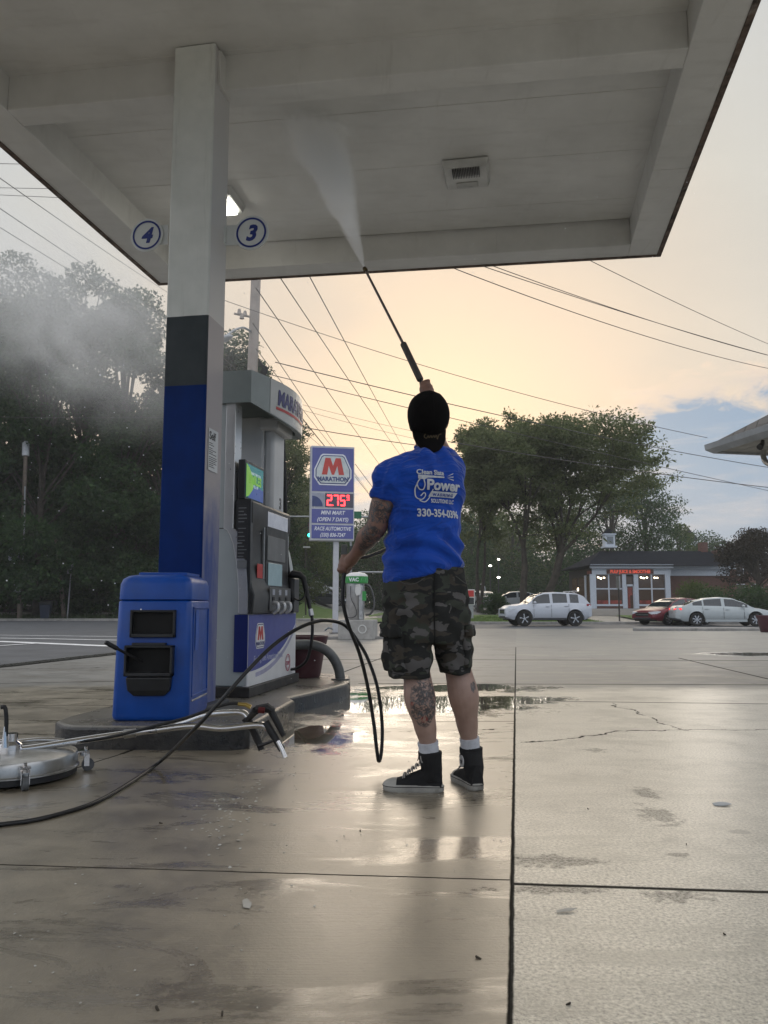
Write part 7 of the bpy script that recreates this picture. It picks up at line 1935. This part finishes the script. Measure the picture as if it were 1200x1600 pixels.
# back pocket stitching + seams
def seam(pts,name,obj=None,rad=0.0022,m=camo):
    dg=None; me=sho.data; M=mw(sho); bv=BVHTree.FromPolygons([M@v.co for v in me.vertices],[tuple(p.vertices) for p in me.polygons]); out=[]
    for p in spline([D(px,py,3.2) for px,py in pts],6):
        src=Vector((0,0,CAMH)); dv=(p-src).normalized(); h=bv.ray_cast(src,dv,6)
        if h[0] is not None: out.append(h[0]-dv*0.001)
    if len(out)>2: mb=MB(); mb.tube(out,rad,6); mb.build(name,m,sho,world=True,smooth=60)
stm=mat('dark stitching',(0.010,0.010,0.010),0.9); stl=mat('pale stitching',(0.075,0.072,0.066),0.9)
seam([(618,903),(632,912),(648,912),(664,903)],'pocket_stitching',m=stl); seam([(618,900),(640,898),(664,900)],'pocket_stitching',m=stl)
seam([(712,900),(722,908),(728,912)],'pocket_stitching',m=stl)
seam([(680,898),(679,930),(679,970),(680,1010),(681,1026)],'centre_seam',rad=0.003,m=stm)
seam([(622,985),(626,1010),(628,1040)],'side_seam',m=stm)
seam([(606,1050),(630,1055),(655,1055),(674,1052)],'hem_stitching',rad=0.0015,m=stm); seam([(688,1045),(710,1047),(735,1045)],'hem_stitching',rad=0.0015,m=stm)

# --- socks and shoes
sock=mat('white sock',(0.55,0.57,0.62),0.85,var=0.1,nscale=30,bump=0.4,bscale=120,dirt=((0.30,0.31,0.34),0.4))
def socks(a0,a1,r0,r1):
    mb=MB(); P_=[a0.lerp(a1,k/8) for k in range(9)]; mb.tube(P_,[ (r0+(r1-r0)*k/8)+0.0012*math.sin(k*2.4) for k in range(9)],24); mb.build('sock',sock,man,world=True,smooth=60)
socks(kneeL.lerp(ankL,0.845)+Vector((-0.001,-0.006,0)),ankL+Vector((0,0,-0.03)),0.0455,0.041)
socks(kneeR.lerp(ankR,0.84)+Vector((0.001,-0.006,0)),ankR+Vector((0,0,-0.03)),0.0445,0.041)
canvas=mat('black canvas',(0.010,0.010,0.011),0.85,var=0.25,nscale=12,bump=0.5,bscale=240)
rub=mat('worn white rubber',(0.36,0.35,0.32),0.6,var=0.2,nscale=12,dirt=((0.10,0.09,0.07),0.8))
lace=mat('lace',(0.30,0.28,0.26),0.8)
def shoe(heel,ang,Lf,ankle,patch_side=0,label=None):
    root_=bpy.data.objects.new('shoe',None)
    f_=Vector((math.cos(ang),math.sin(ang),0)); s_=Vector((-f_.y,f_.x,0))
    def pt(a,b_,z): return heel+f_*a*Lf+s_*b_+UP*z
    def outline(sc,z):
        prof=[(0.0,0.0),(0.01,0.020),(0.06,0.031),(0.2,0.034),(0.4,0.034),(0.6,0.041),(0.78,0.046),(0.9,0.040),(0.97,0.024),(1.0,0.0)]
        top_=[pt(0.5+(a-0.5)*sc,b_*sc,z) for a,b_ in prof]; bot=[pt(0.5+(a-0.5)*sc,-b_*sc,z) for a,b_ in reversed(prof[1:-1])]
        P_=top_+bot; return [P_[i] for i in range(len(P_))]
    mb=MB(); mb.rings([outline(0.96,0.0),outline(1.0,0.004),outline(1.0,0.017),outline(1.005,0.020),outline(0.99,0.028),outline(0.96,0.030)])
    sole=mb.build('sole',rub,man,world=True,smooth=50)
    mb=MB(); mb.tube([outline(1.004,0.0225)[k%18] for k in range(19)],0.0016,5,cap=False); mb.build('foxing_stripe',canvas,sole,world=True)
    # upper: foot part + shaft
    up=MB()
    stations=[(0.03,0.030,0.095),(0.15,0.033,0.10),(0.32,0.034,0.098),(0.48,0.034,0.082),(0.62,0.038,0.066),(0.76,0.041,0.055),(0.88,0.035,0.045),(0.96,0.018,0.036)]
    rs=[]
    for a,wd_,h_ in stations:
        rs.append([pt(a,math.cos(q)*wd_,0.024+max(0,math.sin(q))*(h_-0.024)-max(0,-math.sin(q))*0.006) for q in [2*PI*k/20 for k in range(20)]])
    up.rings(rs)
    up.tube([pt(0.20,0,0.05),pt(0.19,0,0.09),Vector((ankle.x,ankle.y,0.125))*0.7+pt(0.19,0,0.125)*0.3,Vector((ankle.x,ankle.y,0.150)),Vector((ankle.x,ankle.y,0.172))],[0.041,0.045,0.049,0.052,0.053],22)
    uo=fuse('upper',up,0.005,2,canvas,sole)
    # toe cap
    mb=MB(); rs=[]
    for a,wd_,h_ in((0.76,0.044,0.054),(0.84,0.042,0.052),(0.92,0.033,0.045),(0.97,0.020,0.036),(0.99,0.008,0.03)):
        rs.append([pt(a,math.cos(q)*wd_,0.022+math.sin(q)*(h_-0.020)) for q in [PI*k/12 for k in range(13)]])
    mb.rings(rs,closed=False,cap=False); mb.build('toe_cap',rub,sole,world=True,smooth=60)
    mb=MB()
    for k in range(6):
        a=0.66-0.065*k; z=0.070+0.013*k+0.0
        mb.tube([pt(a,0.030,z-0.012),pt(a-0.01,0.012,z+0.004),pt(a-0.03,-0.018,z+0.004),pt(a-0.03,-0.030,z-0.010)],0.0028,6)
        mb.tube([pt(a,-0.030,z-0.012),pt(a-0.01,-0.012,z+0.005),pt(a-0.03,0.018,z+0.006),pt(a-0.03,0.030,z-0.010)],0.0028,6)
    mb.tube(spline([pt(0.30,0.0,0.145),pt(0.36,0.035,0.155),pt(0.34,0.05,0.13),pt(0.32,0.02,0.135)],5),0.0026,6)
    mb.tube(spline([pt(0.30,0.0,0.145),pt(0.40,-0.03,0.15),pt(0.44,-0.045,0.12)],5),0.0026,6)
    mb.build('laces',lace,sole,world=True,smooth=60)
    if patch_side:
        c=pt(0.27,0.047*patch_side,0.115); nn=s_*patch_side; ax=f_; 
        mb=MB(); mb.plate([(0.026*math.cos(2*PI*k/28),0.026*math.sin(2*PI*k/28)) for k in range(28)],c,ax if patch_side<0 else -ax,UP,0.003); pa=mb.build('ankle_patch',mat('patch white',(0.5,0.5,0.5),0.6),sole,world=True)
        star=[]
        for k in range(10): 
            rr=0.014 if k%2==0 else 0.006; star.append((rr*math.sin(2*PI*k/10),rr*math.cos(2*PI*k/10)))
        mb=MB(); mb.plate(star,c+nn*0.0028,ax if patch_side<0 else -ax,UP,0.0012); mb.build('star',canvas,pa,world=True)
    bpy.data.objects.remove(root_); return sole
hL=G(694,1240,0.0); hL=Vector((hL.x+0.002,3.575,0))
shoe(hL,PI-R(8),0.268,ankL,0)
hR_=Vector((D(747,1236,3.60).x,3.585,0))
shoe(hR_,PI/2+R(15),0.275,ankR,1)

# ================================================================== LANCE
lance=thing('spray_lance',tuple(lz0),0,'long dark pressure washer lance pointing up at the canopy with a grey grip sleeve','spray lance')
lm=mat('lance steel',(0.16,0.13,0.12),0.35,0.6)
g0=D(666,617,4.09); a1=D(657,594,4.13); a2=D(630,537,4.31); 
mb=MB(); mb.tube([a2.lerp(a1,0.1),a2,lz1],[0.008,0.008,0.0075],10); mb.build('tube',lm,lance,world=True,smooth=50)
mb=MB(); mb.tube([a1,a1.lerp(a2,0.02),a2.lerp(a1,0.02),a2],[0.014,0.0185,0.0185,0.014],14); mb.build('grip_sleeve',mat('grip grey brown',(0.05,0.042,0.038),0.6),lance,world=True,smooth=50)
mb=MB(); mb.tube([lz1,lz1+ld*0.012,lz1+ld*0.035,lz1+ld*0.042],[0.011,0.015,0.013,0.006],12); mb.build('nozzle',mat('dark brass',(0.10,0.07,0.03),0.4,0.7),lance,world=True,smooth=50)
mb=MB(); mb.tube([a1,a1.lerp(g0,0.35),g0],[0.008,0.015,0.017],10)
gd=(g0-a1).normalized(); mb.tube([g0,g0+Vector((0.01,-0.01,-0.05)),g0+Vector((0.012,-0.02,-0.11))],[0.018,0.016,0.014],10); mb.build('gun_body',BLACK,lance,world=True,smooth=50)
mb=MB(); mb.tube(spline([g0+Vector((0,0.03,-0.005)),g0+Vector((0,0.045,-0.04)),g0+Vector((0.005,0.035,-0.08))],4),0.006,6); mb.build('trigger',BLACK,lance,world=True)
# ================================================================== HOSE
hz=mat('hose rubber',(0.010,0.010,0.011),0.38,var=0.3,nscale=20)
HP=[g0+Vector((0.012,-0.02,-0.11)),D(672,680,4.05),D(660,760,4.05),D(625,840,4.02),D(580,868,3.92),D(549,872,3.85),D(541,886,3.80),D(537,905,3.80),D(536,940,3.80),D(545,978,3.82),D(562,1022,3.86),D(575,1075,3.90),D(584,1130,3.92),D(588.5,1170,3.92),D(592,1189,3.93),D(596,1174,3.95),D(597,1130,3.96),D(590,1075,3.96),D(575,1030,3.97),D(558,1000,3.97),D(540,978,3.96),D(520,970.5,3.92),D(495,971,3.85),D(462,984,3.75),D(425,1010,3.65),D(385,1050,3.55),D(345,1095,3.50),D(300,1142,3.45),D(250,1190,3.40)]
g_=[G(200,1225,0.008),G(150,1253,0.008),G(100,1270,0.008),G(50,1282,0.008),G(0,1288.5,0.008),G(-80,1300,0.008),G(-250,1310,0.008)]
HP[-2]=G(300,1142,0.01).lerp(D(300,1142,3.45),0.5)
pts=HP[:-2]+[D(300,1143,3.55),G(250,1190,0.03)]+g_
mb=MB(); mb.tube(spline(pts,8),0.0088,10)
tag(mb.build('pressure_hose',hz,smooth=60),'long black pressure hose looping from the man\'s left hand to the bottom left corner','hose')

# ================================================================== MIST AND SPRAY
def mist(name,label,sc,loc,rot,build,kind='stuff'):
    pass
def volmat(name,fn,color=(0.995,0.995,0.99),aniso=0.0):
    m=bpy.data.materials.new(name); m.use_nodes=True; t=NT(m.node_tree); t.n.clear()
    out=t.new('ShaderNodeOutputMaterial'); v=t.new('ShaderNodeVolumePrincipled'); v.inputs['Color'].default_value=c4(color); v.inputs['Anisotropy'].default_value=aniso
    t.put(v.inputs['Density'],fn(t)); t.l.new(v.outputs[0],out.inputs['Volume']); return m
# spray cone: local z runs from the nozzle to the ceiling
S0=lz1+ld*0.04; S1=G(492,200,ZC-0.04); ax=(S1-S0); SL=ax.length
def fspray(t):
    co=t.new('ShaderNodeTexCoord').outputs['Object']; x,y,z=t.sep(co)
    zn=t.math('DIVIDE',z,SL)
    rad_=t.math('ADD',t.math('MULTIPLY',zn,0.31),0.006)
    nzv=t.vmath('SCALE',t.vmath('SUBTRACT',t.noise(t.map(co,(1,1,0.55)),7.0,5,0.65,out=1),(0.5,0.5,0.5)),None); nzv.node.inputs['Scale'].default_value=0.34
    off=t.vmath('MULTIPLY',nzv,t.comb(zn,zn,0.0))
    xx,yy,_=t.sep(t.vmath('ADD',co,off))
    r=t.math('SQRT',t.math('ADD',t.math('MULTIPLY',xx,xx),t.math('MULTIPLY',t.math('MULTIPLY',yy,yy),2.2)))
    q=t.math('DIVIDE',r,rad_)
    core=t.sstep(q,1.0,0.45)
    fall=t.math('DIVIDE',1.0,t.math('ADD',t.math('POWER',zn,0.9),0.05))
    end=t.math('ADD',t.math('MULTIPLY',t.sstep(zn,1.05,0.6),0.7),0.30)
    nn=t.math('ADD',t.math('MULTIPLY',t.sstep(t.noise(t.map(co,(1,1,0.35)),16,5,0.7),0.3,0.7),0.9),0.25)
    return t.math('MULTIPLY',t.math('MULTIPLY',t.math('MULTIPLY',core,fall),t.math('MULTIPLY',end,nn)),21.0)
mb=MB(); mb.rings([[(r_*math.cos(2*PI*k/24),r_*math.sin(2*PI*k/24),z) for k in range(24)] for r_,z in((0.012,0.0),(0.36,SL*0.8),(0.44,SL))])
o=mb.build('spray_jet',volmat('spray vapour',fspray)); o.location=S0; o.rotation_euler=ax.to_track_quat('Z','Y').to_euler(); tag(o,'white jet of water spray fanning from the lance tip to the canopy','spray',None,'stuff')
def fcloud(t,k,sc,seed,lo=0.42,hi=0.72,pw=1.0):
    co=t.new('ShaderNodeTexCoord').outputs['Object']
    l=t.vmath('LENGTH',co); edge=t.sstep(l,1.0,0.25)
    n=t.noise(t.map(co,(sc,sc,sc*0.8),(0,0.5,0),(seed,seed*1.7,0)),1.0,6,0.62,0.6)
    return t.math('MULTIPLY',t.math('MULTIPLY',edge,t.sstep(n,lo,hi)),k)
def cloud(label,c,r,k,sc,seed,rot=(0,0,0),lo=0.42,hi=0.72):
    mb=MB(); mb.ell((0,0,0),(1,0,0),(0,1,0),(0,0,1),20,12)
    o=mb.build('drifting_mist',volmat('mist %g'%seed,lambda t:fcloud(t,k,sc,seed,lo,hi))); o.location=c; o.scale=r; o.rotation_euler=rot; tag(o,label,'mist',None,'stuff'); return o
cloud('pale water mist drifting across the wood left of the column',D(110,480,10.5),(3.0,2.2,1.75),0.62,2.3,3.3,(0,R(28),0),0.36,0.66)
cloud('thin mist hanging under the canopy around the 3 sign',D(440,300,6.3),(0.95,0.8,0.75),0.75,2.2,5.1,(0,0,0),0.36,0.7)
cloud('faint mist blowing past the pale pole above the dispenser',D(430,500,11),(2.3,1.6,1.4),0.16,2.0,8.2,(0,0,0),0.35,0.7)
# droplets caught in the light
mb=MB(); r2=random.Random(3)
def drop(px,py,Y,s): 
    p=D(px,py,Y); mb.ell(p,(s,0,0),(0,s,0),(0,0,s),6,4)
for k in range(46): drop(r2.uniform(0,250),r2.uniform(560,960),r2.uniform(3,6),r2.uniform(0.0022,0.005)*1.0)
for k in range(30): drop(r2.uniform(380,780),r2.uniform(260,470),r2.uniform(4,5.5),r2.uniform(0.002,0.0035))
for k in range(22): drop(r2.uniform(780,1100),r2.uniform(140,420),r2.uniform(4,5.5),r2.uniform(0.002,0.0035))
for k in range(20): drop(r2.uniform(320,520),r2.uniform(600,1080),r2.uniform(4,5),r2.uniform(0.0018,0.003))
o=mb.build('water_droplets',mat('water droplet',(0.9,0.92,0.95),0.05,var=0.0,spec=1.0,emit=None),smooth=60); tag(o,'tiny bright water droplets hanging in the air','droplets',None,'stuff')
# flakes of washed-off paint on the wet slab
mb=MB(); fm=mat('paint flake',(0.55,0.54,0.50),0.5,var=0.2)
def flake(px,py,s):
    p=G(px,py,0.002); a=r2.uniform(0,2*PI); n=r2.choice((4,5,6)); pl_=[(s*r2.uniform(0.5,1.1)*math.cos(a+2*PI*k/n),s*r2.uniform(0.5,1.1)*math.sin(a+2*PI*k/n)) for k in range(n)]
    mb.plate(pl_,p,(1,0,r2.uniform(-.25,.25)),(0,1,r2.uniform(-.25,.25)),0.0012)
for k in range(150):
    t_=r2.random(); flake(320+130*t_+r2.gauss(0,26),1320-150*t_+r2.gauss(0,24),r2.uniform(0.003,0.0085))
for k in range(40): flake(r2.uniform(380,800),r2.uniform(1180,1420),r2.uniform(0.002,0.005))
for k in range(40): flake(r2.uniform(0,420),r2.uniform(1340,1590),r2.uniform(0.002,0.0045))
o=mb.build('paint_flakes',fm); tag(o,'scattered pale paint flakes on the wet concrete','debris',None,'stuff')
mb=MB(); r3=random.Random(5)
for k in range(11):
    p=G(r3.uniform(0,1200),r3.uniform(1200,1600),0.0015); a=r3.uniform(0,PI); s=r3.uniform(0.003,0.007)
    mb.obox(p,(s*math.cos(a),s*math.sin(a),0.002),(-0.35*s*math.sin(a),0.35*s*math.cos(a),0),(0,0,0.002))
o=mb.build('dead_leaves',mat('dead leaf',(0.04,0.03,0.02),0.7,var=0.3)); tag(o,'small dead leaves and grit scattered on the slabs','debris',None,'stuff')
mb=MB(); p=G(1127,1256,0.004); mb.plate([(-0.035,-0.02),(0.0,-0.028),(0.038,-0.012),(0.030,0.014),(0.004,0.028),(-0.030,0.016)],p,(1,0,0.05),(0,1,0.03),0.001)
tag(mb.build('paper_scrap',mat('pale blue paper',(0.28,0.33,0.38),0.5)),'small pale blue scrap lying on the dry slab at right','scrap')
for (px,py,wx_,wy_) in((885,1422,0.030,0.008),(386,1412,0.012,0.030)):
    mb=MB(); p=G(px,py,0.004); mb.plate([(-wx_,-wy_*0.6),(wx_*0.3,-wy_),(wx_,-wy_*0.1),(wx_*0.2,wy_),(-wx_*0.8,wy_*0.7)],p,(1,0.3,0.05),(-0.3,1,0.08),0.0012)
    tag(mb.build('scrap',mat('pale scrap',(0.5,0.48,0.43),0.6)),'pale wrinkled scrap on the %s slab'%('right' if px>800 else 'left foreground'),'scrap')
